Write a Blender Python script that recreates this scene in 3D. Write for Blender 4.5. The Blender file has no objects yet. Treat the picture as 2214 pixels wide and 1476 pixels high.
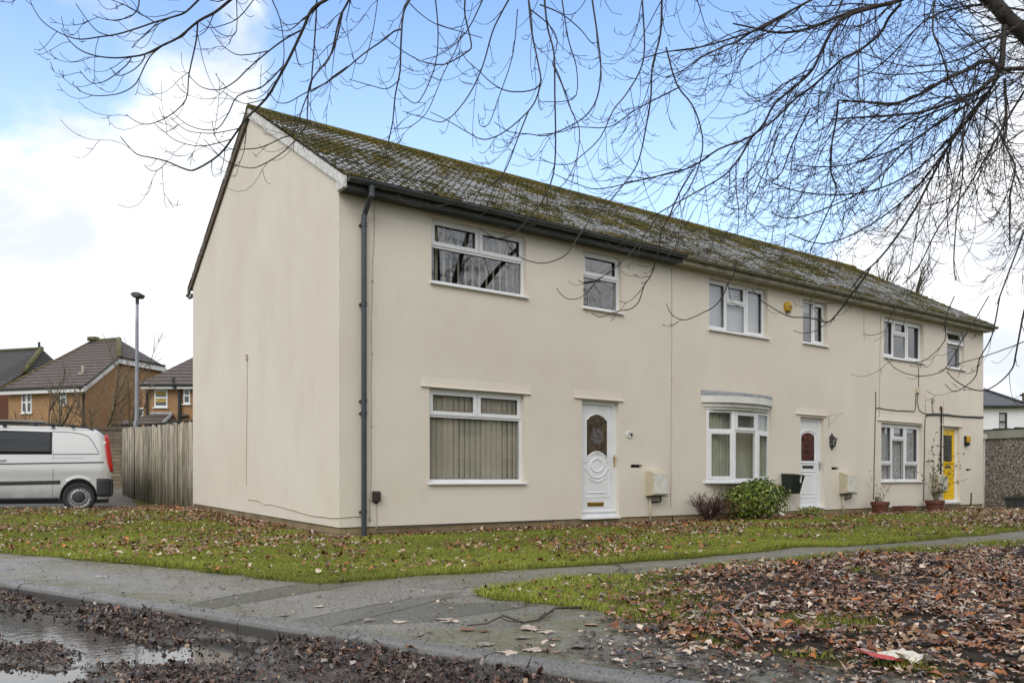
import bpy, bmesh, math, random
import numpy as np
from mathutils import Vector, Matrix, noise as mnoise

# ------------------------------------------------------------------ camera, sky, sun, exposure
S = bpy.context.scene
COL = S.collection
random.seed(11)
FPX, CX, HY, IW, IH = 1760.0, 1107.0, 1035.0, 2214.0, 1476.0
CAMZ = 0.82
cam_d = bpy.data.cameras.new('camera')
cam = bpy.data.objects.new('camera', cam_d)
COL.objects.link(cam)
cam.location = (0, 0, CAMZ)
cam.rotation_euler = (math.radians(90), 0, 0)
cam_d.sensor_width = 36.0
cam_d.lens = FPX / IW * 36.0
cam_d.shift_y = (HY - IH / 2) / IW
cam_d.clip_start = 0.05
cam_d.clip_end = 3000
S.camera = cam

SUN_EL, SUN_AZ = math.radians(38), math.radians(193)     # azimuth from +Y, clockwise: behind the camera, a little left
sd = bpy.data.lights.new('sun', 'SUN')
sun = bpy.data.objects.new('sun', sd)
COL.objects.link(sun)
sd.energy = 0.8
sd.angle = math.radians(35)
sd.color = (1.0, 0.95, 0.88)
to_sun = Vector((math.sin(SUN_AZ) * math.cos(SUN_EL), math.cos(SUN_AZ) * math.cos(SUN_EL), math.sin(SUN_EL)))
sun.rotation_euler = to_sun.to_track_quat('Z', 'Y').to_euler()
sun.location = to_sun * 60

W = bpy.data.worlds.new('World')
S.world = W
W.use_nodes = True
wt = W.node_tree
wt.nodes.clear()


class NT:
    """small node helper"""
    def __init__(self, tree):
        self.t = tree

    def n(self, kind, **kw):
        nd = self.t.nodes.new(kind)
        for k, v in kw.items():
            if k.startswith('_'):
                continue
            setattr(nd, k, v)
        return nd

    def link(self, a, b):
        self.t.links.new(a, b)

    def val(self, sock, v):
        if hasattr(v, 'links') or isinstance(v, bpy.types.NodeSocket):
            self.link(v, sock)
        else:
            sock.default_value = v

    def math(self, op, a, b=0.0, c=None, clamp=False):
        nd = self.n('ShaderNodeMath', operation=op, use_clamp=clamp)
        self.val(nd.inputs[0], a)
        self.val(nd.inputs[1], b)
        if c is not None:
            self.val(nd.inputs[2], c)
        return nd.outputs[0]

    def vmath(self, op, a, b):
        nd = self.n('ShaderNodeVectorMath', operation=op)
        self.val(nd.inputs[0], a)
        self.val(nd.inputs[1], b)
        return nd.outputs[1] if op in ('DOT_PRODUCT', 'LENGTH', 'DISTANCE') else nd.outputs[0]

    def noise(self, vec, scale, detail=4, rough=0.55, dist=0.0):
        nd = self.n('ShaderNodeTexNoise')
        if vec is not None:
            self.link(vec, nd.inputs['Vector'])
        nd.inputs['Scale'].default_value = scale
        nd.inputs['Detail'].default_value = detail
        nd.inputs['Roughness'].default_value = rough
        nd.inputs['Distortion'].default_value = dist
        return nd.outputs['Fac']

    def ramp(self, x, lo, hi, a=0.0, b=1.0, smooth=True):
        nd = self.n('ShaderNodeMapRange')
        nd.interpolation_type = 'SMOOTHSTEP' if smooth else 'LINEAR'
        self.val(nd.inputs['Value'], x)
        self.val(nd.inputs['From Min'], lo)
        self.val(nd.inputs['From Max'], hi)
        self.val(nd.inputs['To Min'], a)
        self.val(nd.inputs['To Max'], b)
        return nd.outputs['Result']

    def mix(self, f, a, b):
        nd = self.n('ShaderNodeMix', data_type='RGBA')
        self.val(nd.inputs[0], f)
        for s, v in ((nd.inputs[6], a), (nd.inputs[7], b)):
            if isinstance(v, (tuple, list)):
                s.default_value = (*v[:3], 1.0)
            else:
                self.link(v, s)
        return nd.outputs[2]

    def mapping(self, vec, scale=(1, 1, 1), loc=(0, 0, 0), rot=(0, 0, 0)):
        nd = self.n('ShaderNodeMapping')
        self.link(vec, nd.inputs['Vector'])
        nd.inputs['Scale'].default_value = scale
        nd.inputs['Location'].default_value = loc
        nd.inputs['Rotation'].default_value = rot
        return nd.outputs[0]


w = NT(wt)
tc = w.n('ShaderNodeTexCoord')
gen = w.vmath('NORMALIZE', tc.outputs['Generated'], (0, 0, 0))
sky = w.n('ShaderNodeTexSky', sky_type='NISHITA')
sky.sun_disc = False
sky.sun_elevation = SUN_EL
sky.sun_rotation = SUN_AZ
sky.air_density = 1.0
sky.dust_density = 0.6
sky.ozone_density = 1.6
sep = w.n('ShaderNodeSeparateXYZ')
w.link(gen, sep.inputs[0])
zz = w.math('MAXIMUM', sep.outputs['Z'], 0.0)


def unit(px, py):
    v = Vector(((px - CX) / FPX, 1.0, (HY - py) / FPX))
    return tuple(v.normalized())


warp = w.mapping(gen, scale=(1.0, 1.0, 1.5), loc=(3.1, 0.4, 1.7))
n1 = w.noise(warp, 4.2, 10, 0.55, 0.5)
n2 = w.noise(warp, 1.15, 3, 0.5)
clear = w.ramp(w.vmath('DOT_PRODUCT', gen, unit(1230, 60)), 0.885, 0.995)
clear2 = w.ramp(w.vmath('DOT_PRODUCT', gen, unit(150, -40)), 0.985, 1.0)
clear3 = w.ramp(w.vmath('DOT_PRODUCT', gen, unit(60, 250)), 0.990, 1.0)
bank = w.ramp(w.vmath('DOT_PRODUCT', gen, unit(330, 160)), 0.972, 0.998)
cover = w.math('ADD', n1, w.math('MULTIPLY', n2, 0.35))
cover = w.math('SUBTRACT', w.math('ADD', cover, 0.09), w.math('MULTIPLY', clear, 0.62))
cover = w.math('SUBTRACT', cover, w.math('MULTIPLY', clear2, 0.26))
cover = w.math('SUBTRACT', cover, w.math('MULTIPLY', clear3, 0.17))
cover = w.math('ADD', cover, w.math('MULTIPLY', bank, 0.14))
low = w.ramp(zz, 0.40, 0.10, 0.0, 0.16)
cover = w.math('ADD', cover, low)
cmask = w.ramp(cover, 0.49, 0.68)
haze_f = w.ramp(zz, 0.62, 0.12, 0.0, 0.66)
SKY_K = 0.10
shade = w.noise(warp, 6.5, 8, 0.55, 0.6)
cloud_lo, cloud_hi = (5.3, 5.65, 6.2), (7.4, 7.5, 7.65)
cloud_c = w.mix(w.ramp(shade, 0.35, 0.62), cloud_lo, cloud_hi)
blue = w.mix(1.0, sky.outputs[0], sky.outputs[0])
gain = w.n('ShaderNodeVectorMath', operation='MULTIPLY')
w.link(sky.outputs[0], gain.inputs[0])
gain.inputs[1].default_value = (1.40, 1.62, 1.86)
hz = w.mix(haze_f, gain.outputs[0], (5.6, 6.7, 8.1))
fin = w.mix(cmask, hz, cloud_c)
bg = w.n('ShaderNodeBackground')
w.link(fin, bg.inputs['Color'])
bg.inputs['Strength'].default_value = SKY_K
wo = w.n('ShaderNodeOutputWorld')
w.link(bg.outputs[0], wo.inputs['Surface'])

S.view_settings.view_transform = 'Standard'
S.view_settings.look = 'None'
S.view_settings.exposure = 0.74
S.view_settings.gamma = 1.0
S.view_settings.use_curve_mapping = False
S.cycles.max_bounces = 6
S.cycles.transparent_max_bounces = 12
S.cycles.caustics_reflective = False
S.cycles.caustics_refractive = False

# ------------------------------------------------------------------ measuring the place
FD = Vector((0.8137, 0.5814, 0))          # along the terrace front
GD = Vector((-0.5814, 0.8137, 0))         # into the houses
ANG = math.atan2(FD.y, FD.x)
Z0 = 11.97
CORNER = Vector((-0.2125 * Z0, Z0, 0))


def F(px, py, y=0.0):
    """pixel of the photograph -> (s, z) on the vertical plane y metres behind the terrace front"""
    u = (px - CX) / FPX
    a, b = CORNER.x + y * GD.x, CORNER.y + y * GD.y
    s = (u * b - a) / (FD.x - u * FD.y)
    D = b + s * FD.y
    return s, CAMZ + (HY - py) / FPX * D


def P(px, py, D):
    return Vector(((px - CX) / FPX * D, D, CAMZ + (HY - py) / FPX * D))


def G(px, py, z=0.0):
    D = (CAMZ - z) / ((py - HY) / FPX)
    return ((px - CX) / FPX * D, D)


def loc2w(x, y, z=0.0):
    return Vector((CORNER.x + x * FD.x + y * GD.x, CORNER.y + x * FD.y + y * GD.y, z))


def sstep(x, a, b):
    t = np.clip((np.asarray(x, float) - a) / (b - a), 0, 1)
    return t * t * (3 - 2 * t)


def terrain(x, y):
    x = np.asarray(x, float)
    y = np.asarray(y, float)
    t = (x - CORNER.x) * GD.x + (y - CORNER.y) * GD.y
    t = np.clip(t, 0, 18)
    h = 0.0105 * t + 0.002 * t * t
    r2 = ((x + 12.0) / 4.2) ** 2 + ((y - 19.6) / 2.6) ** 2
    lx = (x - CORNER.x) * FD.x + (y - CORNER.y) * FD.y
    ly = (x - CORNER.x) * GD.x + (y - CORNER.y) * GD.y
    dx = np.maximum(np.maximum(-lx, lx - 20.0), 0)
    dy = np.maximum(np.maximum(-ly, ly - 8.2), 0)
    d = np.hypot(dx, dy)
    return h - 0.24 * np.exp(-r2 * r2) - 0.04 * (1 - sstep(d, 0.25, 1.6))


# ------------------------------------------------------------------ materials
def new_mat(name):
    m = bpy.data.materials.new(name)
    m.use_nodes = True
    t = NT(m.node_tree)
    bs = m.node_tree.nodes['Principled BSDF']
    return m, t, bs


def objco(t):
    return t.n('ShaderNodeTexCoord').outputs['Object']


def bump(t, bs, h, strength=0.3, dist=0.01):
    b = t.n('ShaderNodeBump')
    b.inputs['Strength'].default_value = strength
    b.inputs['Distance'].default_value = dist
    t.link(h, b.inputs['Height'])
    t.link(b.outputs[0], bs.inputs['Normal'])


def sh(c, k):
    return tuple(min(1.0, v * k) for v in c)


def simple(name, col, rough=0.6, var=0.12, scale=4.0, bmp=0.0, metal=0.0, spec=0.5, bscale=None):
    m, t, bs = new_mat(name)
    co = objco(t)
    f = t.noise(co, scale, 5, 0.6)
    t.link(t.mix(t.ramp(f, 0.3, 0.7), sh(col, 1 - var), sh(col, 1 + var)), bs.inputs['Base Color'])
    bs.inputs['Roughness'].default_value = rough
    bs.inputs['Metallic'].default_value = metal
    bs.inputs['Specular IOR Level'].default_value = spec
    if bmp:
        bump(t, bs, t.noise(co, bscale or scale * 8, 4, 0.6), bmp, 0.01)
    return m


def wallco(t):
    co = objco(t)
    s = t.n('ShaderNodeSeparateXYZ')
    t.link(co, s.inputs[0])
    c = t.n('ShaderNodeCombineXYZ')
    t.link(t.math('ADD', s.outputs[0], s.outputs[1]), c.inputs[0])
    t.link(s.outputs[2], c.inputs[1])
    return c.outputs[0], co


def brick_mat(name, c1, c2, mortar, bw=0.225, bh=0.075, ms=0.012, rough=0.85, stain=0.25):
    m, t, bs = new_mat(name)
    v, co = wallco(t)
    b = t.n('ShaderNodeTexBrick')
    t.link(v, b.inputs['Vector'])
    b.inputs['Scale'].default_value = 1.0
    b.inputs['Brick Width'].default_value = bw
    b.inputs['Row Height'].default_value = bh
    b.inputs['Mortar Size'].default_value = ms
    b.inputs['Mortar Smooth'].default_value = 0.3
    b.inputs['Color1'].default_value = (*c1, 1)
    b.inputs['Color2'].default_value = (*c2, 1)
    b.inputs['Mortar'].default_value = (*mortar, 1)
    st = t.ramp(t.noise(co, 1.3, 6, 0.65), 0.42, 0.75, 0, stain)
    t.link(t.mix(st, b.outputs['Color'], sh(c1, 0.35)), bs.inputs['Base Color'])
    bs.inputs['Roughness'].default_value = rough
    h = t.math('SUBTRACT', 1.0, b.outputs['Fac'])
    bump(t, bs, h, 0.5, 0.006)
    return m


def render_mat():
    m, t, bs = new_mat('cream_render')
    co = objco(t)
    big = t.noise(co, 0.55, 5, 0.6)
    mid = t.noise(t.mapping(co, scale=(1, 1, 0.35)), 2.2, 5, 0.6)
    c = t.mix(t.ramp(big, 0.3, 0.7), (0.685, 0.622, 0.525), (0.735, 0.678, 0.583))
    c = t.mix(t.ramp(mid, 0.48, 0.80, 0, 0.20), c, (0.53, 0.475, 0.395))
    sp = t.noise(co, 9.0, 3, 0.5)
    c = t.mix(t.ramp(sp, 0.72, 0.80, 0, 0.35), c, (0.42, 0.37, 0.30))
    t.link(c, bs.inputs['Base Color'])
    bs.inputs['Roughness'].default_value = 0.82
    bs.inputs['Specular IOR Level'].default_value = 0.3
    fine = t.noise(co, 140.0, 3, 0.6)
    lump = t.noise(co, 3.2, 4, 0.5)
    bump(t, bs, t.math('ADD', t.math('MULTIPLY', fine, 0.25), lump), 0.35, 0.012)
    return m


def glass_mat(name='window_glass', tint=(0.95, 0.96, 0.95), ior=2.6):
    m = bpy.data.materials.new(name)
    m.use_nodes = True
    nt = m.node_tree
    nt.nodes.clear()
    t = NT(nt)
    fr = t.n('ShaderNodeFresnel')
    ge = t.n('ShaderNodeNewGeometry')               # same reflectance from both sides of the sealed unit
    t.link(t.math('ADD', t.math('MULTIPLY', ge.outputs['Backfacing'], 1.0 / ior - ior), ior), fr.inputs['IOR'])
    tr = t.n('ShaderNodeBsdfTransparent')
    tr.inputs['Color'].default_value = (*tint, 1)
    gl = t.n('ShaderNodeBsdfGlossy')
    gl.inputs['Roughness'].default_value = 0.0
    co = objco(t)
    bp = t.n('ShaderNodeBump')
    bp.inputs['Strength'].default_value = 0.025
    bp.inputs['Distance'].default_value = 0.02
    t.link(t.noise(co, 1.6, 1, 0.4), bp.inputs['Height'])
    t.link(bp.outputs[0], gl.inputs['Normal'])
    mx = t.n('ShaderNodeMixShader')
    t.link(fr.outputs[0], mx.inputs[0])
    t.link(tr.outputs[0], mx.inputs[1])
    t.link(gl.outputs[0], mx.inputs[2])
    o = t.n('ShaderNodeOutputMaterial')
    t.link(mx.outputs[0], o.inputs['Surface'])
    return m


def tile_mat():
    """wet concrete tiles with ochre and green moss"""
    m, t, bs = new_mat('mossy_roof_tile')
    co = objco(t)
    big = t.noise(co, 0.75, 6, 0.62)
    mid = t.noise(co, 3.3, 6, 0.65)
    fine = t.noise(co, 17.0, 4, 0.6)
    sep_ = t.n('ShaderNodeSeparateXYZ')
    t.link(co, sep_.inputs[0])
    ridge = t.ramp(sep_.outputs[2], 6.9, 7.9, 0.0, 0.09)
    mo = t.math('ADD', t.math('ADD', t.math('MULTIPLY', big, 0.5), t.math('MULTIPLY', mid, 0.45)), t.math('MULTIPLY', fine, 0.34))
    mo = t.math('ADD', mo, ridge)
    mk = t.ramp(mo, 0.598, 0.668)
    base = t.mix(t.ramp(fine, 0.3, 0.7), (0.065, 0.064, 0.061), (0.15, 0.147, 0.138))
    fl = t.noise(t.mapping(co, scale=(5.0, 11.0, 11.0)), 1.6, 4, 0.6)
    base = t.mix(t.ramp(fl, 0.50, 0.62, 0, 0.75), base, (0.42, 0.425, 0.43))
    hue = t.noise(co, 1.1, 4, 0.6)
    moss = t.mix(t.ramp(hue, 0.42, 0.60), (0.115, 0.11, 0.045), (0.235, 0.18, 0.055))
    moss = t.mix(t.ramp(t.noise(co, 30, 3, 0.6), 0.35, 0.7), sh((0.05, 0.05, 0.012), 0.7), moss)
    t.link(t.mix(mk, base, moss), bs.inputs['Base Color'])
    t.link(t.ramp(mk, 0, 1, 0.24, 0.95, False), bs.inputs['Roughness'])
    t.link(t.ramp(mk, 0, 1, 0.9, 0.1, False), bs.inputs['Specular IOR Level'])
    t.link(t.ramp(mk, 0, 1, 1.0, 0.0, False), bs.inputs['Coat Weight'])
    bs.inputs['Coat Roughness'].default_value = 0.09
    h = t.math('ADD', t.math('MULTIPLY', mk, t.math('ADD', 0.6, fine)), t.math('MULTIPLY', fine, 0.15))
    bump(t, bs, h, 0.6, 0.012)
    return m


def vcol_mat(name, rough=0.6, spec=0.4, var=0.25, vscale=60, transl=0.0):
    m, t, bs = new_mat(name)
    a = t.n('ShaderNodeVertexColor', layer_name='Col')
    co = objco(t)
    f = t.ramp(t.noise(co, vscale, 3, 0.6), 0.3, 0.7, 1 - var, 1 + var)
    mul = t.n('ShaderNodeVectorMath', operation='SCALE')
    t.link(a.outputs['Color'], mul.inputs[0])
    t.link(f, mul.inputs['Scale'])
    t.link(mul.outputs[0], bs.inputs['Base Color'])
    bs.inputs['Roughness'].default_value = rough
    bs.inputs['Specular IOR Level'].default_value = spec
    return m


M = {}
M['render'] = render_mat()
M['glass'] = glass_mat()
M['tile'] = tile_mat()
M['plinth'] = brick_mat('tan_plinth_brick', (0.30, 0.225, 0.125), (0.235, 0.175, 0.10), (0.16, 0.13, 0.09), 0.30, 0.10, 0.008, 0.9, 0.7)
M['upvc'] = simple('white_upvc', (0.78, 0.79, 0.80), 0.28, 0.04, 3.0)
M['upvc_dirty'] = simple('weathered_white', (0.66, 0.65, 0.61), 0.5, 0.16, 5.0, 0.2)
M['barge'] = simple('flaking_white_board', (0.62, 0.61, 0.58), 0.6, 0.25, 14.0, 0.3)
M['slate_grey'] = simple('dark_grey_plastic', (0.048, 0.056, 0.058), 0.38, 0.25, 5.0)
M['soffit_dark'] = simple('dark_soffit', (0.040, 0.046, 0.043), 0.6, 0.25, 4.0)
M['pipe'] = simple('blue_grey_pipe', (0.042, 0.050, 0.058), 0.35, 0.18, 6.0)
M['gutter_old'] = simple('lichen_gutter', (0.24, 0.235, 0.185), 0.75, 0.35, 7.0, 0.4)
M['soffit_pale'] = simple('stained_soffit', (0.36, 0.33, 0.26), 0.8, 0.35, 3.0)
M['brown_board'] = simple('brown_board', (0.085, 0.06, 0.035), 0.7, 0.3, 8.0)
M['blind'] = simple('beige_blind', (0.50, 0.45, 0.36), 0.8, 0.08, 3.0)
M['blind_green'] = simple('pale_green_curtain', (0.42, 0.44, 0.33), 0.8, 0.1, 3.0)
M['blind_white'] = simple('white_blind', (0.72, 0.74, 0.77), 0.7, 0.05, 3.0)
M['lace'] = simple('grey_lace', (0.50, 0.51, 0.52), 0.9, 0.25, 14.0)
M['ochre_blind'] = simple('ochre_blind', (0.42, 0.30, 0.07), 0.8, 0.1, 3.0)
M['dark'] = simple('dark_interior', (0.03, 0.028, 0.026), 0.9, 0.2)
M['brass'] = simple('brass', (0.55, 0.36, 0.09), 0.28, 0.1, 9, 0, 1.0)
M['chrome'] = simple('steel', (0.45, 0.45, 0.46), 0.3, 0.1, 9, 0, 1.0)
M['black'] = simple('black_plastic', (0.018, 0.018, 0.019), 0.42, 0.25, 6.0)
M['yellow'] = simple('yellow_door_paint', (0.80, 0.50, 0.008), 0.35, 0.06, 5.0)
M['yellow_box'] = simple('yellow_plastic', (0.56, 0.33, 0.02), 0.45, 0.10, 14.0)
M['cream_box'] = simple('cream_box', (0.55, 0.49, 0.36), 0.5, 0.12, 6.0, 0.1)
M['cream_door'] = simple('cream_box_lid', (0.66, 0.64, 0.58), 0.45, 0.12, 6.0, 0.1)
M['brown_box'] = simple('brown_plastic', (0.045, 0.026, 0.022), 0.5, 0.15, 8.0)
M['green_box'] = simple('dark_green_plastic', (0.007, 0.018, 0.013), 0.35, 0.18, 6.0)
M['lead'] = simple('lead', (0.30, 0.31, 0.33), 0.5, 0.25, 9.0, 0.3)
M['cable'] = simple('painted_cable', (0.46, 0.40, 0.32), 0.7, 0.2, 12.0)
M['cable_dark'] = simple('dark_cable', (0.05, 0.048, 0.045), 0.6, 0.2, 12.0)
M['door_glass'] = None


def door_glass(name, c1, c2):
    m, t, bs = new_mat(name)
    co = objco(t)
    f = t.noise(co, 9.0, 4, 0.6, 1.2)
    t.link(t.mix(t.ramp(f, 0.4, 0.6), c1, c2), bs.inputs['Base Color'])
    bs.inputs['Roughness'].default_value = 0.12
    bump(t, bs, t.noise(co, 35, 3, 0.6), 0.25, 0.01)
    return m


M['door_glass'] = door_glass('bronze_obscure_glass', (0.045, 0.033, 0.022), (0.10, 0.075, 0.05))
M['door_motif'] = door_glass('glass_motif', (0.05, 0.05, 0.055), (0.16, 0.14, 0.14))
M['red_glass'] = door_glass('dark_red_glass', (0.05, 0.018, 0.014), (0.13, 0.05, 0.04))
M['grey_glass'] = door_glass('dark_grey_glass', (0.03, 0.033, 0.03), (0.08, 0.085, 0.075))


# ------------------------------------------------------------------ mesh helpers
class MB:
    def __init__(self):
        self.v, self.f, self.m = [], [], []
        self.mi = 0

    def add(self, vs, fs):
        k = len(self.v)
        self.v += [tuple(p) for p in vs]
        for f in fs:
            self.f.append([i + k for i in f])
            self.m.append(self.mi)
        return self

    def box(self, x0, x1, y0, y1, z0, z1):
        vs = [(x0, y0, z0), (x1, y0, z0), (x1, y1, z0), (x0, y1, z0), (x0, y0, z1), (x1, y0, z1), (x1, y1, z1), (x0, y1, z1)]
        return self.add(vs, [(0, 3, 2, 1), (4, 5, 6, 7), (0, 1, 5, 4), (1, 2, 6, 5), (2, 3, 7, 6), (3, 0, 4, 7)])

    def quad(self, a, b, c, d):
        return self.add([a, b, c, d], [(0, 1, 2, 3)])

    def prism(self, poly, axis, a, b):
        """extrude a 2-D polygon: axis 'x' -> poly is (y,z); 'y' -> (x,z); 'z' -> (x,y)"""
        def p3(p, h):
            return {'x': (h, p[0], p[1]), 'y': (p[0], h, p[1]), 'z': (p[0], p[1], h)}[axis]
        n = len(poly)
        vs = [p3(p, a) for p in poly] + [p3(p, b) for p in poly]
        fs = [list(range(n))[::-1], list(range(n, 2 * n))]
        fs += [(i, (i + 1) % n, n + (i + 1) % n, n + i) for i in range(n)]
        return self.add(vs, fs)

    def tube(self, pts, r, sides=8, caps=True):
        pts = [Vector(p) for p in pts]
        n = len(pts)
        rr = r if isinstance(r, (list, tuple)) else [r] * n
        t = (pts[1] - pts[0]).normalized()
        up = Vector((0, 0, 1)) if abs(t.z) < 0.9 else Vector((1, 0, 0))
        nrm = t.cross(up).normalized()
        vs, fs = [], []
        for i in range(n):
            if i:
                t2 = (pts[min(i + 1, n - 1)] - pts[i - 1])
                if t2.length > 1e-9:
                    t = t2.normalized()
                nrm = (nrm - t * nrm.dot(t))
                nrm = nrm.normalized() if nrm.length > 1e-6 else t.orthogonal().normalized()
            bi = t.cross(nrm)
            for k in range(sides):
                a = 2 * math.pi * k / sides
                vs.append(pts[i] + (nrm * math.cos(a) + bi * math.sin(a)) * rr[i])
        for i in range(n - 1):
            for k in range(sides):
                k2 = (k + 1) % sides
                fs.append((i * sides + k, i * sides + k2, (i + 1) * sides + k2, (i + 1) * sides + k))
        if caps:
            fs.append(list(range(sides))[::-1])
            fs.append(list(range((n - 1) * sides, n * sides)))
        return self.add(vs, fs)

    def lathe(self, prof, c, seg=24, axis='z', a0=0, a1=2 * math.pi):
        """prof: list of (radius, height)"""
        full = abs(a1 - a0 - 2 * math.pi) < 1e-6
        ns = seg if full else seg + 1
        vs, fs = [], []
        for (r, h) in prof:
            for k in range(ns):
                a = a0 + (a1 - a0) * k / seg
                p = (r * math.cos(a), r * math.sin(a))
                if axis == 'z':
                    vs.append((c[0] + p[0], c[1] + p[1], c[2] + h))
                elif axis == 'y':
                    vs.append((c[0] + p[0], c[1] + h, c[2] + p[1]))
                else:
                    vs.append((c[0] + h, c[1] + p[0], c[2] + p[1]))
        for i in range(len(prof) - 1):
            for k in range(seg):
                k2 = (k + 1) % ns
                fs.append((i * ns + k, i * ns + k2, (i + 1) * ns + k2, (i + 1) * ns + k))
        return self.add(vs, fs)

    def panel(self, x0, x1, z0, z1, holes, y, depth, outer=False):
        """wall or frame sheet in the plane y with rectangular holes (x0,x1,z0,z1) and reveals of the given depth"""
        xs = sorted({x0, x1, *[v for h in holes for v in h[:2]]})
        zs = sorted({z0, z1, *[v for h in holes for v in h[2:]]})
        for i in range(len(xs) - 1):
            for j in range(len(zs) - 1):
                cx, cz = (xs[i] + xs[i + 1]) / 2, (zs[j] + zs[j + 1]) / 2
                if any(h[0] < cx < h[1] and h[2] < cz < h[3] for h in holes):
                    continue
                self.quad((xs[i], y, zs[j]), (xs[i + 1], y, zs[j]), (xs[i + 1], y, zs[j + 1]), (xs[i], y, zs[j + 1]))
        yd = y + depth
        for a, b, c, d in holes:
            self.quad((a, y, c), (b, y, c), (b, yd, c), (a, yd, c))
            self.quad((a, y, d), (a, yd, d), (b, yd, d), (b, y, d))
            self.quad((a, y, c), (a, yd, c), (a, yd, d), (a, y, d))
            self.quad((b, y, c), (b, y, d), (b, yd, d), (b, yd, c))
        if outer:
            self.quad((x0, y, z0), (x0, yd, z0), (x1, yd, z0), (x1, y, z0))
            self.quad((x0, y, z1), (x1, y, z1), (x1, yd, z1), (x0, yd, z1))
            self.quad((x0, y, z0), (x0, y, z1), (x0, yd, z1), (x0, yd, z0))
            self.quad((x1, y, z0), (x1, yd, z0), (x1, yd, z1), (x1, y, z1))
        return self

    def build(self, name, mat, parent=None, bevel=0.0, smooth=False, seg=2, loc=None, rotz=None):
        me = bpy.data.meshes.new(name)
        me.from_pydata(self.v, [], self.f)
        mats = mat if isinstance(mat, (list, tuple)) else [mat]
        for x in mats:
            me.materials.append(M[x] if isinstance(x, str) else x)
        if len(mats) > 1:
            me.polygons.foreach_set('material_index', self.m)
        if smooth:
            me.polygons.foreach_set('use_smooth', [True] * len(me.polygons))
        me.update()
        o = bpy.data.objects.new(name, me)
        COL.objects.link(o)
        if parent:
            o.parent = parent
        if loc is not None:
            o.location = loc
        if rotz is not None:
            o.rotation_euler = (0, 0, rotz)
        if bevel:
            b = o.modifiers.new('bevel', 'BEVEL')
            b.width = bevel
            b.segments = seg
            b.limit_method = 'ANGLE'
            b.angle_limit = math.radians(40)
            o.data.polygons.foreach_set('use_smooth', [False] * len(me.polygons))
        if smooth and not bevel:
            pass
        return o


def tag(o, label=None, cat=None, group=None, kind=None):
    if label:
        o['label'] = label
    if cat:
        o['category'] = cat
    if group:
        o['group'] = group
    if kind:
        o['kind'] = kind
    return o


def empty(name, loc, rz=0.0):
    o = bpy.data.objects.new(name, None)
    o.empty_display_size = 0.2
    o.location = loc
    o.rotation_euler = (0, 0, rz)
    COL.objects.link(o)
    return o


def np_mesh(name, verts, tris, mat, cols=None, parent=None, smooth=False):
    me = bpy.data.meshes.new(name)
    verts = np.ascontiguousarray(verts, np.float32)
    tris = np.ascontiguousarray(tris, np.int32)
    k = tris.shape[1]
    me.vertices.add(len(verts))
    me.vertices.foreach_set('co', verts.ravel())
    me.loops.add(tris.size)
    me.loops.foreach_set('vertex_index', tris.ravel())
    me.polygons.add(len(tris))
    me.polygons.foreach_set('loop_start', np.arange(0, tris.size, k, dtype=np.int32))
    me.polygons.foreach_set('loop_total', np.full(len(tris), k, np.int32))
    if smooth:
        me.polygons.foreach_set('use_smooth', np.ones(len(tris), bool))
    me.update(calc_edges=True)
    me.validate()
    if cols is not None:
        a = me.color_attributes.new('Col', 'FLOAT_COLOR', 'POINT')
        c = np.ones((len(verts), 4), np.float32)
        c[:, :3] = cols
        a.data.foreach_set('color', c.ravel())
    me.materials.append(M[mat] if isinstance(mat, str) else mat)
    o = bpy.data.objects.new(name, me)
    COL.objects.link(o)
    if parent:
        o.parent = parent
    return o


def text_mesh(name, body, size, loc, mat, parent, ext=0.002):
    cu = bpy.data.curves.new(name, 'FONT')
    cu.body = body
    cu.size = size
    cu.align_x = 'CENTER'
    cu.align_y = 'CENTER'
    cu.extrude = ext
    tmp = bpy.data.objects.new(name, cu)
    COL.objects.link(tmp)
    bpy.context.view_layer.update()
    dg = bpy.context.evaluated_depsgraph_get()
    me = bpy.data.meshes.new_from_object(tmp.evaluated_get(dg))
    bpy.data.objects.remove(tmp)
    bpy.data.curves.remove(cu)
    me.name = name
    me.materials.clear()
    me.materials.append(M[mat])
    o = bpy.data.objects.new(name, me)
    COL.objects.link(o)
    o.parent = parent
    o.location = loc
    o.rotation_euler = (math.radians(90), 0, 0)
    return o


_rng = np.random.default_rng(5)
_lat = _rng.random((64, 64))


def vnoise(x, y, sc=1.0, ox=0.0):
    x = np.asarray(x, float) * sc + ox + 200
    y = np.asarray(y, float) * sc + ox * 1.7 + 200
    xi, yi = np.floor(x).astype(int), np.floor(y).astype(int)
    fx, fy = x - xi, y - yi
    fx, fy = fx * fx * (3 - 2 * fx), fy * fy * (3 - 2 * fy)
    g = lambda a, b: _lat[a % 64, b % 64]
    return (g(xi, yi) * (1 - fx) + g(xi + 1, yi) * fx) * (1 - fy) + (g(xi, yi + 1) * (1 - fx) + g(xi + 1, yi + 1) * fx) * fy


def fbm(x, y, sc, ox=0.0, oct=4):
    r, a, tot = 0, 1.0, 0
    for k in range(oct):
        r = r + a * vnoise(x, y, sc * 2 ** k, ox + 11 * k)
        tot += a
        a *= 0.5
    return r / tot


def in_poly(x, y, poly):
    x, y = np.asarray(x, float), np.asarray(y, float)
    r = np.zeros(x.shape, bool)
    n = len(poly)
    for i in range(n):
        x0, y0 = poly[i]
        x1, y1 = poly[(i + 1) % n]
        if y0 == y1:
            continue
        c = ((y0 > y) != (y1 > y)) & (x < (x1 - x0) * (y - y0) / (y1 - y0) + x0)
        r ^= c
    return r


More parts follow.
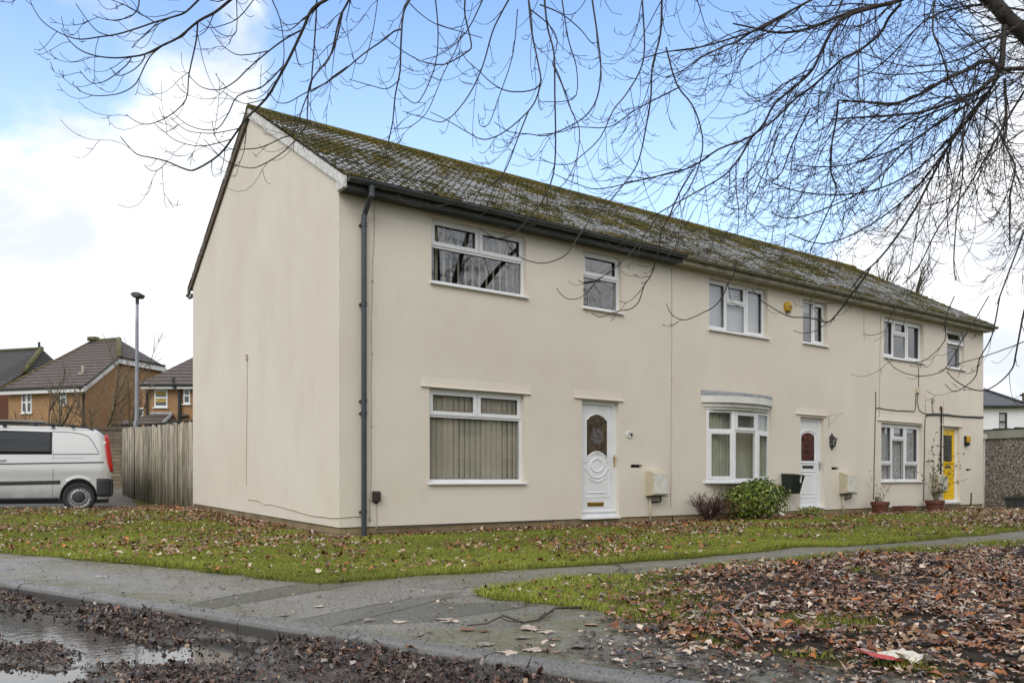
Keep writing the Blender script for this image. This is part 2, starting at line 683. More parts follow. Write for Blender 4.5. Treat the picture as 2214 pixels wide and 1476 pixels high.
def poly_sd(x, y, poly):
    """signed distance, negative inside"""
    x, y = np.asarray(x, float), np.asarray(y, float)
    d = np.full(x.shape, 1e9)
    n = len(poly)
    for i in range(n):
        ax, ay = poly[i]
        bx, by = poly[(i + 1) % n]
        ex, ey = bx - ax, by - ay
        L = ex * ex + ey * ey + 1e-12
        t = np.clip(((x - ax) * ex + (y - ay) * ey) / L, 0, 1)
        d = np.minimum(d, np.hypot(x - ax - t * ex, y - ay - t * ey))
    return np.where(in_poly(x, y, poly), -d, d)


# ------------------------------------------------------------------ the terrace
S1, S2, S3 = F(1455, 800)[0], F(1851, 800)[0], F(2126, 800)[0]
DEPTH = 8.19
EAVE_Y, EAVE_Z = -0.27, 5.205
RIDGE_Y = DEPTH / 2
SLOPE = (7.79 - EAVE_Z) / (RIDGE_Y - EAVE_Y)
WALL_T = 5.045
ZB = 0.105


def zr(y):
    yy = y if y <= RIDGE_Y else 2 * RIDGE_Y - y
    return EAVE_Z + (yy - EAVE_Y) * SLOPE


def roof_front(x0, x1, rows=25, tw=0.26):
    rng = random.Random(int(x0 * 100))
    mb = MB()
    L = math.hypot(RIDGE_Y - EAVE_Y, (RIDGE_Y - EAVE_Y) * SLOPE)
    g = L / rows
    ty, tz = (RIDGE_Y - EAVE_Y) / L, (RIDGE_Y - EAVE_Y) * SLOPE / L
    ny, nz = -tz, ty
    n = max(1, round((x1 - x0) / tw))
    tw = (x1 - x0) / n
    prof = [(0.0, 0.0), (0.40, 0.0), (0.44, 0.010), (0.48, 0.010), (0.52, 0.0), (0.92, 0.0), (0.96, 0.012), (1.0, 0.010)]
    for r in range(rows):
        off = 0.5 * tw if r % 2 else 0.0
        xs = [x0] + [x0 + off + k * tw for k in range(0 if off else 1, n)] + [x1]
        for k in range(len(xs) - 1):
            a, b = xs[k], xs[k + 1]
            lift = rng.uniform(0, 0.014) + (0.02 if rng.random() < 0.03 else 0)
            tl = rng.uniform(-0.006, 0.006)
            sag = 0.02 * math.sin(a * 0.9 + 0.4) * math.sin(math.pi * r / rows)
            up, lo = [], []
            for f, h in prof:
                x = a + f * (b - a)
                hl = h + 0.022 + lift * .8 + tl * (f - 0.5) + sag
                hu = h + 0.004 + sag
                d0, d1 = r * g - 0.006, (r + 1) * g + 0.03
                lo.append((x, EAVE_Y + ty * d0 + ny * hl, EAVE_Z + tz * d0 + nz * hl))
                up.append((x, EAVE_Y + ty * d1 + ny * hu, EAVE_Z + tz * d1 + nz * hu))
            un = [(p[0], p[1] - ny * 0.03, p[2] - nz * 0.03) for p in lo]
            m = len(prof)
            fs = [(i, i + 1, m + i + 1, m + i) for i in range(m - 1)] + [(2 * m + i, 2 * m + i + 1, i + 1, i) for i in range(m - 1)]
            mb.add(lo + up + un, fs)
    # felt below the tiles and the back slope
    mb.quad((x0, EAVE_Y, EAVE_Z - 0.01), (x1, EAVE_Y, EAVE_Z - 0.01), (x1, RIDGE_Y, zr(RIDGE_Y) - 0.01), (x0, RIDGE_Y, zr(RIDGE_Y) - 0.01))
    yb = DEPTH + 0.27
    mb.prism([(RIDGE_Y, zr(RIDGE_Y) - 0.03), (yb, zr(yb) - 0.03), (yb, zr(yb) + 0.03), (RIDGE_Y, zr(RIDGE_Y) + 0.03)], 'x', x0, x1)
    # ridge tiles
    x = x0
    while x < x1 - 0.02:
        e = min(x + 0.45, x1)
        pr = []
        for k in range(9):
            an = math.pi * k / 8
            pr.append((RIDGE_Y + 0.125 * math.cos(an), zr(RIDGE_Y) - 0.05 + rng.uniform(0, 0.004) + 0.105 * math.sin(an)))
        mb.prism(pr, 'x', x + 0.004, e - 0.004)
        x = e
    return mb


class House:
    def __init__(self, s0, s1, label):
        self.s0, self.s1 = s0, s1
        self.root = empty('terraced_house', loc2w(s0, 0, 0), ANG)
        tag(self.root, label, 'house', 'houses of the cream rendered terrace')
        self.holes = []

    def f(self, px, py, y=0.0):
        s, z = F(px, py, y)
        return s - self.s0, z

    def rect(self, xl, yt, xr, yb, y=0.0):
        x0, z1 = self.f(xl, yt, y)
        _, z0 = self.f(xl, yb, y)
        x1, _ = self.f(xr, yt, y)
        return x0, x1, z0, z1


def bars(spec, x0, x1, z0, z1, fw=0.055, sw=0.045):
    """spec: list of (u0,u1,v0,v1,opens) lights, v measured from the top -> glass holes and sash rings"""
    holes, sashes = [], []
    W_, H_ = x1 - x0, z1 - z0
    for u0, u1, v0, v1, op in spec:
        a = x0 + u0 * W_ + (fw if u0 == 0 else fw / 2)
        b = x0 + u1 * W_ - (fw if u1 == 1 else fw / 2)
        d = z1 - v0 * H_ - (fw if v0 == 0 else fw / 2)
        c = z1 - v1 * H_ + (fw if v1 == 1 else fw / 2)
        holes.append((a, b, c, d))
        if op:
            sashes.append((a - 0.018, b + 0.018, c - 0.018, d + 0.018, sw + 0.018))
    return holes, sashes


def window(h, rect, spec, rec=0.085, name='window', sill=True, sill_mat='upvc', open_top=None, frame_mat='upvc', fw=0.055):
    x0, x1, z0, z1 = rect
    h.holes.append(rect)
    mb = MB()
    holes, sashes = bars(spec, x0, x1, z0, z1, fw)
    mb.panel(x0, x1, z0, z1, holes, rec, 0.06)
    panes = MB()
    for i, q in enumerate(holes):
        if open_top is not None and i == open_top:
            continue
        panes.quad((q[0], rec + 0.03, q[2]), (q[1], rec + 0.03, q[2]), (q[1], rec + 0.03, q[3]), (q[0], rec + 0.03, q[3]))
    for i, (a, b, c, d, sw) in enumerate(sashes):
        inner = (a + sw, b - sw, c + sw, d - sw)
        if open_top == 0 and i == 0:
            o = MB()
            o.panel(a, b, c, d, [inner], rec - 0.018, 0.04, True)
            o.quad((inner[0], rec, inner[2]), (inner[1], rec, inner[2]), (inner[1], rec, inner[3]), (inner[0], rec, inner[3]))
            an = math.radians(-13)
            ov = []
            for (x, y, z) in o.v:
                dy, dz = y - rec, z - d
                ov.append((x, rec + dy * math.cos(an) - dz * math.sin(an) * -1 if False else rec + dy * math.cos(an) + dz * math.sin(-an) * 1.0, d + dz * math.cos(an) - dy * math.sin(-an)))
            open_mb = o
            open_mb.v = ov
            continue
        mb.panel(a, b, c, d, [inner], rec - 0.018, 0.0175, True)
        # bead of the sealed unit
    w_ = mb.build(name, frame_mat, h.root, bevel=0.005)
    panes.build('pane', 'glass', w_)
    gk = MB()
    for q in [(a + sw, b - sw, c + sw, d - sw) for a, b, c, d, sw in sashes] + holes:
        gk.panel(q[0], q[1], q[2], q[3], [(q[0] + .009, q[1] - .009, q[2] + .009, q[3] - .009)], rec + 0.018, 0.004)
    gk.build('gasket', 'black', w_)
    if open_top is not None:
        n = len(open_mb.f)
        open_mb.m = [0] * (n - 1) + [1]
        open_mb.build('open_sash', ['upvc', 'glass'], w_)
    if sill:
        MB().prism([(-0.055, z0 - 0.032), (rec + 0.02, z0 - 0.032), (rec + 0.02, z0 + 0.004), (-0.055, z0 - 0.008)], 'x', x0 - 0.03, x1 + 0.035).build('sill', sill_mat, w_, bevel=0.004)
    return w_


def vertical_blind(w_, x0, x1, z0, z1, y, mat, pitch=0.105, wd=0.125, turn=28, gap=0.0, seed=1):
    rng = random.Random(seed)
    mb = MB()
    x = x0 + 0.02
    while x < x1 - 0.02:
        a = math.radians(turn + rng.uniform(-5, 5))
        dx, dy = wd / 2 * math.cos(a), wd / 2 * math.sin(a)
        nx = 4
        pts = []
        for k in range(nx + 1):
            f = -1 + 2 * k / nx
            bow = 0.008 * (1 - f * f)
            pts.append((x + dx * f + bow * math.sin(a), y + dy * f - bow * math.cos(a)))
        for k in range(nx):
            mb.quad((*pts[k], z0), (*pts[k + 1], z0), (*pts[k + 1], z1), (*pts[k], z1))
        x += pitch
    return mb.build('blind', mat, w_, smooth=True)


def venetian(w_, x0, x1, z0, z1, y, mat, pitch=0.05):
    mb = MB()
    z = z0 + 0.01
    while z < z1:
        mb.quad((x0, y - 0.012, z), (x1, y - 0.012, z), (x1, y + 0.012, z + 0.054), (x0, y + 0.012, z + 0.054))
        z += pitch
    return mb.build('blind', mat, w_)


def curtain(w_, x0, x1, z0, z1, y, mat, wave=0.09, amp=0.02, name='curtain', seed=0):
    n = int((x1 - x0) / 0.015)
    rng = random.Random(seed)
    ph = rng.uniform(0, 6)
    mb = MB()
    lo, up = [], []
    for k in range(n + 1):
        x = x0 + (x1 - x0) * k / n
        yy = y + amp * math.sin(x / wave * 2 * math.pi + ph + 1.3 * math.sin(x * 5)) + 0.3 * amp * math.sin(x * 97)
        lo.append((x, yy, z0))
        up.append((x, yy, z1))
    m = n + 1
    mb.add(lo + up, [(i, i + 1, m + i + 1, m + i) for i in range(n)])
    return mb.build(name, mat, w_, smooth=True)


def lintel(h, xl, yl, xr, yr):
    x0, z0 = h.f(xl, yl, -0.05)
    x1, _ = h.f(xr, yr, -0.05)
    MB().prism([(0.002, z0 + 0.16), (-0.0008, z0 + 0.158), (-0.014, z0 + 0.022), (-0.034, z0 + 0.016), (-0.036, z0), (0.002, z0 + 0.004)], 'x', x0, x1).build('lintel', 'render', h.root, bevel=0.003)


def vent(h, xl, xr, py, hh=0.07, fill='black'):
    x0, z = h.f(xl, py)
    x1, _ = h.f(xr, py)
    h.holes.append((x0, x1, z - hh / 2, z + hh / 2))
    mb = MB()
    mb.quad((x0, 0.09, z - hh / 2), (x1, 0.09, z - hh / 2), (x1, 0.09, z + hh / 2), (x0, 0.09, z + hh / 2))
    mb.box(x0 + 0.5 * (x1 - x0), x0 + 0.56 * (x1 - x0), 0.05, 0.088, z - hh / 2, z + hh / 2)
    mb.build('air_vent', fill, h.root)


def cable(h, pts, r=0.006, mat='cable', y=-0.008, name='cable', clips=0):
    p = []
    for q in pts:
        x, z = h.f(q[0], q[1], y)
        p.append((x, y, z))
    mb = MB()
    # resample with a slight waver
    out = []
    for a, b in zip(p[:-1], p[1:]):
        n = max(1, int((Vector(b) - Vector(a)).length / 0.25))
        for k in range(n):
            f = k / n
            out.append(tuple(a[i] * (1 - f) + b[i] * f for i in range(3)))
    out.append(p[-1])
    out = [(q[0] + 0.006 * math.sin(q[2] * 7 + q[0] * 3), q[1], q[2] + 0.004 * math.sin(q[0] * 9)) for q in out]
    mb.tube(out, r, 5)
    if clips:
        for i in range(0, len(out), clips):
            q = out[i]
            mb.box(q[0] - 0.011, q[0] + 0.011, -0.02, 0.001, q[2] - 0.011, q[2] + 0.011)
    mb.build(name, mat, h.root, smooth=True)


def shell(h, first=False, last=False):
    """outer walls of one house"""
    Lx = h.s1 - h.s0
    mb = MB()
    mb.panel(0, Lx, ZB, WALL_T + 0.3, h.holes, 0.0, 0.13)
    mb.quad((0, 0, ZB), (0, 0.04, ZB), (Lx, 0.04, ZB), (Lx, 0, ZB))
    zb2 = 0.262
    if first:
        poly = [(0, ZB), (DEPTH, zb2), (DEPTH, zr(DEPTH) - 0.04), (RIDGE_Y, zr(RIDGE_Y) - 0.04), (0, zr(0) - 0.04)]
        mb.add([(0, y, z) for y, z in poly], [list(range(5))[::-1]])
        mb.quad((0, 0, ZB), (0, DEPTH, zb2), (0.04, DEPTH, zb2), (0.04, 0, ZB))
    if last:
        poly = [(0, -0.3), (DEPTH, -0.3), (DEPTH, zr(DEPTH) - 0.04), (RIDGE_Y, zr(RIDGE_Y) - 0.04), (0, zr(0) - 0.04)]
        mb.add([(Lx, y, z) for y, z in poly], [list(range(5))])
    mb.build('wall', 'render', h.root)
    rb = MB()
    rb.quad((0, DEPTH, -0.3), (Lx, DEPTH, -0.3), (Lx, DEPTH, 5.3), (0, DEPTH, 5.3))
    rb.build('rear_wall', 'render', h.root)
    pb = MB()
    pb.quad((0.02, 0.022, -0.5), (Lx, 0.022, -0.5), (Lx, 0.022, ZB + 0.02), (0.02, 0.022, ZB + 0.02))
    if first:
        pb.quad((0.022, 0.02, -0.5), (0.022, DEPTH, -0.5), (0.022, DEPTH, zb2 + 0.02), (0.022, 0.02, ZB + 0.02))
    pb.build('plinth', 'plinth', h.root)
    fl = MB()
    e = 0.14
    fl.box(e, Lx - 0.02, e + 0.2, DEPTH - 0.1, 2.5, 2.6)
    fl.box(e, Lx - 0.02, e + 0.2, DEPTH - 0.1, 0.05, 0.12)
    fl.box(e, Lx - 0.02, 2.9, 3.0, 0.14, 5.0)
    fl.build('floor', 'dark', h.root)
    x0 = -0.055 if first else 0.0
    x1 = Lx + (0.06 if last else 0.0)
    rf = roof_front(x0, x1).build('roof', 'tile', h.root)
    # eaves
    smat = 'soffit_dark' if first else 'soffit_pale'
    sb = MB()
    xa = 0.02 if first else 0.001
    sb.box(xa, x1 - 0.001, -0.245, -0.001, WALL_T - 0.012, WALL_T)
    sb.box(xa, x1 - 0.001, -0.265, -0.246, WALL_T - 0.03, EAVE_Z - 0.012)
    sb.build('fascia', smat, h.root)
    gb = MB()
    R, cy, cz = 0.064, -0.338, 5.155
    pr = [(cy + R * math.cos(a), cz + R * math.sin(a)) for a in [math.pi + math.pi * k / 10 for k in range(11)]]
    pr += [(cy + (R - 0.006) * math.cos(a), cz + (R - 0.006) * math.sin(a)) for a in [2 * math.pi - math.pi * k / 10 for k in range(11)]]
    ga = 0.0 if first else 0.002
    n = len(pr)
    vs = [(ga, *p) for p in pr] + [(x1 - 0.002, *p) for p in pr]
    gb.add(vs, [(i, (i + 1) % n, n + (i + 1) % n, n + i) for i in range(n)])
    for xe in ([ga] if first else []) + ([x1 - 0.004] if last else []):
        gb.prism([(cy + R * math.cos(a), cz + R * math.sin(a)) for a in [math.pi + math.pi * k / 10 for k in range(11)]], 'x', xe - 0.004, xe + 0.004)
    x = 0.5
    while x < Lx:
        Rr = R + 0.007
        pc = [(cy + Rr * math.cos(a), cz + Rr * math.sin(a)) for a in [math.pi + math.pi * k / 10 for k in range(11)]]
        pc += [(cy + (R + .0005) * math.cos(a), cz + (R + .0005) * math.sin(a)) for a in [2 * math.pi - math.pi * k / 10 for k in range(11)]]
        gb.prism(pc, 'x', x, x + (0.10 if int(x * 2) % 2 else 0.035))
        x += 0.95 if first else 0.87
    g = gb.build('gutter', 'slate_grey' if first else 'gutter_old', h.root)
    if first:
        bb = MB()
        th = 0.165
        ya = -0.30
        bb.prism([(ya, zr(ya) - 0.01), (RIDGE_Y - 0.004, zr(RIDGE_Y) + 0.0), (RIDGE_Y - 0.004, zr(RIDGE_Y) - th * 1.15), (ya, zr(ya) - th)], 'x', -0.05, -0.012)
        bb.prism([(-0.30, WALL_T - 0.012), (-0.012, WALL_T - 0.012), (-0.012, zr(-0.012) - th * 1.1), (-0.30, zr(-0.30) - th * 0.95)], 'x', -0.045, 0.018)
        bb.build('bargeboard', 'barge', h.root)
        b2 = MB()
        yb = DEPTH + 0.30
        b2.prism([(RIDGE_Y + 0.004, zr(RIDGE_Y)), (yb, zr(yb) - 0.01), (yb, zr(yb) - 0.17), (RIDGE_Y + 0.004, zr(RIDGE_Y) - 0.19)], 'x', -0.05, -0.012)
        b2.build('bargeboard', 'brown_board', h.root)
        b3 = MB()
        b3.prism([(DEPTH + 0.36 + 0.06 * math.cos(a), zr(yb) - 0.09 + 0.06 * math.sin(a)) for a in [math.pi + math.pi * k / 8 for k in range(9)]], 'x', -0.06, Lx)
        b3.box(-0.04, 0.02, DEPTH + 0.005, DEPTH + 0.29, 4.98, 5.06)
        b3.build('gutter', 'slate_grey', h.root)
    if last:
        bb = MB()
        bb.prism([(-0.30, zr(-0.30) - 0.01), (RIDGE_Y, zr(RIDGE_Y)), (RIDGE_Y, zr(RIDGE_Y) - 0.18), (-0.30, zr(-0.30) - 0.16)], 'x', Lx + 0.012, Lx + 0.05)
        bb.build('bargeboard', 'barge', h.root)
    return rf


TWO_TOP = lambda m, v: [(0, m, 0, v, True), (m, 1, 0, v, True), (0, 1, v, 1, False)]

# ---- nearest house ------------------------------------------------
h1 = House(0.0, S1, 'nearest house of the cream terrace, with blank gable wall and tall white panelled door')
r = h1.rect(932.5, 467, 1138, 609)
w_ = window(h1, r, TWO_TOP(0.505, 0.42))
vertical_blind(w_, r[0] - .05, r[1] + .05, r[2] - .05, r[3] + .1, 0.27, 'blind', 0.14, 0.12, 42, seed=2)
r = h1.rect(1261.5, 539, 1344, 664)
w_ = window(h1, r, [(0, 1, 0, .42, True), (0, 1, .42, 1, False)])
vertical_blind(w_, r[0] - .05, r[1] + .05, r[2] - .05, r[3] + .1, 0.27, 'blind', 0.19, 0.12, 50, seed=3)
r = h1.rect(928.5, 837, 1134, 1043)
w_ = window(h1, r, TWO_TOP(0.505, 0.285))
vertical_blind(w_, r[0] - .05, r[1] + .08, r[2] - .05, r[3] + .1, 0.165, 'blind', 0.107, 0.127, 9, seed=4)
lintel(h1, 913, 834.5, 1150.5, 852)
lintel(h1, 1245, 859.5, 1350.5, 868)
vent(h1, 1364, 1388.5, 1007, 0.062)

# the ornate door
dr = h1.rect(1258, 863, 1338.5, 1119)
h1.holes.append(dr)
x0, x1, z0, z1 = dr
Y0 = 0.09
fr = MB()
fw = 0.075
fr.panel(x0, x1, z0, z1, [(x0 + fw, x1 - fw, z0 + 0.17, z1 - fw)], Y0, 0.07)
lx0, lx1, lz0, lz1 = x0 + fw, x1 - fw, z0 + 0.17, z1 - fw
LW, LH = lx1 - lx0, lz1 - lz0
lf = MB()
lf.box(lx0 + 0.006, lx1 - 0.006, Y0 + 0.022, Y0 + 0.062, lz0 + 0.004, lz1 - 0.006)


def dp(u, v):
    return (lx0 + u * LW, lz1 - v * LH)


def bead(mb, pts, r=0.011, y=Y0 + 0.020, close=False):
    q = [(*dp(u, v)[:1], y, dp(u, v)[1]) for u, v in pts]
    if close:
        q.append(q[0])
    mb.tube(q, r, 6)


gl = []
for k in range(13):                      # ogee head
    f = k / 12
    u = 0.16 + 0.68 * f
    c = abs(f - 0.5) * 2
    v = 0.085 + 0.055 * (c ** 1.6) if c < 0.75 else 0.085 + 0.055 * (0.75 ** 1.6) + 0.028 * ((c - 0.75) / 0.25) ** 0.5
    gl.append((u, v))
bt = []
for k in range(13):
    f = k / 12
    u = 0.84 - 0.68 * f
    a = (f - 0.5) * 2
    v = 0.525 - 0.055 * math.sqrt(max(0, 1 - a * a))
    bt.append((u, v))
outline = gl + bt
bead(lf, outline, 0.013, close=True)
bead(lf, [(0.10, 0.548), (0.17, 0.548), (0.20, 0.52), (0.30, 0.475), (0.42, 0.455), (0.5, 0.452), (0.58, 0.455), (0.70, 0.475), (0.80, 0.52), (0.83, 0.548), (0.9, 0.548)], 0.013)
ov = [(0.5 + 0.20 * math.cos(a), 0.585 + 0.062 * math.sin(a)) for a in [2 * math.pi * k / 22 for k in range(22)]]
bead(lf, ov, 0.014, close=True)
bead(lf, [(0.10, 0.62), (0.17, 0.622), (0.20, 0.645), (0.30, 0.685), (0.42, 0.705), (0.5, 0.708), (0.58, 0.705), (0.70, 0.685), (0.80, 0.645), (0.83, 0.622), (0.9, 0.62)], 0.014)
bead(lf, [(0.26, 0.705), (0.36, 0.735), (0.5, 0.748), (0.64, 0.735), (0.74, 0.705)], 0.012)
bead(lf, [(0.10, 0.62), (0.10, 0.895), (0.9, 0.895), (0.9, 0.62)], 0.009)
bead(lf, [(0.22, 0.852), (0.78, 0.852)], 0.011)
door = lf.build('door', 'upvc', h1.root, smooth=False)
fr.box(x0 - 0.01, x1 + 0.01, -0.05, Y0 - 0.001, z0 - 0.03, z0 + 0.006)
fr.box(x0 + 0.002, x1 - 0.002, Y0 - 0.03, Y0 - 0.001, z0 + 0.09, z0 + 0.115)
fr.build('door_frame', 'upvc', door, bevel=0.004)
g = MB()
g.prism([dp(u, v) for u, v in outline], 'y', Y0 + 0.014, Y0 + 0.021)
go = g.build('door_glass', 'door_glass', door)
g = MB()
g.prism([dp(0.5 + 0.2 * math.cos(a), 0.30 + 0.085 * math.sin(a) * (1 + 0.1 * math.cos(3 * a))) for a in [2 * math.pi * k / 24 for k in range(24)]], 'y', Y0 + 0.011, Y0 + 0.0135)
g.build('glass_motif', 'door_motif', door)
g = MB()
hx, hz = dp(1.02, 0.52)
g.box(hx + .006, hx + 0.034, Y0 - 0.012, Y0 - 0.001, hz - 0.15, hz + 0.07)
g.tube([(hx + 0.02, Y0 - 0.012, hz + 0.01), (hx + 0.02, Y0 - 0.05, hz + 0.01), (hx - 0.08, Y0 - 0.05, hz + 0.008)], 0.009, 8)
g.build('handle', 'brass', door, bevel=0.003)
g = MB()
a0, c0 = dp(0.20, 0.985)
a1, c1 = dp(0.72, 0.945)
g.box(a0, a1, Y0 + 0.012, Y0 + 0.0215, c0, c1)
g.box(a0 + 0.025, a1 - 0.025, Y0 + 0.006, Y0 + 0.0118, c0 + 0.02, c1 - 0.02)
g.build('letter_plate', 'brass', door, bevel=0.003)

# downpipe and cables of the nearest house
dpx, _ = h1.f(787, 800, -0.07)
g = MB()
tx, tz = h1.f(803, 412, -0.33)
g.tube([(tx, -0.338, 5.10), (tx, -0.335, 4.99), (tx - 0.01, -0.32, 4.95), (dpx + 0.015, -0.085, 4.78), (dpx, -0.07, 4.73), (dpx, -0.07, -0.05)], [0.05, 0.042, 0.04, 0.04, 0.04, 0.04], 14)
for zc in (4.97, 4.60, 3.42, 1.98, 1.80, 0.33):
    g.tube([(dpx if zc < 4.9 else tx, -0.07 if zc < 4.9 else -0.336, zc - 0.028), (dpx if zc < 4.9 else tx, -0.07 if zc < 4.9 else -0.336, zc + 0.028)], 0.047, 14)
    if zc < 4.9:
        g.box(dpx - 0.055, dpx + 0.055, -0.05, -0.002, zc - 0.012, zc + 0.012)
g.build('downpipe', 'pipe', h1.root, smooth=False)
cable(h1, [(811, 432), (808, 520), (804, 650), (803, 800), (803, 1000), (801, 1080), (799, 1128)], 0.005, clips=4)
cable(h1, [(733, 1119), (760, 1117), (782, 1116)], 0.006)
cable(h1, [(797, 1120), (803, 1123)], 0.006)
cable(h1, [(815, 1086), (815, 1120), (814, 1136), (810, 1153)], 0.007)
cable(h1, [(814, 1143.5), (860, 1140), (935, 1137), (1000, 1131), (1100, 1129), (1200, 1125)], 0.006, 'cable_dark', y=-0.004)
cable(h1, [(1452.5, 580), (1452.5, 700), (1452, 850), (1451, 960), (1450.5, 1040), (1451, 1097)], 0.005, 'cable', clips=4)
g = MB()                                   # wire on the gable wall


def gf(px, py):
    """pixel -> (y, z) on the gable plane of the nearest house"""
    u = (px - CX) / FPX
    t = (u * CORNER.y - CORNER.x) / (GD.x - u * GD.y)
    return t, CAMZ + (HY - py) / FPX * (CORNER.y + t * GD.y)


def gpath(pts):
    return [(-0.008, *gf(*p)) for p in pts]


g.tube(gpath([(535, 776), (535, 850), (534, 930), (533, 1010), (534, 1050)]), 0.007, 5)
g.tube(gpath([(536, 1079), (548, 1080), (560, 1082), (574, 1090), (586, 1089.5), (611, 1096), (640, 1104), (668, 1112), (684, 1115.5), (702, 1116.5), (712, 1119), (733, 1119)]), 0.007, 5)
a = gf(535, 772)
g.box(-0.03, 0.0, a[0] - 0.04, a[0] + 0.04, a[1] - 0.05, a[1] + 0.05)
g.build('cable', 'cable', h1.root)
shell(h1, first=True)

# ---- middle house ------------------------------------------------
h2 = House(S1, S2, 'middle house of the cream terrace, with the bow window and white half glazed door')
r = h2.rect(1533, 598.5, 1660, 711)
w_ = window(h2, r, [(.335, .66, 0, .40, True), (0, .335, 0, 1, True), (.335, .66, .40, 1, False), (.66, 1, 0, 1, True)], rec=0.10)
venetian(w_, r[0] + .02, r[1], r[2], r[3] - 0.02, 0.22, 'blind_white')
r = h2.rect(1736, 645, 1789, 740)
w_ = window(h2, r, [(0, .52, 0, 1, False), (.52, 1, 0, 1, True)], rec=0.10)
venetian(w_, r[0] + .02, r[1], r[2] + 0.75, r[3] - 0.02, 0.22, 'blind_white')
lintel(h2, 1724.5, 894.5, 1791.5, 899.5)
vent(h2, 1798, 1813.6, 1012, 0.06, 'brown_box')

# bow window
M['canopy_white'] = simple('dulled_white_moulding', (0.68, 0.67, 0.63), 0.5, 0.10, 2.5)
bx0, bz1 = h2.f(1526, 884)
bx1, _ = h2.f(1660, 884)
_, bz0 = h2.f(1526, 1040)
_, bzt = h2.f(1526, 884)
BW = bx1 - bx0
plan = [(bx0, -0.02), (bx0 + 0.315 * BW, -0.20), (bx0 + 0.685 * BW, -0.20), (bx1, -0.02)]
h2.holes.append((bx0 + 0.06, bx1 - 0.06, bz0 + 0.02, bz1 - 0.02))
frm, pan = MB(), MB()
for i in range(3):
    (ax, ay), (cx_, cy_) = plan[i], plan[i + 1]
    L = math.hypot(cx_ - ax, cy_ - ay)
    ex, ey = (cx_ - ax) / L, (cy_ - ay) / L
    t1, t2 = MB(), MB()
    spec = [(0, 1, 0, .29, i == 1), (0, 1, .29, 1, i != 1)]
    holes, sashes = bars(spec, 0, L, bz0, bz1, 0.06)
    t1.panel(0, L, bz0, bz1, holes, 0, 0.06, True)
    for a, b, c, d, sw in sashes:
        t1.panel(a, b, c, d, [(a + sw, b - sw, c + sw, d - sw)], -0.018, 0.0175, True)
    for q in holes:
        t2.quad((q[0], 0.03, q[2]), (q[1], 0.03, q[2]), (q[1], 0.03, q[3]), (q[0], 0.03, q[3]))
    for src, dst in ((t1, frm), (t2, pan)):
        dst.add([(ax + ex * x - ey * y, ay + ey * x + ex * y, z) for x, y, z in src.v], src.f)
for (x, y) in plan[1:3]:
    frm.tube([(x, y + 0.012, bz0), (x, y + 0.012, bz1)], 0.03, 8)
bow = frm.build('window', 'upvc', h2.root, bevel=0.004)
pan.build('pane', 'glass', bow)


def arc_plan(x0, x1, dep, n=14, y0=0.0):
    pts = []
    for k in range(n + 1):
        f = k / n
        pts.append((x0 + (x1 - x0) * f, y0 - dep * (1 - abs(2 * f - 1) ** 2.6)))
    return pts


g = MB()
g.prism(arc_plan(bx0 - 0.10, bx1 + 0.10, 0.27) , 'z', bz0 - 0.045, bz0)
g.build('sill', 'upvc', bow, bevel=0.004)
g = MB()
g.prism(arc_plan(bx0 - 0.045, bx1 + 0.045, 0.28), 'z', bz1, bz1 + 0.05)
g.prism(arc_plan(bx0 - 0.085, bx1 + 0.085, 0.33), 'z', bz1 + 0.052, bz1 + 0.13)
g.prism(arc_plan(bx0 - 0.15, bx1 + 0.15, 0.40), 'z', bz1 + 0.132, bz1 + 0.27)
g.mi = 1
top = arc_plan(bx0 - 0.155, bx1 + 0.155, 0.405)
n = len(top)
in_ = [(x, y * 0.35) for x, y in top]
g.add([(x, y, bz1 + 0.272) for x, y in top] + [(x, y, bz1 + 0.33) for x, y in top] + [(x, min(y, -0.002), bz1 + 0.38) for x, y in in_],
      [(i, i + 1, n + i + 1, n + i) for i in range(n - 1)] + [(n + i, n + i + 1, 2 * n + i + 1, 2 * n + i) for i in range(n - 1)])
g.build('canopy', ['canopy_white', 'lead'], bow)
curtain(bow, bx0 + 0.03, bx1 - 0.03, bz0, bz1, 0.03, 'blind_green', 0.11, 0.022, 'curtain', 3)

# half glazed door
dr = h2.rect(1730.5, 900, 1782, 1096.5)
h2.holes.append(dr)
x0, x1, z0, z1 = dr
Y0 = 0.10
fr = MB()
fr.panel(x0, x1, z0, z1, [(x0 + .07, x1 - .09, z0 + .10, z1 - .08)], Y0, 0.06)
fr.box(x0 - .01, x1 + .01, -0.03, Y0 - 0.001, z0 - 0.035, z0 + 0.004)
lx0, lx1, lz0, lz1 = x0 + .07, x1 - .09, z0 + .10, z1 - .08
LW, LH = lx1 - lx0, lz1 - lz0
lf = MB()
lf.box(lx0 + .005, lx1 - .005, Y0 + 0.02, Y0 + 0.06, lz0 + .004, lz1 - .005)
gp = [(0.18, 0.485), (0.18, 0.19), (0.24, 0.165), (0.36, 0.148), (0.5, 0.142), (0.64, 0.148), (0.76, 0.165), (0.82, 0.19), (0.82, 0.485)]
Y1 = Y0 + 0.018
bead(lf, [(0.10, 0.512), (0.10, 0.165), (0.2, 0.135), (0.35, 0.118), (0.5, 0.112), (0.65, 0.118), (0.8, 0.135), (0.9, 0.165), (0.9, 0.512)], 0.014, Y1, True)
bead(lf, [(0.10, 0.62), (0.10, 0.935), (0.9, 0.935), (0.9, 0.62)], 0.012, Y1, True)
bead(lf, [(0.22, 0.66), (0.22, 0.885), (0.78, 0.885), (0.78, 0.66)], 0.012, Y1, True)
door = lf.build('door', 'upvc', h2.root)
fr.build('door_frame', 'upvc', door, bevel=0.004)
g = MB()
g.prism([dp(u, v) for u, v in gp], 'y', Y0 + 0.012, Y0 + 0.019)
g.build('door_glass', 'red_glass', door)
g = MB()
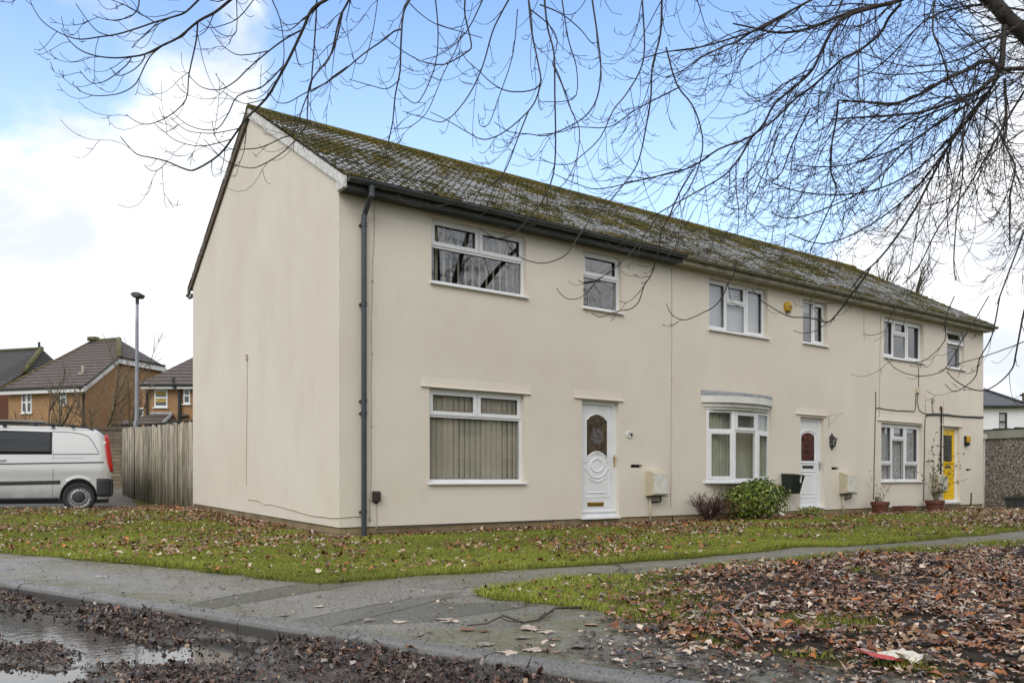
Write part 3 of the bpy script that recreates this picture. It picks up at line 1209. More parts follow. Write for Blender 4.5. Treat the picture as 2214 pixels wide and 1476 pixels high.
for u in (0.35, 0.5, 0.65):
    g.tube([(dp(u, .16)[0], Y0 + 0.011, dp(u, .16)[1]), (dp(u, .48)[0], Y0 + 0.011, dp(u, .48)[1])], 0.004, 5)
for v in (0.27, 0.345, 0.42):
    g.tube([(dp(.18, v)[0], Y0 + 0.0105, dp(.18, v)[1]), (dp(.82, v)[0], Y0 + 0.0105, dp(.82, v)[1])], 0.004, 5)
g.build('glazing_bar', 'black', door)
g = MB()
hx, hz = dp(1.04, 0.53)
g.box(hx, hx + 0.03, Y0 - 0.012, Y0 - 0.001, hz - 0.14, hz + 0.07)
g.tube([(hx + 0.015, Y0 - 0.012, hz + 0.01), (hx + 0.015, Y0 - 0.05, hz + 0.01), (hx - 0.08, Y0 - 0.05, hz)], 0.009, 8)
g.build('handle', 'chrome', door, bevel=0.003)
g = MB()
a0, c0 = dp(0.24, 0.58)
a1, c1 = dp(0.78, 0.545)
g.box(a0, a1, Y0 + 0.01, Y0 + 0.0195, c0, c1)
g.build('letter_plate', 'black', door, bevel=0.003)
cable(h2, [(1697, 1070), (1696, 1090), (1690, 1099), (1686, 1101)], 0.006)
g = MB()
sx, _ = h2.f(1686, 1106, -0.05)
g.tube([(sx, -0.04, 0.16), (sx, -0.05, 0.08), (sx + .03, -0.14, 0.0)], 0.035, 10)
g.build('waste_pipe', 'upvc_dirty', h2.root)
cable(h2, [(1868, 655), (1868, 720), (1869, 735)], 0.004, 'cable')
shell(h2)

# ---- far house ------------------------------------------------
h3 = House(S2, S3, 'far end house of the cream terrace, with the yellow front door and black wall cables')
r = h3.rect(1911.5, 683, 1997, 771)
w_ = window(h3, r, [(.30, .63, 0, .36, True), (0, .30, 0, 1, True), (.30, .63, .36, 1, False), (.63, 1, 0, 1, True)], rec=0.10, fw=0.06)
r = h3.rect(2047.5, 709, 2085, 794)
w_ = window(h3, r, [(0, 1, 0, .41, True), (0, 1, .41, 1, False)], rec=0.10, fw=0.07, open_top=0)
r = h3.rect(1905.5, 913, 1994, 1040)
w_ = window(h3, r, [(.33, .64, 0, .27, True), (0, .33, 0, .70, True), (0, .33, .70, 1, False), (.33, .64, .27, 1, False), (.64, 1, 0, .70, True), (.64, 1, .70, 1, False)], rec=0.10, fw=0.06, sill_mat='upvc_dirty')
curtain(w_, r[0] + .02, r[1] - .02, r[2], r[3], 0.22, 'lace', 0.10, 0.025, 'curtain', 5)
lintel(h3, 1901, 908, 1997.5, 914)
lintel(h3, 2036, 919.5, 2084, 922)
vent(h3, 2089, 2100, 1015, 0.06, 'brown_box')
dr = h3.rect(2039.5, 922, 2075, 1085)
h3.holes.append(dr)
x0, x1, z0, z1 = dr
Y0 = 0.09
fr = MB()
fr.panel(x0, x1, z0, z1, [(x0 + .05, x1 - .07, z0 + .06, z1 - .05)], Y0, 0.06)
fr.box(x0 - .02, x1 + .02, -0.06, Y0 - 0.001, z0 - 0.04, z0 + 0.004)
lx0, lx1, lz0, lz1 = x0 + .05, x1 - .07, z0 + .06, z1 - .05
LW, LH = lx1 - lx0, lz1 - lz0
lf = MB()
hl = [(dp(0.14, 0)[0], dp(0.84, 0)[0], dp(0, 0.46)[1], dp(0, 0.085)[1])]
lf.panel(lx0 + .004, lx1 - .004, lz0 + .004, lz1 - .004, hl, Y0 + 0.02, 0.02, True)
bead(lf, [(0.16, 0.62), (0.16, 0.93), (0.84, 0.93), (0.84, 0.62)], 0.010, Y0 + 0.017, True)
lf.box(lx0 + .01, lx1 - .01, Y0 - 0.005, Y0 + 0.019, dp(0, .485)[1], dp(0, .465)[1])
door = lf.build('door', 'yellow', h3.root)
fr.build('door_frame', 'upvc', door, bevel=0.004)
g = MB()
q = hl[0]
g.box(q[0], q[1], Y0 + 0.032, Y0 + 0.038, q[2], q[3])
g.build('door_glass', 'grey_glass', door)
g = MB()
a0, c0 = dp(0.30, 0.555)
a1, c1 = dp(0.72, 0.52)
g.box(a0, a1, Y0 + 0.01, Y0 + 0.0195, c0, c1)
g.build('letter_plate', 'chrome', door, bevel=0.003)
tx_, tz_ = dp(0.5, 0.045)
text_mesh('door_number', '5', 0.09, (tx_, Y0 + 0.017, tz_), 'brown_box', door)
K = 'cable_dark'
cable(h3, [(1893.5, 847), (1893, 885), (1891.5, 950), (1890, 1010), (1889, 1080)], 0.012, K)
cable(h3, [(1894, 883), (1899, 881.5), (1915, 884.5), (1940, 887.5), (1977, 889), (1979.5, 880), (1980.5, 850)], 0.012, K)
cable(h3, [(1904, 682), (1903, 760), (1902, 850), (1900.5, 905)], 0.006, 'cable')
cable(h3, [(1986, 792), (1986, 840), (1983, 868), (1987, 886), (1996, 893), (2005, 894.5)], 0.010, K)
cable(h3, [(2000, 903), (1999, 950), (1998, 1020), (1997, 1082)], 0.014, K)
cable(h3, [(2001, 850), (2001, 894)], 0.007, 'cable')
cable(h3, [(2015.5, 868), (2016, 886), (2019, 893)], 0.010, K)
cable(h3, [(2002, 900), (2005, 895), (2035, 895), (2080, 900), (2126, 901.5)], 0.022, K, y=-0.02)
cable(h3, [(2005, 897), (2040, 897), (2085, 901), (2126, 903)], 0.014, K, y=-0.02)
cable(h3, [(2033.5, 882), (2034.8, 878.5), (2036, 882), (2035, 960), (2034, 1035)], 0.022, 'black', y=-0.03)
cable(h3, [(2040.5, 862), (2040, 918)], 0.010, 'cable')
cable(h3, [(2100, 1065), (2100, 1078), (2099, 1098)], 0.018, 'brown_box', y=-0.02)
bx, bz = h3.f(1982.5, 843)
MB().box(bx - .07, bx + .07, -0.06, 0.0, bz - .08, bz + .08).build('junction_box', 'cream_box', h3.root, bevel=0.008)
bx, bz = h3.f(2015.5, 864)
MB().box(bx - .05, bx + .05, -0.05, 0.0, bz - .05, bz + .05).build('junction_box', 'cable', h3.root, bevel=0.008)
shell(h3, last=True)
# upper room of the far house

# ------------------------------------------------------------------ things fixed to the walls
def wall_thing(name, px, py, label, cat, group=None, y=0.0):
    s, z = F(px, py, y)
    r = empty(name, loc2w(s, 0, z), ANG)
    return tag(r, label, cat, group)


def meter_box(px0, px1, py0, py1, label, pipe=True, ph=0.5):
    s0, zt = F(px0, py0, 0)
    s1, _ = F(px1, py0, -0.20)
    _, zb = F(px0, py1, 0)
    w2 = s1 - s0
    r = tag(empty('meter_box', loc2w(s0, 0, zb), ANG), label, 'meter box', 'gas meter boxes on the terrace wall')
    H_ = zt - zb
    MB().prism([(0, 0), (-0.19, 0.02), (-0.19, H_ - 0.05), (-0.03, H_), (0, H_)], 'x', 0, w2).build('box', 'cream_box', r, bevel=0.012)
    MB().box(0.02, w2 - 0.02, -0.205, -0.191, 0.045, H_ - 0.065).build('lid', 'cream_door', r, bevel=0.006)
    g = MB()
    g.box(0.0, w2, -0.20, -0.004, -0.012, 0.0)
    g.build('base_strip', 'soffit_dark', r)
    if pipe:
        MB().tube([(0.075, -0.05, -0.01), (0.075, -0.05, -zb - 0.04)], 0.02, 10).build('pipe', 'cream_box', r, smooth=True)
        MB().tube([(w2 * .72, -0.10, -0.01), (w2 * .72, -0.10, -0.09), (w2 * .70, -0.09, -0.11), (w2 * .42, -0.02, -0.115), (w2 * .40, 0.01, -0.115)], 0.016, 8).build('gas_pipe', 'black', r, smooth=True)
    return r


meter_box(1396, 1446, 1016, 1072, 'cream meter box on the wall right of the tall white panelled door')
meter_box(1815, 1854, 1020, 1067, 'stained cream meter box on the wall right of the half glazed white door')
meter_box(2014, 2050, 1025, 1063, 'cream meter box half hidden by the climbing plant beside the yellow door', pipe=False)

r = wall_thing('junction_box', 811.5, 1073, 'small brown box on the wall beside the grey downpipe', 'electric box')
MB().prism([(0, -0.085), (-0.075, -0.075), (-0.08, 0.07), (-0.06, 0.082), (0, 0.085)], 'x', -0.058, 0.058).build('cover', 'brown_box', r, bevel=0.01)
MB().box(-0.02, 0.03, -0.05, -0.01, -0.10, -0.084).build('cable_gland', 'black', r)

r = wall_thing('house_number_plaque', 1361.5, 939.5, 'oval white plaque with the number 7 beside the front door', 'number plaque')
ell = [2 * math.pi * k / 32 for k in range(32)]
MB().prism([(0.095 * math.cos(a), 0.068 * math.sin(a)) for a in ell], 'y', -0.018, 0).build('plate', 'upvc', r, bevel=0.006)
mb = MB()
mb.tube([(0.084 * math.cos(a), -0.018, 0.058 * math.sin(a)) for a in ell] + [(0.084, -0.018, 0)], 0.003, 5)
mb.build('border', 'cable', r)
text_mesh('number', '7', 0.085, (-0.040, -0.0195, 0.0), 'black', r)
MB().prism([(0.028 + 0.034 * math.cos(a), 0.037 * math.sin(a)) for a in ell], 'y', -0.0215, -0.0185).build('motif', 'brown_board', r)

r = wall_thing('alarm_box', 1701, 664, 'round yellow alarm box under the eaves between two upstairs windows', 'alarm')
MB().lathe([(0.0, -0.085), (0.085, -0.083), (0.105, -0.072), (0.112, -0.05), (0.114, 0.0)], (0, 0, 0), 28, 'y').build('cover', 'yellow_box', r, smooth=True)
text_mesh('lettering', 'Yale', 0.075, (0.0, -0.0875, 0.0), 'brown_box', r)
mb = MB()
mb.box(-0.05, 0.05, -0.07, 0.0, -0.125, -0.10)
mb.build('strobe', 'black', r, bevel=0.01)

# wall lantern
r = wall_thing('wall_lantern', 1797.5, 953, 'black half lantern on the wall beside the half glazed white door', 'lantern')
hexa = lambda R, z, n=6: [(R * math.cos(math.pi * k / n + math.pi), R * math.sin(math.pi * k / n + math.pi) , z) for k in range(n + 1)]
mb = MB()
mb.box(-0.075, 0.075, -0.012, 0, -0.13, 0.12)
for k in range(7):
    a = math.pi + math.pi * k / 6
    mb.tube([(0.055 * math.cos(a), 0.055 * math.sin(a) * 1.5 - .01, -0.13), (0.085 * math.cos(a), 0.085 * math.sin(a) * 1.5 - .01, 0.06)], 0.006, 5)
for R, z in ((0.057, -0.13), (0.088, 0.06), (0.072, -0.03)):
    mb.tube([(R * math.cos(math.pi + math.pi * k / 6), R * math.sin(math.pi + math.pi * k / 6) * 1.5 - .01, z) for k in range(7)], 0.007, 5)
mb.lathe([(0.10, 0.06), (0.085, 0.085), (0.05, 0.115), (0.022, 0.14), (0.03, 0.155), (0.012, 0.175), (0.0, 0.185)], (0, -0.01, 0), 12, 'z', math.pi, 2 * math.pi)
mb.lathe([(0.06, -0.13), (0.05, -0.15), (0.025, -0.17), (0.03, -0.19), (0.0, -0.215)], (0, -0.01, 0), 12, 'z', math.pi, 2 * math.pi)
mb.build('frame', 'black', r)
mb = MB()
top_, bot_ = [], []
for k in range(7):
    a = math.pi + math.pi * k / 6
    bot_.append((0.054 * math.cos(a), 0.054 * math.sin(a) * 1.5 - .01, -0.128))
    top_.append((0.084 * math.cos(a), 0.084 * math.sin(a) * 1.5 - .01, 0.058))
mb.add(bot_ + top_, [(i, i + 1, 8 + i, 7 + i) for i in range(6)])
mb.build('pane', 'glass', r)
MB().lathe([(0.0, 0.02), (0.018, 0.01), (0.026, -0.02), (0.018, -0.05), (0.015, -0.1)], (0, -0.06, 0), 12).build('bulb', 'upvc', r, smooth=True)

# hanging basket bracket
r = wall_thing('basket_bracket', 1791.5, 908, 'thin white bracket on the wall above the black lantern', 'bracket')
mb = MB()
mb.box(-0.012, 0.012, -0.008, 0, -0.16, 0.12)
mb.tube([(0, -0.006, 0.11), (0, -0.34, 0.12), (0, -0.36, 0.135), (0, -0.345, 0.15)], 0.006, 6)
mb.tube([(0, -0.006, -0.10), (0, -0.10, -0.05), (0, -0.20, 0.06), (0, -0.24, 0.115)], 0.005, 6)
mb.build('arm', 'cable', r)

# green wall box
s0, zt = F(1697, 1023, -0.12)
s1, _ = F(1741, 1024, -0.34)
_, zb = F(1697, 1067, -0.12)
gw, gh = s1 - s0, zt - zb
r = tag(empty('wall_planter_box', loc2w(s0, 0, zb), ANG), 'dark green plastic box hung on the wall left of the half glazed door', 'plastic box')
mb = MB()
bt, tp = [(0.06, -0.04), (gw - 0.10, -0.04), (gw - 0.10, -0.27), (0.06, -0.27)], [(0, -0.02), (gw, -0.02), (gw, -0.34), (0, -0.34)]
tp = [(x, y) for x, y in tp]
ti = [(0.018, -0.035), (gw - .018, -0.035), (gw - .018, -0.325), (0.018, -0.325)]
zt4 = [gh, gh - .005, gh - .035, gh - .03]
mb.add([(x, y, 0) for x, y in bt] + [(x, y, z) for (x, y), z in zip(tp, zt4)] + [(x, y, z) for (x, y), z in zip(ti, zt4)] + [(x, y, gh - .14) for x, y in ti],
       [(0, 3, 2, 1), (0, 1, 5, 4), (1, 2, 6, 5), (2, 3, 7, 6), (3, 0, 4, 7), (4, 5, 9, 8), (5, 6, 10, 9), (6, 7, 11, 10), (7, 4, 8, 11), (8, 9, 13, 12), (9, 10, 14, 13), (10, 11, 15, 14), (11, 8, 12, 15), (12, 13, 14, 15)])
mb.build('tub', 'green_box', r, bevel=0.006)
MB().box(.10, gw - .06, -.30, -.06, gh - .139, gh - .05).build('papers', 'soffit_pale', r, bevel=0.02)
mb = MB()
mb.box(gw * .55, gw * .62, -0.352, -0.338, gh * .55, gh * .75)
mb.box(gw * .62, gw * .66, -0.352, -0.338, gh * .75, gh * .9)
mb.build('sticker', 'upvc', r)
MB().box(0.05, gw - 0.05, -0.02, 0.0, 0.05, gh - 0.05).build('hanger', 'black', r)

# security lamp by the yellow door
r = wall_thing('wall_light', 2087, 951.6, 'dark bulkhead lamp with a yellowed cover beside the yellow door', 'wall lamp')
MB().box(-0.075, 0.075, -0.05, 0, -0.16, 0.12).build('housing', 'black', r, bevel=0.01)
MB().box(-0.065, 0.065, -0.13, -0.051, -0.06, 0.115).build('cover', 'yellow_box', r, bevel=0.02)
MB().box(-0.05, 0.05, -0.12, -0.051, -0.15, -0.065).build('sensor', 'black', r, bevel=0.02)

# ------------------------------------------------------------------ fence, garden wall, garage
M['fence'] = None
m, t, bs = new_mat('weathered_board')
a = t.n('ShaderNodeVertexColor', layer_name='Col')
co = objco(t)
st = t.noise(t.mapping(co, scale=(14, 14, 0.8)), 2.0, 6, 0.65)
big = t.noise(t.mapping(co, scale=(1, 1, 0.6)), 1.6, 4, 0.6)
c = t.mix(t.ramp(st, 0.35, 0.65), (0.19, 0.165, 0.125), (0.50, 0.455, 0.375))
c = t.mix(t.ramp(big, 0.5, 0.72, 0, 0.55), c, (0.11, 0.115, 0.06))
mu = t.n('ShaderNodeVectorMath', operation='MULTIPLY')
t.link(c, mu.inputs[0])
t.link(a.outputs['Color'], mu.inputs[1])
t.link(mu.outputs[0], bs.inputs['Base Color'])
bs.inputs['Roughness'].default_value = 0.85
bump(t, bs, st, 0.5, 0.006)
M['fence'] = m


def board_fence(A, B, heights, label):
    """upright feather-edge boards from A to B on the terrain"""
    A, B = Vector(A), Vector(B)
    L = (B - A).length
    d = (B - A) / L
    root = empty('wooden_fence', (A.x, A.y, 0), math.atan2(d.y, d.x))
    tag(root, label, 'fence')
    rng = random.Random(3)
    vs, fs, cs = [], [], []
    x = 0.0
    while x < L:
        wd = rng.uniform(0.085, 0.11)
        p = A + d * x
        g0 = float(terrain(p.x, p.y)) - 0.03
        f = x / L
        hz = heights[0] * (1 - f) + heights[1] * f + rng.uniform(-0.03, 0.025)
        if rng.random() < 0.12:
            hz -= rng.uniform(0.02, 0.07)
        y0 = rng.uniform(-0.008, 0.008)
        tl = rng.uniform(-0.012, 0.012)
        k = len(vs)
        q = [(x, y0), (x + wd + 0.012, y0 - 0.012), (x + wd + 0.012, y0 + 0.006), (x, y0 + 0.008)]
        vs += [(a_, b_, g0) for a_, b_ in q] + [(a_ + tl, b_, hz + (0.006 if i in (1, 2) else 0)) for i, (a_, b_) in enumerate(q)]
        fs += [tuple(k + i for i in ff) for ff in ((0, 3, 2, 1), (4, 5, 6, 7), (0, 1, 5, 4), (1, 2, 6, 5), (2, 3, 7, 6), (3, 0, 4, 7))]
        b = rng.uniform(0.62, 1.25)
        cs += [(b, b * rng.uniform(0.96, 1.0), b * rng.uniform(0.9, 0.98))] * 8
        x += wd
    np_mesh('boards', vs, fs, 'fence', cs, root)
    mb = MB()
    x = 0.6
    while x < L:
        p = A + d * x
        g0 = float(terrain(p.x, p.y)) - 0.1
        f = x / L
        mb.box(x, x + 0.1, 0.03, 0.13, g0, heights[0] * (1 - f) + heights[1] * f - 0.1)
        x += 2.2
    for zz_ in (0.4, 1.35):
        mb.box(0.02, L - 0.02, 0.012, 0.05, 0.35 + zz_, 0.43 + zz_)
    ob = mb.build('frame', 'brown_board', root)
    return root


fa = P(264, 1062, 22.3)
fb_ = loc2w(0.02, DEPTH + 0.06, 0)
zt_a = CAMZ + (HY - 926) / FPX * 22.3
zt_b = CAMZ + (HY - 912) / FPX * (fb_.y)
board_fence((fa.x, fa.y), (fb_.x, fb_.y), (zt_a, zt_b), 'weathered grey board fence between the gable wall and the brick wall')

M['gwall'] = brick_mat('buff_garden_brick', (0.27, 0.215, 0.145), (0.17, 0.13, 0.085), (0.10, 0.085, 0.065), 0.45, 0.11, 0.016, 0.9, 0.95)
wa = P(262, 1060, 24.0)
r = empty('garden_wall', (wa.x + 0.55, wa.y, 0), math.radians(177))
tag(r, 'buff brick wall with a dark coping behind the silver van', 'brick wall')
ztop = CAMZ + (HY - 931) / FPX * 24
MB().box(0, 16, 0, 0.22, 0.0, ztop).build('brickwork', 'gwall', r)
MB().box(-0.03, 16.03, -0.03, 0.25, ztop + 0.001, ztop + 0.09).build('coping', 'brown_board', r, bevel=0.015)

m, t, bs = new_mat('pebbledash')
co = objco(t)
vo = t.n('ShaderNodeTexVoronoi')
t.link(co, vo.inputs['Vector'])
vo.inputs['Scale'].default_value = 34
wn = t.n('ShaderNodeSeparateColor')
t.link(vo.outputs['Color'], wn.inputs[0])
c = t.mix(wn.outputs[0], (0.16, 0.12, 0.095), (0.62, 0.54, 0.46))
c = t.mix(t.ramp(vo.outputs['Distance'], 0.3, 0.62), c, (0.09, 0.075, 0.062))
t.link(c, bs.inputs['Base Color'])
bs.inputs['Roughness'].default_value = 0.8
bump(t, bs, t.math('SUBTRACT', 1.0, vo.outputs['Distance']), 0.8, 0.02)
M['pebble'] = m
M['fascia_grey'] = simple('grey_fascia', (0.27, 0.265, 0.225), 0.7, 0.15, 3.0)
M['felt'] = simple('roof_felt', (0.045, 0.045, 0.04), 0.9, 0.3, 6.0)
M['white_wall'] = simple('painted_white_wall', (0.74, 0.74, 0.76), 0.7, 0.04, 1.0)
M['white_brick'] = brick_mat('whitened_brick', (0.62, 0.62, 0.64), (0.55, 0.55, 0.57), (0.50, 0.50, 0.52), 0.225, 0.075, 0.012, 0.8, 0.1)

A0 = P(2129.5, 1090, 24.3)
gd2 = Vector((GD.x * -1, GD.y * -1, 0))
r = empty('garage', (A0.x, A0.y, 0), math.atan2(gd2.y, gd2.x))
tag(r, 'flat roofed pebbledash garage at the right end of the terrace', 'garage')
zf1 = CAMZ + (HY - 931) / FPX * 24.3
zf0 = CAMZ + (HY - 949) / FPX * 24.3
MB().box(0, 4.2, 0, 5.2, -0.3, zf0 + 0.05).build('wall', 'pebble', r)
MB().box(-0.05, 4.25, -0.06, 5.26, zf0, zf1).build('fascia', 'fascia_grey', r, bevel=0.01)
mb = MB()
rr = random.Random(4)
mb.box(-0.06, 4.26, -0.07, 5.27, zf1 + 0.001, zf1 + 0.03)
for k in range(24):
    x = rr.uniform(0.1, 4.1)
    mb.box(x, x + rr.uniform(0.08, 0.3), rr.uniform(0.0, 0.1), 0.4, zf1 + 0.03, zf1 + rr.uniform(0.04, 0.07))
mb.build('roof', 'felt', r)
MB().box(-0.12, -0.02, -0.10, 0.02, -0.2, zf0 + 0.02).build('end_pier', 'white_brick', r)
MB().box(-0.16, 0.10, -0.14, -0.062, zf0 + 0.0, zf0 + 0.14).build('gutter_end', 'upvc_dirty', r, bevel=0.01)

# ------------------------------------------------------------------ houses in the distance
M['orange_brick'] = brick_mat('orange_brick', (0.42, 0.225, 0.095), (0.33, 0.17, 0.075), (0.34, 0.26, 0.17), 0.225, 0.075, 0.010, 0.9, 0.35)
M['red_brick'] = brick_mat('red_brick', (0.26, 0.085, 0.045), (0.20, 0.065, 0.038), (0.18, 0.12, 0.09), 0.225, 0.075, 0.010, 0.9, 0.3)


def far_tile(name, c1, c2, row=0.31):
    m, t, bs = new_mat(name)
    co = objco(t)
    s_ = t.n('ShaderNodeSeparateXYZ')
    t.link(co, s_.inputs[0])
    fr_ = t.math('FRACT', t.math('DIVIDE', s_.outputs[2], row * 0.6))
    n_ = t.noise(co, 1.4, 5, 0.6)
    n3 = t.noise(t.mapping(co, scale=(1, 1, 3)), 6, 3, 0.6)
    c = t.mix(t.ramp(n3, 0.35, 0.65), c1, c2)
    c = t.mix(t.ramp(n_, 0.55, 0.75, 0, 0.4), c, (0.07, 0.065, 0.025))
    c = t.mix(t.ramp(fr_, 0.52, 0.74), c, sh(c1, 0.18))
    t.link(c, bs.inputs['Base Color'])
    bs.inputs['Roughness'].default_value = 0.7
    bump(t, bs, t.math('SUBTRACT', 1.0, fr_), 1.0, 0.05)
    return m


M['brown_tile'] = far_tile('brown_roof_tile', (0.085, 0.058, 0.048), (0.14, 0.098, 0.083))
M['dark_tile'] = far_tile('dark_roof_tile', (0.035, 0.034, 0.033), (0.065, 0.062, 0.058))
M['slate'] = far_tile('slate', (0.085, 0.088, 0.10), (0.13, 0.133, 0.145), 0.34)
M['moss_ridge'] = simple('mossy_ridge_tile', (0.12, 0.11, 0.05), 0.9, 0.4, 5.0)
M['black_gutter'] = simple('black_gutter', (0.02, 0.02, 0.021), 0.5, 0.2)
M['white_fascia'] = simple('white_fascia', (0.72, 0.72, 0.72), 0.5, 0.05)


def far_window(par, x0, x1, z0, z1, y, cols=1, split=0.5, blind=None, frame='upvc', dirn=1):
    """window set into a wall whose outside is at -y"""
    mb = MB()
    fw_ = 0.07
    hs = []
    wd = (x1 - x0) / cols
    for k in range(cols):
        a, b = x0 + k * wd + fw_ * .8, x0 + (k + 1) * wd - fw_ * .8
        zs_ = z1 - (z1 - z0) * split
        hs += [(a, b, z0 + fw_, zs_ - fw_ * .5), (a, b, zs_ + fw_ * .5, z1 - fw_)]
    mb.panel(x0, x1, z0, z1, hs, y - 0.03, 0.06, True)
    mb.box(x0 - 0.06, x1 + 0.06, y - 0.09, y - 0.001, z0 - 0.05, z0 - 0.001)
    w3 = mb.build('window', frame, par)
    pb = MB()
    for q in hs:
        pb.quad((q[0], y - 0.004, q[2]), (q[1], y - 0.004, q[2]), (q[1], y - 0.004, q[3]), (q[0], y - 0.004, q[3]))
    pb.build('pane', 'far_glass', w3)
    if blind:
        bb_ = MB()
        for q in hs[1::2] if split < 0.6 else hs[:1]:
            bb_.box(q[0], q[1], y - 0.012, y - 0.006, q[2] + 0.1, q[3])
        q = hs[0]
        bb_.box(q[0], q[1], y - 0.012, y - 0.006, q[3] - 0.16, q[3])
        bb_.build('blind', blind, w3)
    return w3


m, t, bs = new_mat('distant_glass')
bs.inputs['Base Color'].default_value = (0.05, 0.055, 0.06, 1)
bs.inputs['Roughness'].default_value = 0.06
bs.inputs['Specular IOR Level'].default_value = 0.8
M['far_glass'] = m

# middle orange brick house: local x runs left along its front, y runs back
ca = P(184, 920, 38.0)
az = math.atan2(0.28, -0.96)
# use a frame whose x axis points to the right along the front wall (towards the gable), y back
fx, fy = Vector((0.96, -0.28, 0)), Vector((0.28, 0.96, 0))
r = empty('brick_house', (ca.x, ca.y, 0), math.atan2(fx.y, fx.x))
tag(r, 'orange brick house with a half hipped brown roof, left of the lamp post', 'house', 'brick houses behind the fence')
EZ, SL, DP, IN = 5.22, 0.75, 7.0, 1.25
LEN = 4.55
za = EZ + SL * 1.9
zrg = EZ + SL * 3.5
mb = MB()
mb.quad((-LEN, 0, 0), (0, 0, 0), (0, 0, EZ), (-LEN, 0, EZ))
mb.add([(0, 0, 0), (0, DP, 0), (0, DP, EZ), (0, 5.1, za), (0, 1.9, za), (0, 0, EZ)], [(0, 1, 2, 3, 4, 5)])
mb.quad((-LEN, 0, 0), (-LEN, DP, 0), (-LEN, DP, EZ), (-LEN, 0, EZ))
mb.build('wall', 'orange_brick', r)
mb = MB()
oh = 0.28
e0 = EZ - SL * oh + 0.12
up = 0.12
RG = (-IN, 3.5, zrg + up)
RL = (-2.9, 3.5, zrg + up)
mb.add([(-LEN - .2, -oh, e0), (oh * .8, -oh, e0), (oh * .8, 1.9, za + up), RG, RL], [(0, 1, 2, 3, 4)])
mb.add([(oh * .8, 1.9, za + up), (oh * .8, 5.1, za + up), RG], [(0, 1, 2)])
mb.add([(-LEN - .2, DP + oh, e0), RL, RG, (oh * .8, 5.1, za + up), (oh * .8, DP + oh, e0)], [(0, 1, 2, 3, 4)])
mb.add([(-LEN - .2, -oh, e0), RL, (-LEN - .2, DP + oh, e0)], [(0, 1, 2)])
mb.build('roof', 'brown_tile', r)
mb = MB()
mb.tube([(oh * .8, 1.9, za + up), RG], 0.14, 8)
mb.tube([RG, RL], 0.10, 8)
mb.tube([RL, (-LEN - .2, -oh, e0)], 0.06, 6)
mb.box(-3.1, -2.6, 3.35, 3.65, zrg + up, zrg + up + .2)
mb.build('ridge_tile', 'moss_ridge', r, smooth=True)
mb = MB()
mb.box(-LEN - .2, oh * .8, -oh - 0.04, -oh + 0.02, e0 - 0.28, e0 - 0.06)
mb.prism([(-oh, e0 - .02), (1.9, za + up - .02), (1.9, za + up - .30), (-oh, e0 - .30)], 'x', oh * .8 - 0.03, oh * .8)
mb.prism([(5.1, za + up - .02), (DP + oh, e0 - .02), (DP + oh, e0 - .30), (5.1, za + up - .30)], 'x', oh * .8 - 0.03, oh * .8)
mb.box(oh * .8 - .03, oh * .8 + .01, 1.905, 5.095, za + up - .30, za + up - .05)
mb.build('fascia', 'white_fascia', r)
mb = MB()
mb.tube([(-LEN - .2, -oh - .08, e0 - .05), (oh * .8, -oh - .08, e0 - .05)], 0.055, 8)
mb.tube([(oh * .8 + .05, -oh, e0 + .03), (oh * .8 + .05, 1.9, za + up + .03)], 0.05, 6)
mb.tube([(oh * .8 + .05, 1.9, za + up + .0), (oh * .8 + .05, 5.1, za + up + .0)], 0.05, 6)
mb.tube([(0.02, -oh - .08, e0 - .1), (0.05, -.12, e0 - .35), (-0.04, -.08, e0 - .6), (-0.04, -.08, 0.2)], 0.05, 8)
mb.build('gutter', 'black_gutter', r)
far_window(r, -3.72, -3.12, 3.97, 5.0, 0.0, 2, 0.5)
far_window(r, -1.42, -1.06, 4.3, 5.05, 0.0, 1, 0.5)
mb = MB()
mb.tube([(-.85, .75, EZ + .6), (-.85, .75, EZ + 1.02)], 0.07, 8)
mb.box(-1.0, -.7, .6, .95, EZ + .58, EZ + .68)
mb.build('flue', 'soffit_pale', r)

# left house behind it
cb = P(120, 920, 46.0) - Vector((2.9, 0, 0))
r = empty('brick_house', (cb.x, cb.y, 0), math.atan2(fx.y, fx.x))
tag(r, 'red brick house with a dark tiled roof at the far left edge', 'house', 'brick houses behind the fence')
LEN2 = 9.0
EZ2 = 5.75
mb = MB()
mb.quad((-LEN2, 0, 0), (-0.9, 0, 0), (-0.9, 0, EZ2), (-LEN2, 0, EZ2))
mb.add([(-.9, 0, 0), (-.9, 7, 0), (-.9, 7, EZ2), (-.9, 3.5, EZ2 + 2.2), (-.9, 0, EZ2)], [(0, 1, 2, 3, 4)])
mb.build('wall', 'red_brick', r)
mb = MB()
zr2 = CAMZ + (HY - 752) / FPX * 49.3
mb.add([(-LEN2, -.3, EZ2 - .05), (-2.6, -.3, EZ2 - .05), (-.6, 1.9, EZ2 + 1.35), (-1.0, 3.5, zr2), (-LEN2, 3.5, zr2)], [(0, 1, 2, 3, 4)])
mb.add([(-.6, 1.9, EZ2 + 1.35), (-.1, 5.1, EZ2 + 1.35), (-1.0, 3.5, zr2)], [(0, 1, 2)])
mb.add([(-2.6, -.3, EZ2 - .05), (-.6, -.3, EZ2 - .05), (-.6, 1.9, EZ2 + 1.35)], [(0, 1, 2)])
mb.add([(-LEN2, 7.3, EZ2 - .05), (-LEN2, 3.5, zr2), (-1.0, 3.5, zr2), (-.1, 5.1, EZ2 + 1.35), (-.6, 7.3, EZ2 - .05)], [(0, 1, 2, 3, 4)])
mb.build('roof', 'dark_tile', r)
mb = MB()
mb.tube([(-.6, 1.9, EZ2 + 1.4), (-1.0, 3.5, zr2 + .05)], 0.14, 8)
mb.tube([(-LEN2, 3.5, zr2 + .03), (-1.0, 3.5, zr2 + .03)], 0.09, 8)
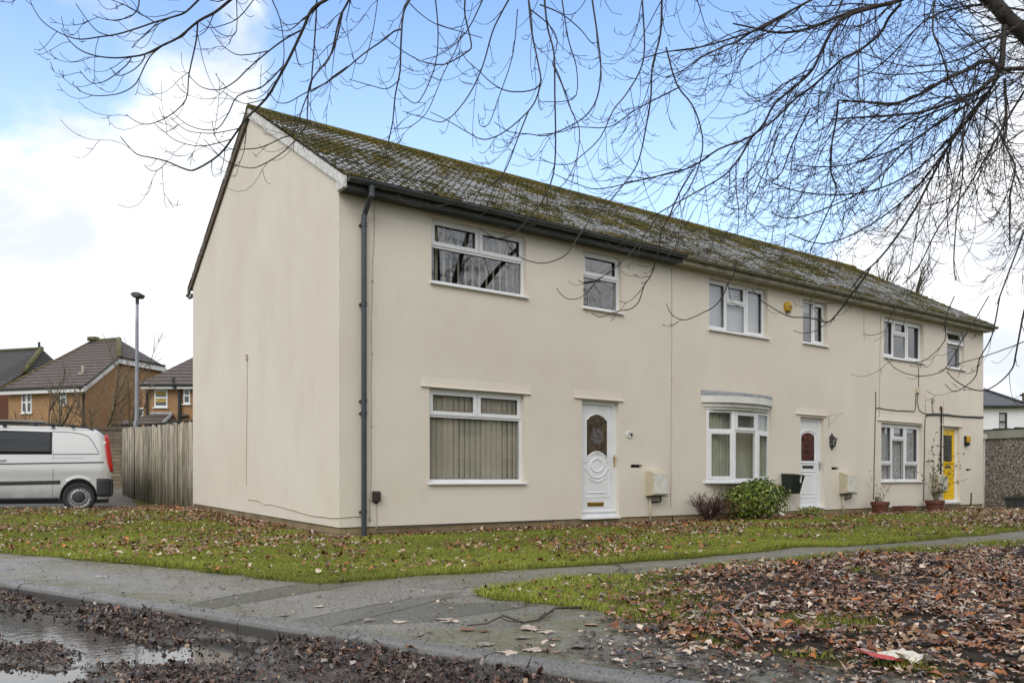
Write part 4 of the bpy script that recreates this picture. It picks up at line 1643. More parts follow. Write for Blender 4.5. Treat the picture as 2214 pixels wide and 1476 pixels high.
mb.build('ridge_tile', 'moss_ridge', r, smooth=True)
MB().tube([(-1.2, 3.5, zr2), (-1.2, 3.5, zr2 + .42)], 0.07, 8).build('flue', 'black_gutter', r)
mb = MB()
mb.box(-LEN2, -.6, -.36, -.29, EZ2 - .3, EZ2 - .08)
mb.build('fascia', 'white_fascia', r)

# right house, partly behind the gable wall
cc = P(318, 920, 36.0)
r = empty('brick_house', (cc.x, cc.y, 0), 0.0)
tag(r, 'orange brick house with white windows and a porch, between lamp post and gable', 'house', 'brick houses behind the fence')
ez = CAMZ + (HY - 838) / FPX * 36
mb = MB()
mb.quad((0, 0, 0), (9, 0, 0), (9, 0, ez), (0, 0, ez))
mb.quad((0, 0, 0), (0, 0, ez), (0, 7, ez), (0, 7, 0))
mb.build('wall', 'orange_brick', r)
mb = MB()
px_ = lambda px, D=36.0: (px - CX) / FPX * D - cc.x
pz_ = lambda py, D=36.0: CAMZ + (HY - py) / FPX * D
apx, apz = px_(425, 39), pz_(752, 39)
mb.add([(px_(302), -.3, pz_(833)), (9, -.3, pz_(833)), (9, 3.2, apz), (apx + .6, 3.2, apz)], [(0, 1, 2, 3)])
mb.add([(px_(302), -.3, pz_(833)), (apx + .6, 3.2, apz), (px_(302), 7, pz_(833))], [(0, 1, 2)])
mb.build('roof', 'brown_tile', r)
mb = MB()
mb.box(px_(305), 9, -.34, -.27, pz_(842), pz_(834.5))
mb.build('fascia', 'white_fascia', r)
mb = MB()
mb.tube([(px_(303), -.4, pz_(833.5)), (9, -.4, pz_(833.5))], 0.06, 8)
mb.tube([(px_(390.5), -.12, 0.5), (px_(390.5), -.12, pz_(842)), (px_(384), -.4, pz_(838)), (px_(381.5), -.35, pz_(836)), (px_(381), -.3, pz_(817))], 0.075, 8)
mb.tube([(px_(390), -.12, pz_(900)), (px_(410), -.12, pz_(899))], 0.06, 8)
mb.tube([(0.03, -.1, 0.2), (0.03, -.1, pz_(842))], 0.05, 8)
mb.build('soil_pipe', 'black_gutter', r)
far_window(r, px_(334.5), px_(362.5), pz_(880), pz_(842), 0.0, 1, 0.46, 'ochre_blind')
far_window(r, px_(397), px_(411.5), pz_(873), pz_(840), 0.0, 1, 0.45)
MB().box(px_(288), -0.02, 0.9, 3.0, 0, pz_(845)).build('side_wall', 'orange_brick', r)
far_window(r, px_(297, 36.9), px_(311, 36.9), pz_(901, 36.9), pz_(882, 36.9), 0.9, 1, 0.02)
mb = MB()
pt = [(px_(292), -2.2, pz_(917, 33.8)), (px_(396), -2.2, pz_(917, 33.8)), (px_(372), -.02, pz_(895)), (px_(326), -.02, pz_(895))]
mb.add(pt, [(0, 1, 2, 3)])
mb.add([(px_(396), -2.2, pz_(917, 33.8)), (px_(396), -.02, pz_(917, 33.8)), (px_(372), -.02, pz_(895))], [(0, 1, 2)])
mb.add([(px_(292), -2.2, pz_(917, 33.8)), (px_(326), -.02, pz_(895)), (px_(292), -.02, pz_(917, 33.8))], [(0, 1, 2)])
mb.box(px_(294), px_(394), -2.1, -.03, 0, pz_(917, 33.8) - .02)
mb.mi = 1
mb.tube([pt[2], pt[1]], 0.07, 6)
mb.tube([pt[3], pt[2]], 0.09, 6)
mb.build('porch', ['brown_tile', 'lead'], r)

# shed behind the fence
sa = P(322, 920, 24.5)
r = empty('garden_shed', (sa.x, sa.y, 0), math.radians(-12))
tag(r, 'low dark shed roof showing above the board fence', 'shed')
zt = CAMZ + (HY - 915) / FPX * 24.5
mb = MB()
mb.prism([(-.1, zt - .06), (1.9, zt + .05), (1.9, zt + .10), (-.1, zt - .01)], 'y', -.1, 2.0)
mb.build('roof', 'felt', r)
MB().box(0, 1.8, 0, 1.9, 0.2, zt - .065).build('wall', 'brown_board', r)

# small side window wall seen between the two orange houses
# white house to the right
cd = P(2100, 920, 50.0)
r = empty('white_house', (cd.x, cd.y, 0), 0.0)
tag(r, 'white painted house with a slate roof beyond the garage', 'house')
px_ = lambda px, D=50.0: (px - CX) / FPX * D - cd.x
pz_ = lambda py, D=50.0: CAMZ + (HY - py) / FPX * D
mb = MB()
wx0, wx1, wz1 = px_(2060), px_(2250), pz_(878)
wr = (px_(2160), px_(2178), pz_(928), pz_(891.5))
mb.panel(wx0, wx1, 0, wz1, [wr], 0.0, 0.15)
mb.box(wx0, wx1, -.05, -.001, pz_(884.5), pz_(883))
mb.build('wall', 'white_wall', r)
mb = MB()
ax, azz = px_(2128, 53.5), pz_(843, 53.5)
mb.add([(wx0, -.35, wz1), (px_(2220), -.35, wz1), (ax, 3.5, azz), (px_(2075, 53.5), 3.5, azz)], [(0, 1, 2, 3)])
mb.add([(px_(2220), -.35, wz1), (px_(2220), 7.3, wz1), (ax, 3.5, azz)], [(0, 1, 2)])
mb.build('roof', 'slate', r)
mb = MB()
mb.tube([(wx0, -.4, wz1 - .02), (px_(2221), -.4, wz1 - .02)], 0.07, 8)
mb.tube([(px_(2220), -.35, wz1 + .05), (ax, 3.5, azz + .05)], 0.08, 6)
mb.build('gutter', 'black_gutter', r)
mb = MB()
a, b, c, d = wr
mb.panel(a, b, c, d, [(a + .07, b - .07, c, (c + d) / 2 - .1), (a + .07, b - .07, (c + d) / 2 + .0, d - .08)], 0.06, 0.06)
w3 = mb.build('window', 'black', r)
pb = MB()
pb.quad((a, 0.09, c), (b, 0.09, c), (b, 0.09, d), (a, 0.09, d))
pb.build('pane', 'glass', w3)
pb = MB()
pb.quad((a, 0.2, c), (b, 0.2, c), (b, 0.2, d), (a, 0.2, d))
pb.build('blind', 'soffit_pale', w3)
# telephone pole at the right edge
tp = P(2213, 900, 62.0)
r = empty('telephone_pole', (tp.x, tp.y, 0), 0.0)
tag(r, 'telephone pole top with a wire above the white house roof', 'pole')
zt = CAMZ + (HY - 849) / FPX * 62
MB().tube([(0, 0, -.3), (0, 0, zt)], [0.14, 0.10], 8).build('pole', 'brown_board', r)
mb = MB()
mb.box(-.25, .25, -.05, .05, zt - .25, zt - .1)
mb.build('crossarm', 'black', r)
mb = MB()
mb.tube([(-.2, 0, zt - .2), (-1.8, -1.5, zt - .62), (-3.2, -3, zt - .9)], 0.02, 4)
mb.build('wire', 'black', r)

# ------------------------------------------------------------------ lamp post
M['galv'] = simple('galvanised_steel', (0.27, 0.285, 0.305), 0.5, 0.12, 3.0, 0, 0.5)
lp = P(293.5, 920, 26.0)
r = empty('lamp_post', (lp.x, lp.y, 0), 0.0)
tag(r, 'tall grey street lamp standing behind the board fence', 'lamp post')
zt = CAMZ + (HY - 640) / FPX * 26
MB().tube([(0, 0, 0.0), (0, 0, 2.6), (0.03, 0, 2.7), (0.04, 0, zt - .9), (0.05, 0, zt - .02)], [0.085, 0.075, 0.06, 0.05, 0.045], 12).build('pole', 'galv', r, smooth=True)
MB().tube([(0.05, 0, zt - .25), (0.05, 0, zt + 0.0)], 0.055, 10).build('collar', 'black', r)
mb = MB()
mb.prism([(-0.10, -.06), (0.10, -.06), (0.16, 0.02), (0.16, 0.06), (0.08, 0.10), (-0.08, 0.10), (-0.16, 0.06), (-0.16, 0.02)], 'y', -.16, .2)
o = mb.build('lamp_head', 'slate_grey', r, bevel=0.02)
o.location = (0.06, 0, zt)

# ------------------------------------------------------------------ silver van
m, t, bs = new_mat('silver_paint')
bs.inputs['Base Color'].default_value = (0.60, 0.60, 0.60, 1)
bs.inputs['Metallic'].default_value = 0.35
bs.inputs['Roughness'].default_value = 0.33
bs.inputs['Coat Weight'].default_value = 0.5
bs.inputs['Coat Roughness'].default_value = 0.12
co = objco(t)
s_ = t.n('ShaderNodeSeparateXYZ')
t.link(co, s_.inputs[0])
dirt = t.math('MULTIPLY', t.ramp(s_.outputs[2], 0.75, 0.15), t.ramp(t.noise(co, 2.5, 5, 0.6), 0.25, 0.7, 0.2, 0.8))
t.link(t.mix(dirt, (0.62, 0.62, 0.61), (0.20, 0.185, 0.165)), bs.inputs['Base Color'])
M['silver'] = m
M['tint'] = simple('tinted_glass', (0.010, 0.011, 0.012), 0.04, 0.1, 2.0, 0, 0, 0.7)
m, t, bs = new_mat('red_lens')
bs.inputs['Base Color'].default_value = (0.50, 0.012, 0.012, 1)
bs.inputs['Roughness'].default_value = 0.12
bs.inputs['Coat Weight'].default_value = 0.6
M['red_lens'] = m
M['tyre'] = simple('tyre_rubber', (0.022, 0.022, 0.022), 0.75, 0.25, 20.0)
M['rim'] = simple('dull_wheel_rim', (0.30, 0.30, 0.30), 0.4, 0.2, 12.0, 0, 0.6)
M['trim'] = simple('grey_black_trim', (0.028, 0.029, 0.031), 0.55, 0.2, 10.0)
M['bumper'] = simple('bumper_plastic', (0.032, 0.034, 0.037), 0.5, 0.15, 8.0)

VX = (243.5 - CX) / FPX * 19.0
van = empty('parked_van', (VX, 19.0, 0.055), math.radians(26))
tag(van, 'silver van with a dark side window parked on the drive at the left edge', 'van')
VL, HWID = 4.75, 0.95
# local: x = 0 at the rear bumper, negative towards the front; near side y = 0, far side y = 1.9
WHEELS = (0.775, 3.97)


def v_top(d):                      # roof height over distance d from the rear
    if d < 0.06:
        return 1.05 + 0.0 * d
    if d < 0.5:
        return 1.70 + 0.24 * (1 - ((0.5 - d) / 0.44) ** 2.2)
    if d < 2.9:
        return 1.94 + 0.03 * sstep(d, .5, 1.6)
    if d < 3.9:
        return 1.97 - 0.62 * ((d - 2.9) / 1.0) ** 1.35
    return max(0.78, 1.35 - 0.35 * ((d - 3.9) / 0.85) ** 1.3 - (0.22 if d > 4.7 else 0))


def v_bot(d):
    b = 0.30
    for wx in WHEELS:
        q = 0.43 ** 2 - (d - wx) ** 2
        if q > 0:
            b = max(b, 0.34 + math.sqrt(q))
    return b


def v_side(d, z):                  # inset of the body side from y=0
    top = v_top(d)
    belt = 1.18
    ins = 0.0
    if z > belt:
        ins += 0.135 * ((z - belt) / 0.8) ** 1.4
    if z < 0.62:
        ins += 0.04 * ((0.62 - z) / 0.4) ** 2
    ins += 0.10 * max(0.0, 1 - d / 0.30) ** 2
    if d > 4.2:
        ins += 0.35 * ((d - 4.2) / 0.55) ** 2
    ins -= 0.018 * math.exp(-((z - 0.98) / 0.16) ** 2)
    return ins


ds = sorted(set([0.03, 0.05, 0.08, 0.12, 0.17, 0.22, 0.28] + [round(0.34 + 0.04 * k, 3) for k in range(110)] + [4.72, 4.75]))
NZ = 22
vs, fs = [], []
sec = []
for d in ds:
    # slanted rear: the lower body reaches further back
    top = v_top(max(d, 0.07))
    bt_ = v_bot(d)
    zs = [bt_ + (top - 0.10 - bt_) * k / NZ for k in range(NZ + 1)]
    row = [(d, v_side(d, z), z) for z in zs]
    ys = v_side(d, top - 0.10)
    for a in (25, 50, 72, 90):
        an = math.radians(a)
        row.append((d, ys + 0.16 * (1 - math.cos(an)), top - 0.10 + 0.10 * math.sin(an)))
    row.append((d, 0.95, top + 0.035))
    full = row + [(d, 1.9 - y, z) for (d_, y, z) in row[::-1][1:]]
    sec.append(full)
n = len(sec[0])


def lean(d, z):                    # rear slope: shift towards the front with height
    k = max(0.0, 1 - d / 0.55)
    return d + k * (0.13 * max(0, z - 0.95) ** 1.25 + (0.0 if z > 0.9 else 0.02))


mb = MB()
for s_ in sec:
    for (d, y, z) in s_:
        mb.v.append((-lean(d, z), y, z))
for i in range(len(sec) - 1):
    for k in range(n - 1):
        mb.f.append((i * n + k, i * n + k + 1, (i + 1) * n + k + 1, (i + 1) * n + k))
        mb.m.append(0)
mb.f.append(list(range(n)))
mb.m.append(0)
mb.f.append(list(range((len(sec) - 1) * n, len(sec) * n))[::-1])
mb.m.append(0)
body = mb.build('body', 'silver', van, smooth=True)
sm = body.data
sm.polygons[-1].use_smooth = sm.polygons[-2].use_smooth = False


def v_patch(name, lower, upper, d0, d1, mat, off=0.006, nx=24, nz=6, parent=van, nostep=False):
    """sheet lying on the near body side between two curves z(d)"""
    mb = MB()
    for i in range(nx + 1):
        d = d0 + (d1 - d0) * i / nx
        a, b = lower(d), upper(d)
        for k in range(nz + 1):
            z = a + (b - a) * k / nz
            mb.v.append((-lean(d, z), v_side(d, z) - off, z))
    for i in range(nx):
        for k in range(nz):
            q = i * (nz + 1) + k
            mb.f.append((q, q + 1, q + nz + 2, q + nz + 1))
            mb.m.append(0)
    o = mb.build(name, mat, parent, smooth=True)
    so = o.modifiers.new('solid', 'SOLIDIFY')
    so.thickness = 0.012
    so.offset = 0
    return o


def v_line(mb, pts, r=0.005, off=0.001):
    mb.tube([(-lean(d, z), v_side(d, z) - off, z) for d, z in pts], r, 6)


glz = v_patch('side_window', lambda d: 1.325 - .012 * (d - 1.4), lambda d: 1.835 + .012 * (min(d, 2.2) - 1.4), 1.375, 3.05, 'tint', 0.006)
v_patch('front_window', lambda d: 1.31 - .012 * (d - 1.4), lambda d: min(1.83, v_top(d) - 0.14), 3.12, 3.80, 'tint', 0.006)
# blanked rear quarter panel outline, door gaps, belt lines
mb = MB()
arc = [(1.36, 1.845), (1.10, 1.842), (0.85, 1.825), (0.68, 1.795), (0.56, 1.745), (0.47, 1.66), (0.39, 1.54), (0.30, 1.365)]
v_line(mb, arc, 0.008)
v_line(mb, [(0.30, 1.345), (0.7, 1.335), (1.34, 1.325)], 0.009)
v_line(mb, [(1.37, 1.86), (1.345, 1.33), (1.345, 0.95), (1.36, 0.40)], 0.004)
v_line(mb, [(3.08, 1.90), (3.08, 0.40)], 0.005)
v_line(mb, [(1.34, 1.24), (0.8, 1.245), (0.2, 1.255)], 0.003)
mb.build('panel_seam', 'trim', van)
v_patch('belt_trim', lambda d: 1.118 - .024 * d + .03, lambda d: 1.140 - .024 * d + .03, 0.20, 3.9, 'trim', 0.012, 40, 2)
v_patch('side_trim', lambda d: 0.655 - .02 * (d - 1.2), lambda d: 0.735 - .02 * (d - 1.2), 1.19, 3.52, 'trim', 0.016, 30, 3)
v_patch('side_skirt', lambda d: 0.285, lambda d: 0.345, 1.24, 3.50, 'trim', 0.012, 30, 2)
v_patch('rear_bumper', lambda d: 0.36, lambda d: 0.775, 0.03, 0.365, 'bumper', 0.03, 10, 6)
mb = MB()
mb.box(-0.32, 0.012, 0.05, 1.85, 0.36, 0.772)
mb.build('rear_bumper_bar', 'bumper', van, bevel=0.055, seg=3)
mb = MB()                                       # wheel arch lip
for wx in (WHEELS[0],):
    pa, pb_ = [], []
    for k in range(25):
        a = math.radians(56 + 72 * k / 24)
        d = wx - 0.445 * math.cos(a)
        z = 0.345 + 0.445 * math.sin(a)
        mb_p = (-d, v_side(d, z) - 0.016, z)
        d2, z2 = wx - 0.51 * math.cos(a), 0.345 + 0.51 * math.sin(a)
        pa.append(mb_p)
        pb_.append((-d2, v_side(d2, z2) - 0.004, z2))
    mb.add(pa + pb_, [(i, i + 1, 26 + i, 25 + i) for i in range(24)])
    mb.tube(pa, 0.009, 6)
mb.build('arch_lip', 'silver', van, smooth=True)
mb = MB()
tl = [(1.79, .05, .10), (1.72, .04, .108), (1.60, .035, .115), (1.48, .03, .12), (1.36, .03, .12), (1.24, .03, .115), (1.12, .03, .10), (1.02, .03, .078), (0.93, .03, .048)]
for z, da, db in tl:
    for k in range(5):
        d = da - .03 + (db - da + .03) * k / 4
        mb.v.append((-lean(d, z) + 0.004 * (k < 1), v_side(d, z) - 0.014, z))
for i in range(len(tl) - 1):
    for k in range(4):
        q = i * 5 + k
        mb.f.append((q, q + 1, q + 6, q + 5))
        mb.m.append(0)
o = mb.build('tail_light', 'red_lens', van, smooth=True)
so = o.modifiers.new('solid', 'SOLIDIFY')
so.thickness = 0.03
so.offset = 0
mb = MB()
mb.box(-lean(.13, 1.62) - 0.0, -lean(.13, 1.62) + 0.05, v_side(.13, 1.62) - .03, v_side(.13, 1.62) + .02, 1.58, 1.64)
mb.build('light_lens', 'upvc', o, bevel=0.01)
mb = MB()
mb.tube([(-2.55, 0.06, 1.98), (-1.4, 0.085, 2.01), (-0.85, 0.10, 1.995), (-0.58, 0.12, 1.955), (-0.44, 0.14, 1.90)], 0.018, 8)
for x in (-2.4, -1.35, -0.9):
    mb.box(x - .04, x + .04, 0.085, 0.14, 1.93, 1.995)
mb.build('roof_rail', 'trim', van)
mb = MB()
mb.box(-3.0, -1.55, 0.32, 1.55, 2.06, 2.10)
mb.box(-2.8, -2.7, 0.4, 1.5, 1.96, 2.06)
mb.box(-1.9, -1.8, 0.4, 1.5, 1.96, 2.06)
mb.build('roof_rack', 'fascia_grey', van, bevel=0.01)
mb = MB()
hz_ = 1.185
mb.tube([(-2.36, v_side(2.36, hz_) - .004, hz_ - .005), (-2.42, v_side(2.4, hz_) - .035, hz_), (-2.62, v_side(2.6, hz_) - .035, hz_), (-2.68, v_side(2.6, hz_) - .004, hz_ - .005)], 0.018, 8)
mb.build('door_handle', 'silver', van, smooth=True)
mb = MB()
mb.box(-4.55, -0.10, 0.25, 1.65, 0.20, 0.62)
mb.box(-1.30, -0.30, 0.21, 0.26, 0.20, 0.90)
mb.box(-4.45, -3.45, 0.21, 0.26, 0.20, 0.80)
mb.build('underbody', 'black', van)
for ch in van.children:                          # true length of the body: the side is seen square on
    ch.data.transform(Matrix.Diagonal((0.9, 1, 1, 1)))
for wx in WHEELS:
    for yy, sgn in ((0.03, 1), (1.87, -1)):
        wh = empty('wheel', (-wx * 0.9, yy, 0.345), 0.0)
        wh.parent = van
        prof = [(0.235, 0.02), (0.25, 0.0), (0.31, 0.0), (0.335, 0.02), (0.345, 0.06), (0.345, 0.16), (0.335, 0.20), (0.30, 0.22), (0.22, 0.2)]
        MB().lathe([(a_, b_ * sgn) for a_, b_ in prof], (0, 0, 0), 40, 'y').build('tyre', 'tyre', wh, smooth=True)
        mb = MB()
        mb.lathe([(0.24, 0.012 * sgn), (0.226, 0.018 * sgn), (0.218, 0.045 * sgn), (0.20, 0.055 * sgn), (0.15, 0.022 * sgn), (0.14, 0.018 * sgn), (0.135, 0.03 * sgn)], (0, 0, 0), 40, 'y')
        mb.lathe([(0.0, 0.20 * sgn), (0.24, 0.20 * sgn)], (0, 0, 0), 24, 'y')
        mb.build('rim', 'rim', wh, smooth=True)
        mb = MB()
        for k in range(16):
            a_ = 2 * math.pi * k / 16
            c_ = (0.178 * math.cos(a_), 0.034 * sgn, 0.178 * math.sin(a_))
            mb.lathe([(0.0, 0.0), (0.017, 0.0), (0.017, 0.012 * sgn)], c_, 8, 'y')
        mb.lathe([(0.0, 0.006 * sgn), (0.06, 0.008 * sgn), (0.12, 0.02 * sgn), (0.134, 0.03 * sgn)], (0, 0, 0), 28, 'y')
        mb.build('hub_cap', 'trim', wh, smooth=True)

# ------------------------------------------------------------------ ground
R = np.random.default_rng(21)
PZ = -0.022
KA, KB = Vector(G(0, 1259, PZ)), Vector(G(1400, 1476, PZ))
KD = (KA - KB).normalized()
KN = Vector((KD.y, -KD.x))
if KN.y < 0:
    KN = -KN


def kside(x, y):
    """distance from the road edge of the kerb, positive on the pavement side"""
    return (np.asarray(x) - KA.x) * KN.x + (np.asarray(y) - KA.y) * KN.y


def gp_(pts, z=PZ):
    return [G(px, py, z) for px, py in pts]


lawn_edge = gp_([(0, 1197), (150, 1209), (300, 1222), (400, 1232), (500, 1245), (600, 1257), (690, 1262), (780, 1257), (860, 1250), (1000, 1240), (1120, 1233), (1250, 1225), (1380, 1216), (1500, 1207), (1600, 1198), (1690, 1189), (1720, 1184), (1790, 1182), (1830, 1182), (2000, 1169), (2120, 1158), (2214, 1147)])
verge_up = gp_([(2214, 1174), (2050, 1184), (1900, 1196), (1750, 1209), (1600, 1223), (1440, 1239), (1300, 1252), (1200, 1261), (1130, 1268), (1070, 1276), (1025, 1286)])
verge_lo = gp_([(1060, 1297), (1150, 1308), (1220, 1316), (1300, 1328), (1360, 1348), (1450, 1372), (1560, 1400), (1700, 1424), (1900, 1446), (2060, 1466), (2214, 1486)])
ext = 30.0
kl = KA + KD * ext
kr = KB - KD * 12.0
le = Vector(lawn_edge[0]) + KD * ext
ru = Vector(lawn_edge[-1]) + Vector((FD.x, FD.y)) * 30
rl = Vector(verge_up[0]) + Vector((FD.x, FD.y)) * 30
lr = Vector(verge_lo[-1]) + (Vector(verge_lo[-1]) - Vector(verge_lo[-3])).normalized() * 5
PAVE = [tuple(kl), tuple(KA), tuple(KB), tuple(kr), (lr.x, min(lr.y, kr.y + 3))] + verge_lo[::-1] + verge_up[::-1] + [tuple(rl), tuple(ru)] + lawn_edge[::-1] + [tuple(le)]
VERGE = verge_up + verge_lo + [tuple(lr), (14, 1.5), tuple(rl)]
DRIVE = [(-40, 16.4), (-12, 16.5), (-8.6, 16.95), (-8.35, 18.2), (-10.4, 22.2), (-10.9, 23.98), (-40, 24.6)]


def depress(x, y):
    d = np.minimum(poly_sd(x, y, PAVE), poly_sd(x, y, DRIVE))
    d = d + (fbm(x, y, 3.0, 4) - 0.5) * 0.16
    return 1 - sstep(d, -0.05, 0.045)


def axis(segs):
    out = []
    for a, b, s in segs:
        out += list(np.arange(a, b, s))
    return np.array(out + [segs[-1][1]])


def grid_obj(name, xs, ys, zf, keep, mat, colf=None, kind='structure', lift=0.0):
    X, Y = np.meshgrid(xs, ys)
    nx, ny = len(xs), len(ys)
    Z = zf(X, Y)
    cxm = (X[:-1, :-1] + X[1:, 1:]) / 2
    cym = (Y[:-1, :-1] + Y[1:, 1:]) / 2
    kp = keep(cxm, cym)
    i, j = np.nonzero(kp)
    q = np.stack([i * nx + j, i * nx + j + 1, (i + 1) * nx + j + 1, (i + 1) * nx + j], 1)
    used, inv = np.unique(q.ravel(), return_inverse=True)
    v = np.stack([X.ravel(), Y.ravel(), Z.ravel() + lift], 1)[used]
    cols = None
    if colf is not None:
        cols = colf(v[:, 0], v[:, 1])
    o = np_mesh(name, v, inv.reshape(-1, 4), mat, cols, smooth=True)
    return tag(o, kind=kind)


# soil and turf
m, t, bs = new_mat('turf_soil')
a = t.n('ShaderNodeVertexColor', layer_name='Col')
co = objco(t)
f1 = t.noise(co, 9.0, 6, 0.65)
f2 = t.noise(co, 60.0, 3, 0.6)
sc = t.n('ShaderNodeVectorMath', operation='SCALE')
t.link(a.outputs['Color'], sc.inputs[0])
t.link(t.math('MULTIPLY', t.ramp(f1, 0.3, 0.7, 0.65, 1.3), t.ramp(f2, 0.3, 0.7, 0.6, 1.3)), sc.inputs['Scale'])
t.link(sc.outputs[0], bs.inputs['Base Color'])
bs.inputs['Roughness'].default_value = 0.9
bs.inputs['Specular IOR Level'].default_value = 0.15
bump(t, bs, t.math('ADD', f1, f2), 0.7, 0.03)
M['soil'] = m

TURF, SOIL = np.array((0.13, 0.145, 0.026)), np.array((0.045, 0.034, 0.026))


def verge_grass(x, y):
    """0..1: how grassy the right-hand verge is"""
    x, y = np.asarray(x), np.asarray(y)
    edge = np.full(x.shape, 1e9)
    for (ax, ay), (bx, by) in zip(verge_up[:-1], verge_up[1:]):
        ex, ey = bx - ax, by - ay
        tt = np.clip(((x - ax) * ex + (y - ay) * ey) / (ex * ex + ey * ey), 0, 1)
        edge = np.minimum(edge, np.hypot(x - ax - tt * ex, y - ay - tt * ey))
    apex = verge_up[-1]
    da = np.hypot(x - apex[0], y - apex[1])
    n_ = fbm(x, y, 1.1, 7)
    g_ = np.maximum(1 - sstep(edge, 0.08, 0.5), (1 - sstep(da, 0.7, 1.9)) * sstep(n_, .25, .5))
    g_ = np.maximum(g_, 0.55 * sstep(n_, 0.64, 0.74))
    return g_ * sstep(kside(x, y), 1.0, 1.5)


def turf_cols(x, y):
    vg = in_poly(x, y, VERGE)
    g_ = np.where(vg, verge_grass(x, y), 1.0)
    n_ = fbm(x, y, 0.9, 3)
    g_ = g_ * (0.75 + 0.25 * sstep(n_, 0.35, 0.55))
    return SOIL[None] * (1 - g_[:, None]) + TURF[None] * g_[:, None]


xs = axis([(-60, -18, 3), (-18, -12, 0.4), (-12, 12, 0.12), (12, 24, 0.5), (24, 70, 4)])
ys = axis([(-6, 2.4, 1.2), (2.4, 14, 0.12), (14, 26, 0.3), (26, 90, 4)])
grid_obj('lawn', xs, ys,
         lambda x, y: terrain(x, y) + (fbm(x, y, 1.2, 2) - .5) * 0.03 - 0.075 * depress(x, y),
         lambda x, y: (kside(x, y) > 0.3) & (poly_sd(x, y, PAVE) > -0.35), 'soil', turf_cols)

# pavement and path
m, t, bs = new_mat('wet_asphalt')
a = t.n('ShaderNodeVertexColor', layer_name='Col')
sepc = t.n('ShaderNodeSeparateColor')
t.link(a.outputs['Color'], sepc.inputs[0])
co = objco(t)
big = t.noise(co, 1.1, 6, 0.6)
mid = t.noise(co, 5.0, 6, 0.65)
fine = t.noise(co, 55.0, 4, 0.7)
grit = t.noise(co, 260.0, 2, 0.6)
c = t.mix(t.ramp(fine, 0.3, 0.7), (0.078, 0.073, 0.064), (0.28, 0.264, 0.235))
c = t.mix(t.ramp(big, 0.35, 0.68, 0, 0.6), c, (0.28, 0.265, 0.24))
c = t.mix(t.math('MULTIPLY', sepc.outputs[0], 0.62), c, (0.055, 0.053, 0.042))                  # trench patches
alg = t.math('MULTIPLY', sepc.outputs[1], t.ramp(mid, 0.30, 0.62, 0.25, 1.0))
c = t.mix(t.math('MULTIPLY', alg, 0.62), c, (0.125, 0.122, 0.045))                             # algae
mud = t.math('MULTIPLY', sepc.outputs[2], t.ramp(t.math('ADD', mid, t.math('MULTIPLY', fine, .4)), 0.55, 0.85))
c = t.mix(mud, c, (0.05, 0.038, 0.030))
s2_ = t.n('ShaderNodeSeparateXYZ')
t.link(co, s2_.inputs[0])
wob = t.math('MULTIPLY', t.math('SUBTRACT', t.noise(co, 2.3, 5, 0.6), 0.5), 0.16)
crk = None
for (ax, ay, bx, by, wv) in ((330, 1335, 780, 1262, .25), (300, 1325, 690, 1253, .25), (480, 1412, 985, 1288, .3), (330, 1400, 900, 1290, .3), (900, 1346, 1170, 1306, .6), (960, 1276, 2214, 1166, 1.6), (930, 1296, 1480, 1226, 1.4)):
    (x0, y0), (x1, y1) = G(ax, ay, PZ), G(bx, by, PZ)
    L = math.hypot(x1 - x0, y1 - y0)
    ex, ey = (x1 - x0) / L, (y1 - y0) / L
    along = t.math('ADD', t.math('MULTIPLY', t.math('SUBTRACT', s2_.outputs[0], x0), ex), t.math('MULTIPLY', t.math('SUBTRACT', s2_.outputs[1], y0), ey))
    off = t.math('ADD', t.math('MULTIPLY', t.math('SUBTRACT', s2_.outputs[0], x0), -ey), t.math('MULTIPLY', t.math('SUBTRACT', s2_.outputs[1], y0), ex))
    dist = t.math('ABSOLUTE', t.math('ADD', off, t.math('MULTIPLY', wob, wv)))
    k_ = t.math('MULTIPLY', t.ramp(dist, 0.004, 0.016, 1.0, 0.0), t.math('MULTIPLY', t.ramp(along, 0, .1), t.ramp(along, L - .1, L, 1, 0)))
    crk = k_ if crk is None else t.math('MAXIMUM', crk, k_)
c = t.mix(t.math('MULTIPLY', crk, t.ramp(mid, .3, .5, .35, .95)), c, (0.022, 0.020, 0.015))
spk = t.noise(co, 38.0, 2, 0.5)
c = t.mix(t.ramp(spk, 0.63, 0.68, 0, 0.85), c, (0.03, 0.026, 0.022))
spl = t.noise(t.mapping(co, loc=(5, 3, 1)), 26.0, 3, 0.6)
c = t.mix(t.ramp(spl, 0.66, 0.72, 0, 0.6), c, (0.30, 0.28, 0.25))
t.link(c, bs.inputs['Base Color'])
wet = t.ramp(t.math('ADD', big, t.math('MULTIPLY', mid, 0.4)), 0.55, 0.85)
rg = t.ramp(wet, 0, 1, 0.40, 0.72)
rg = t.math('ADD', rg, t.math('MULTIPLY', alg, 0.35), None, True)
t.link(rg, bs.inputs['Roughness'])
bump(t, bs, t.math('ADD', t.math('MULTIPLY', mid, 0.8), t.math('ADD', fine, t.math('MULTIPLY', grit, .5))), 0.55, 0.008)
M['asphalt'] = m
PATCH = [gp_([(470, 1293), (690, 1253), (780, 1262), (330, 1335), (300, 1325)]),
         gp_([(330, 1400), (900, 1290), (1000, 1278), (985, 1288), (480, 1412)]),
         gp_([(820, 1312), (960, 1300), (1170, 1306), (900, 1346), (700, 1356)]),
         gp_([(860, 1268), (1460, 1220), (2214, 1158), (2214, 1168), (1500, 1229), (960, 1276)])]


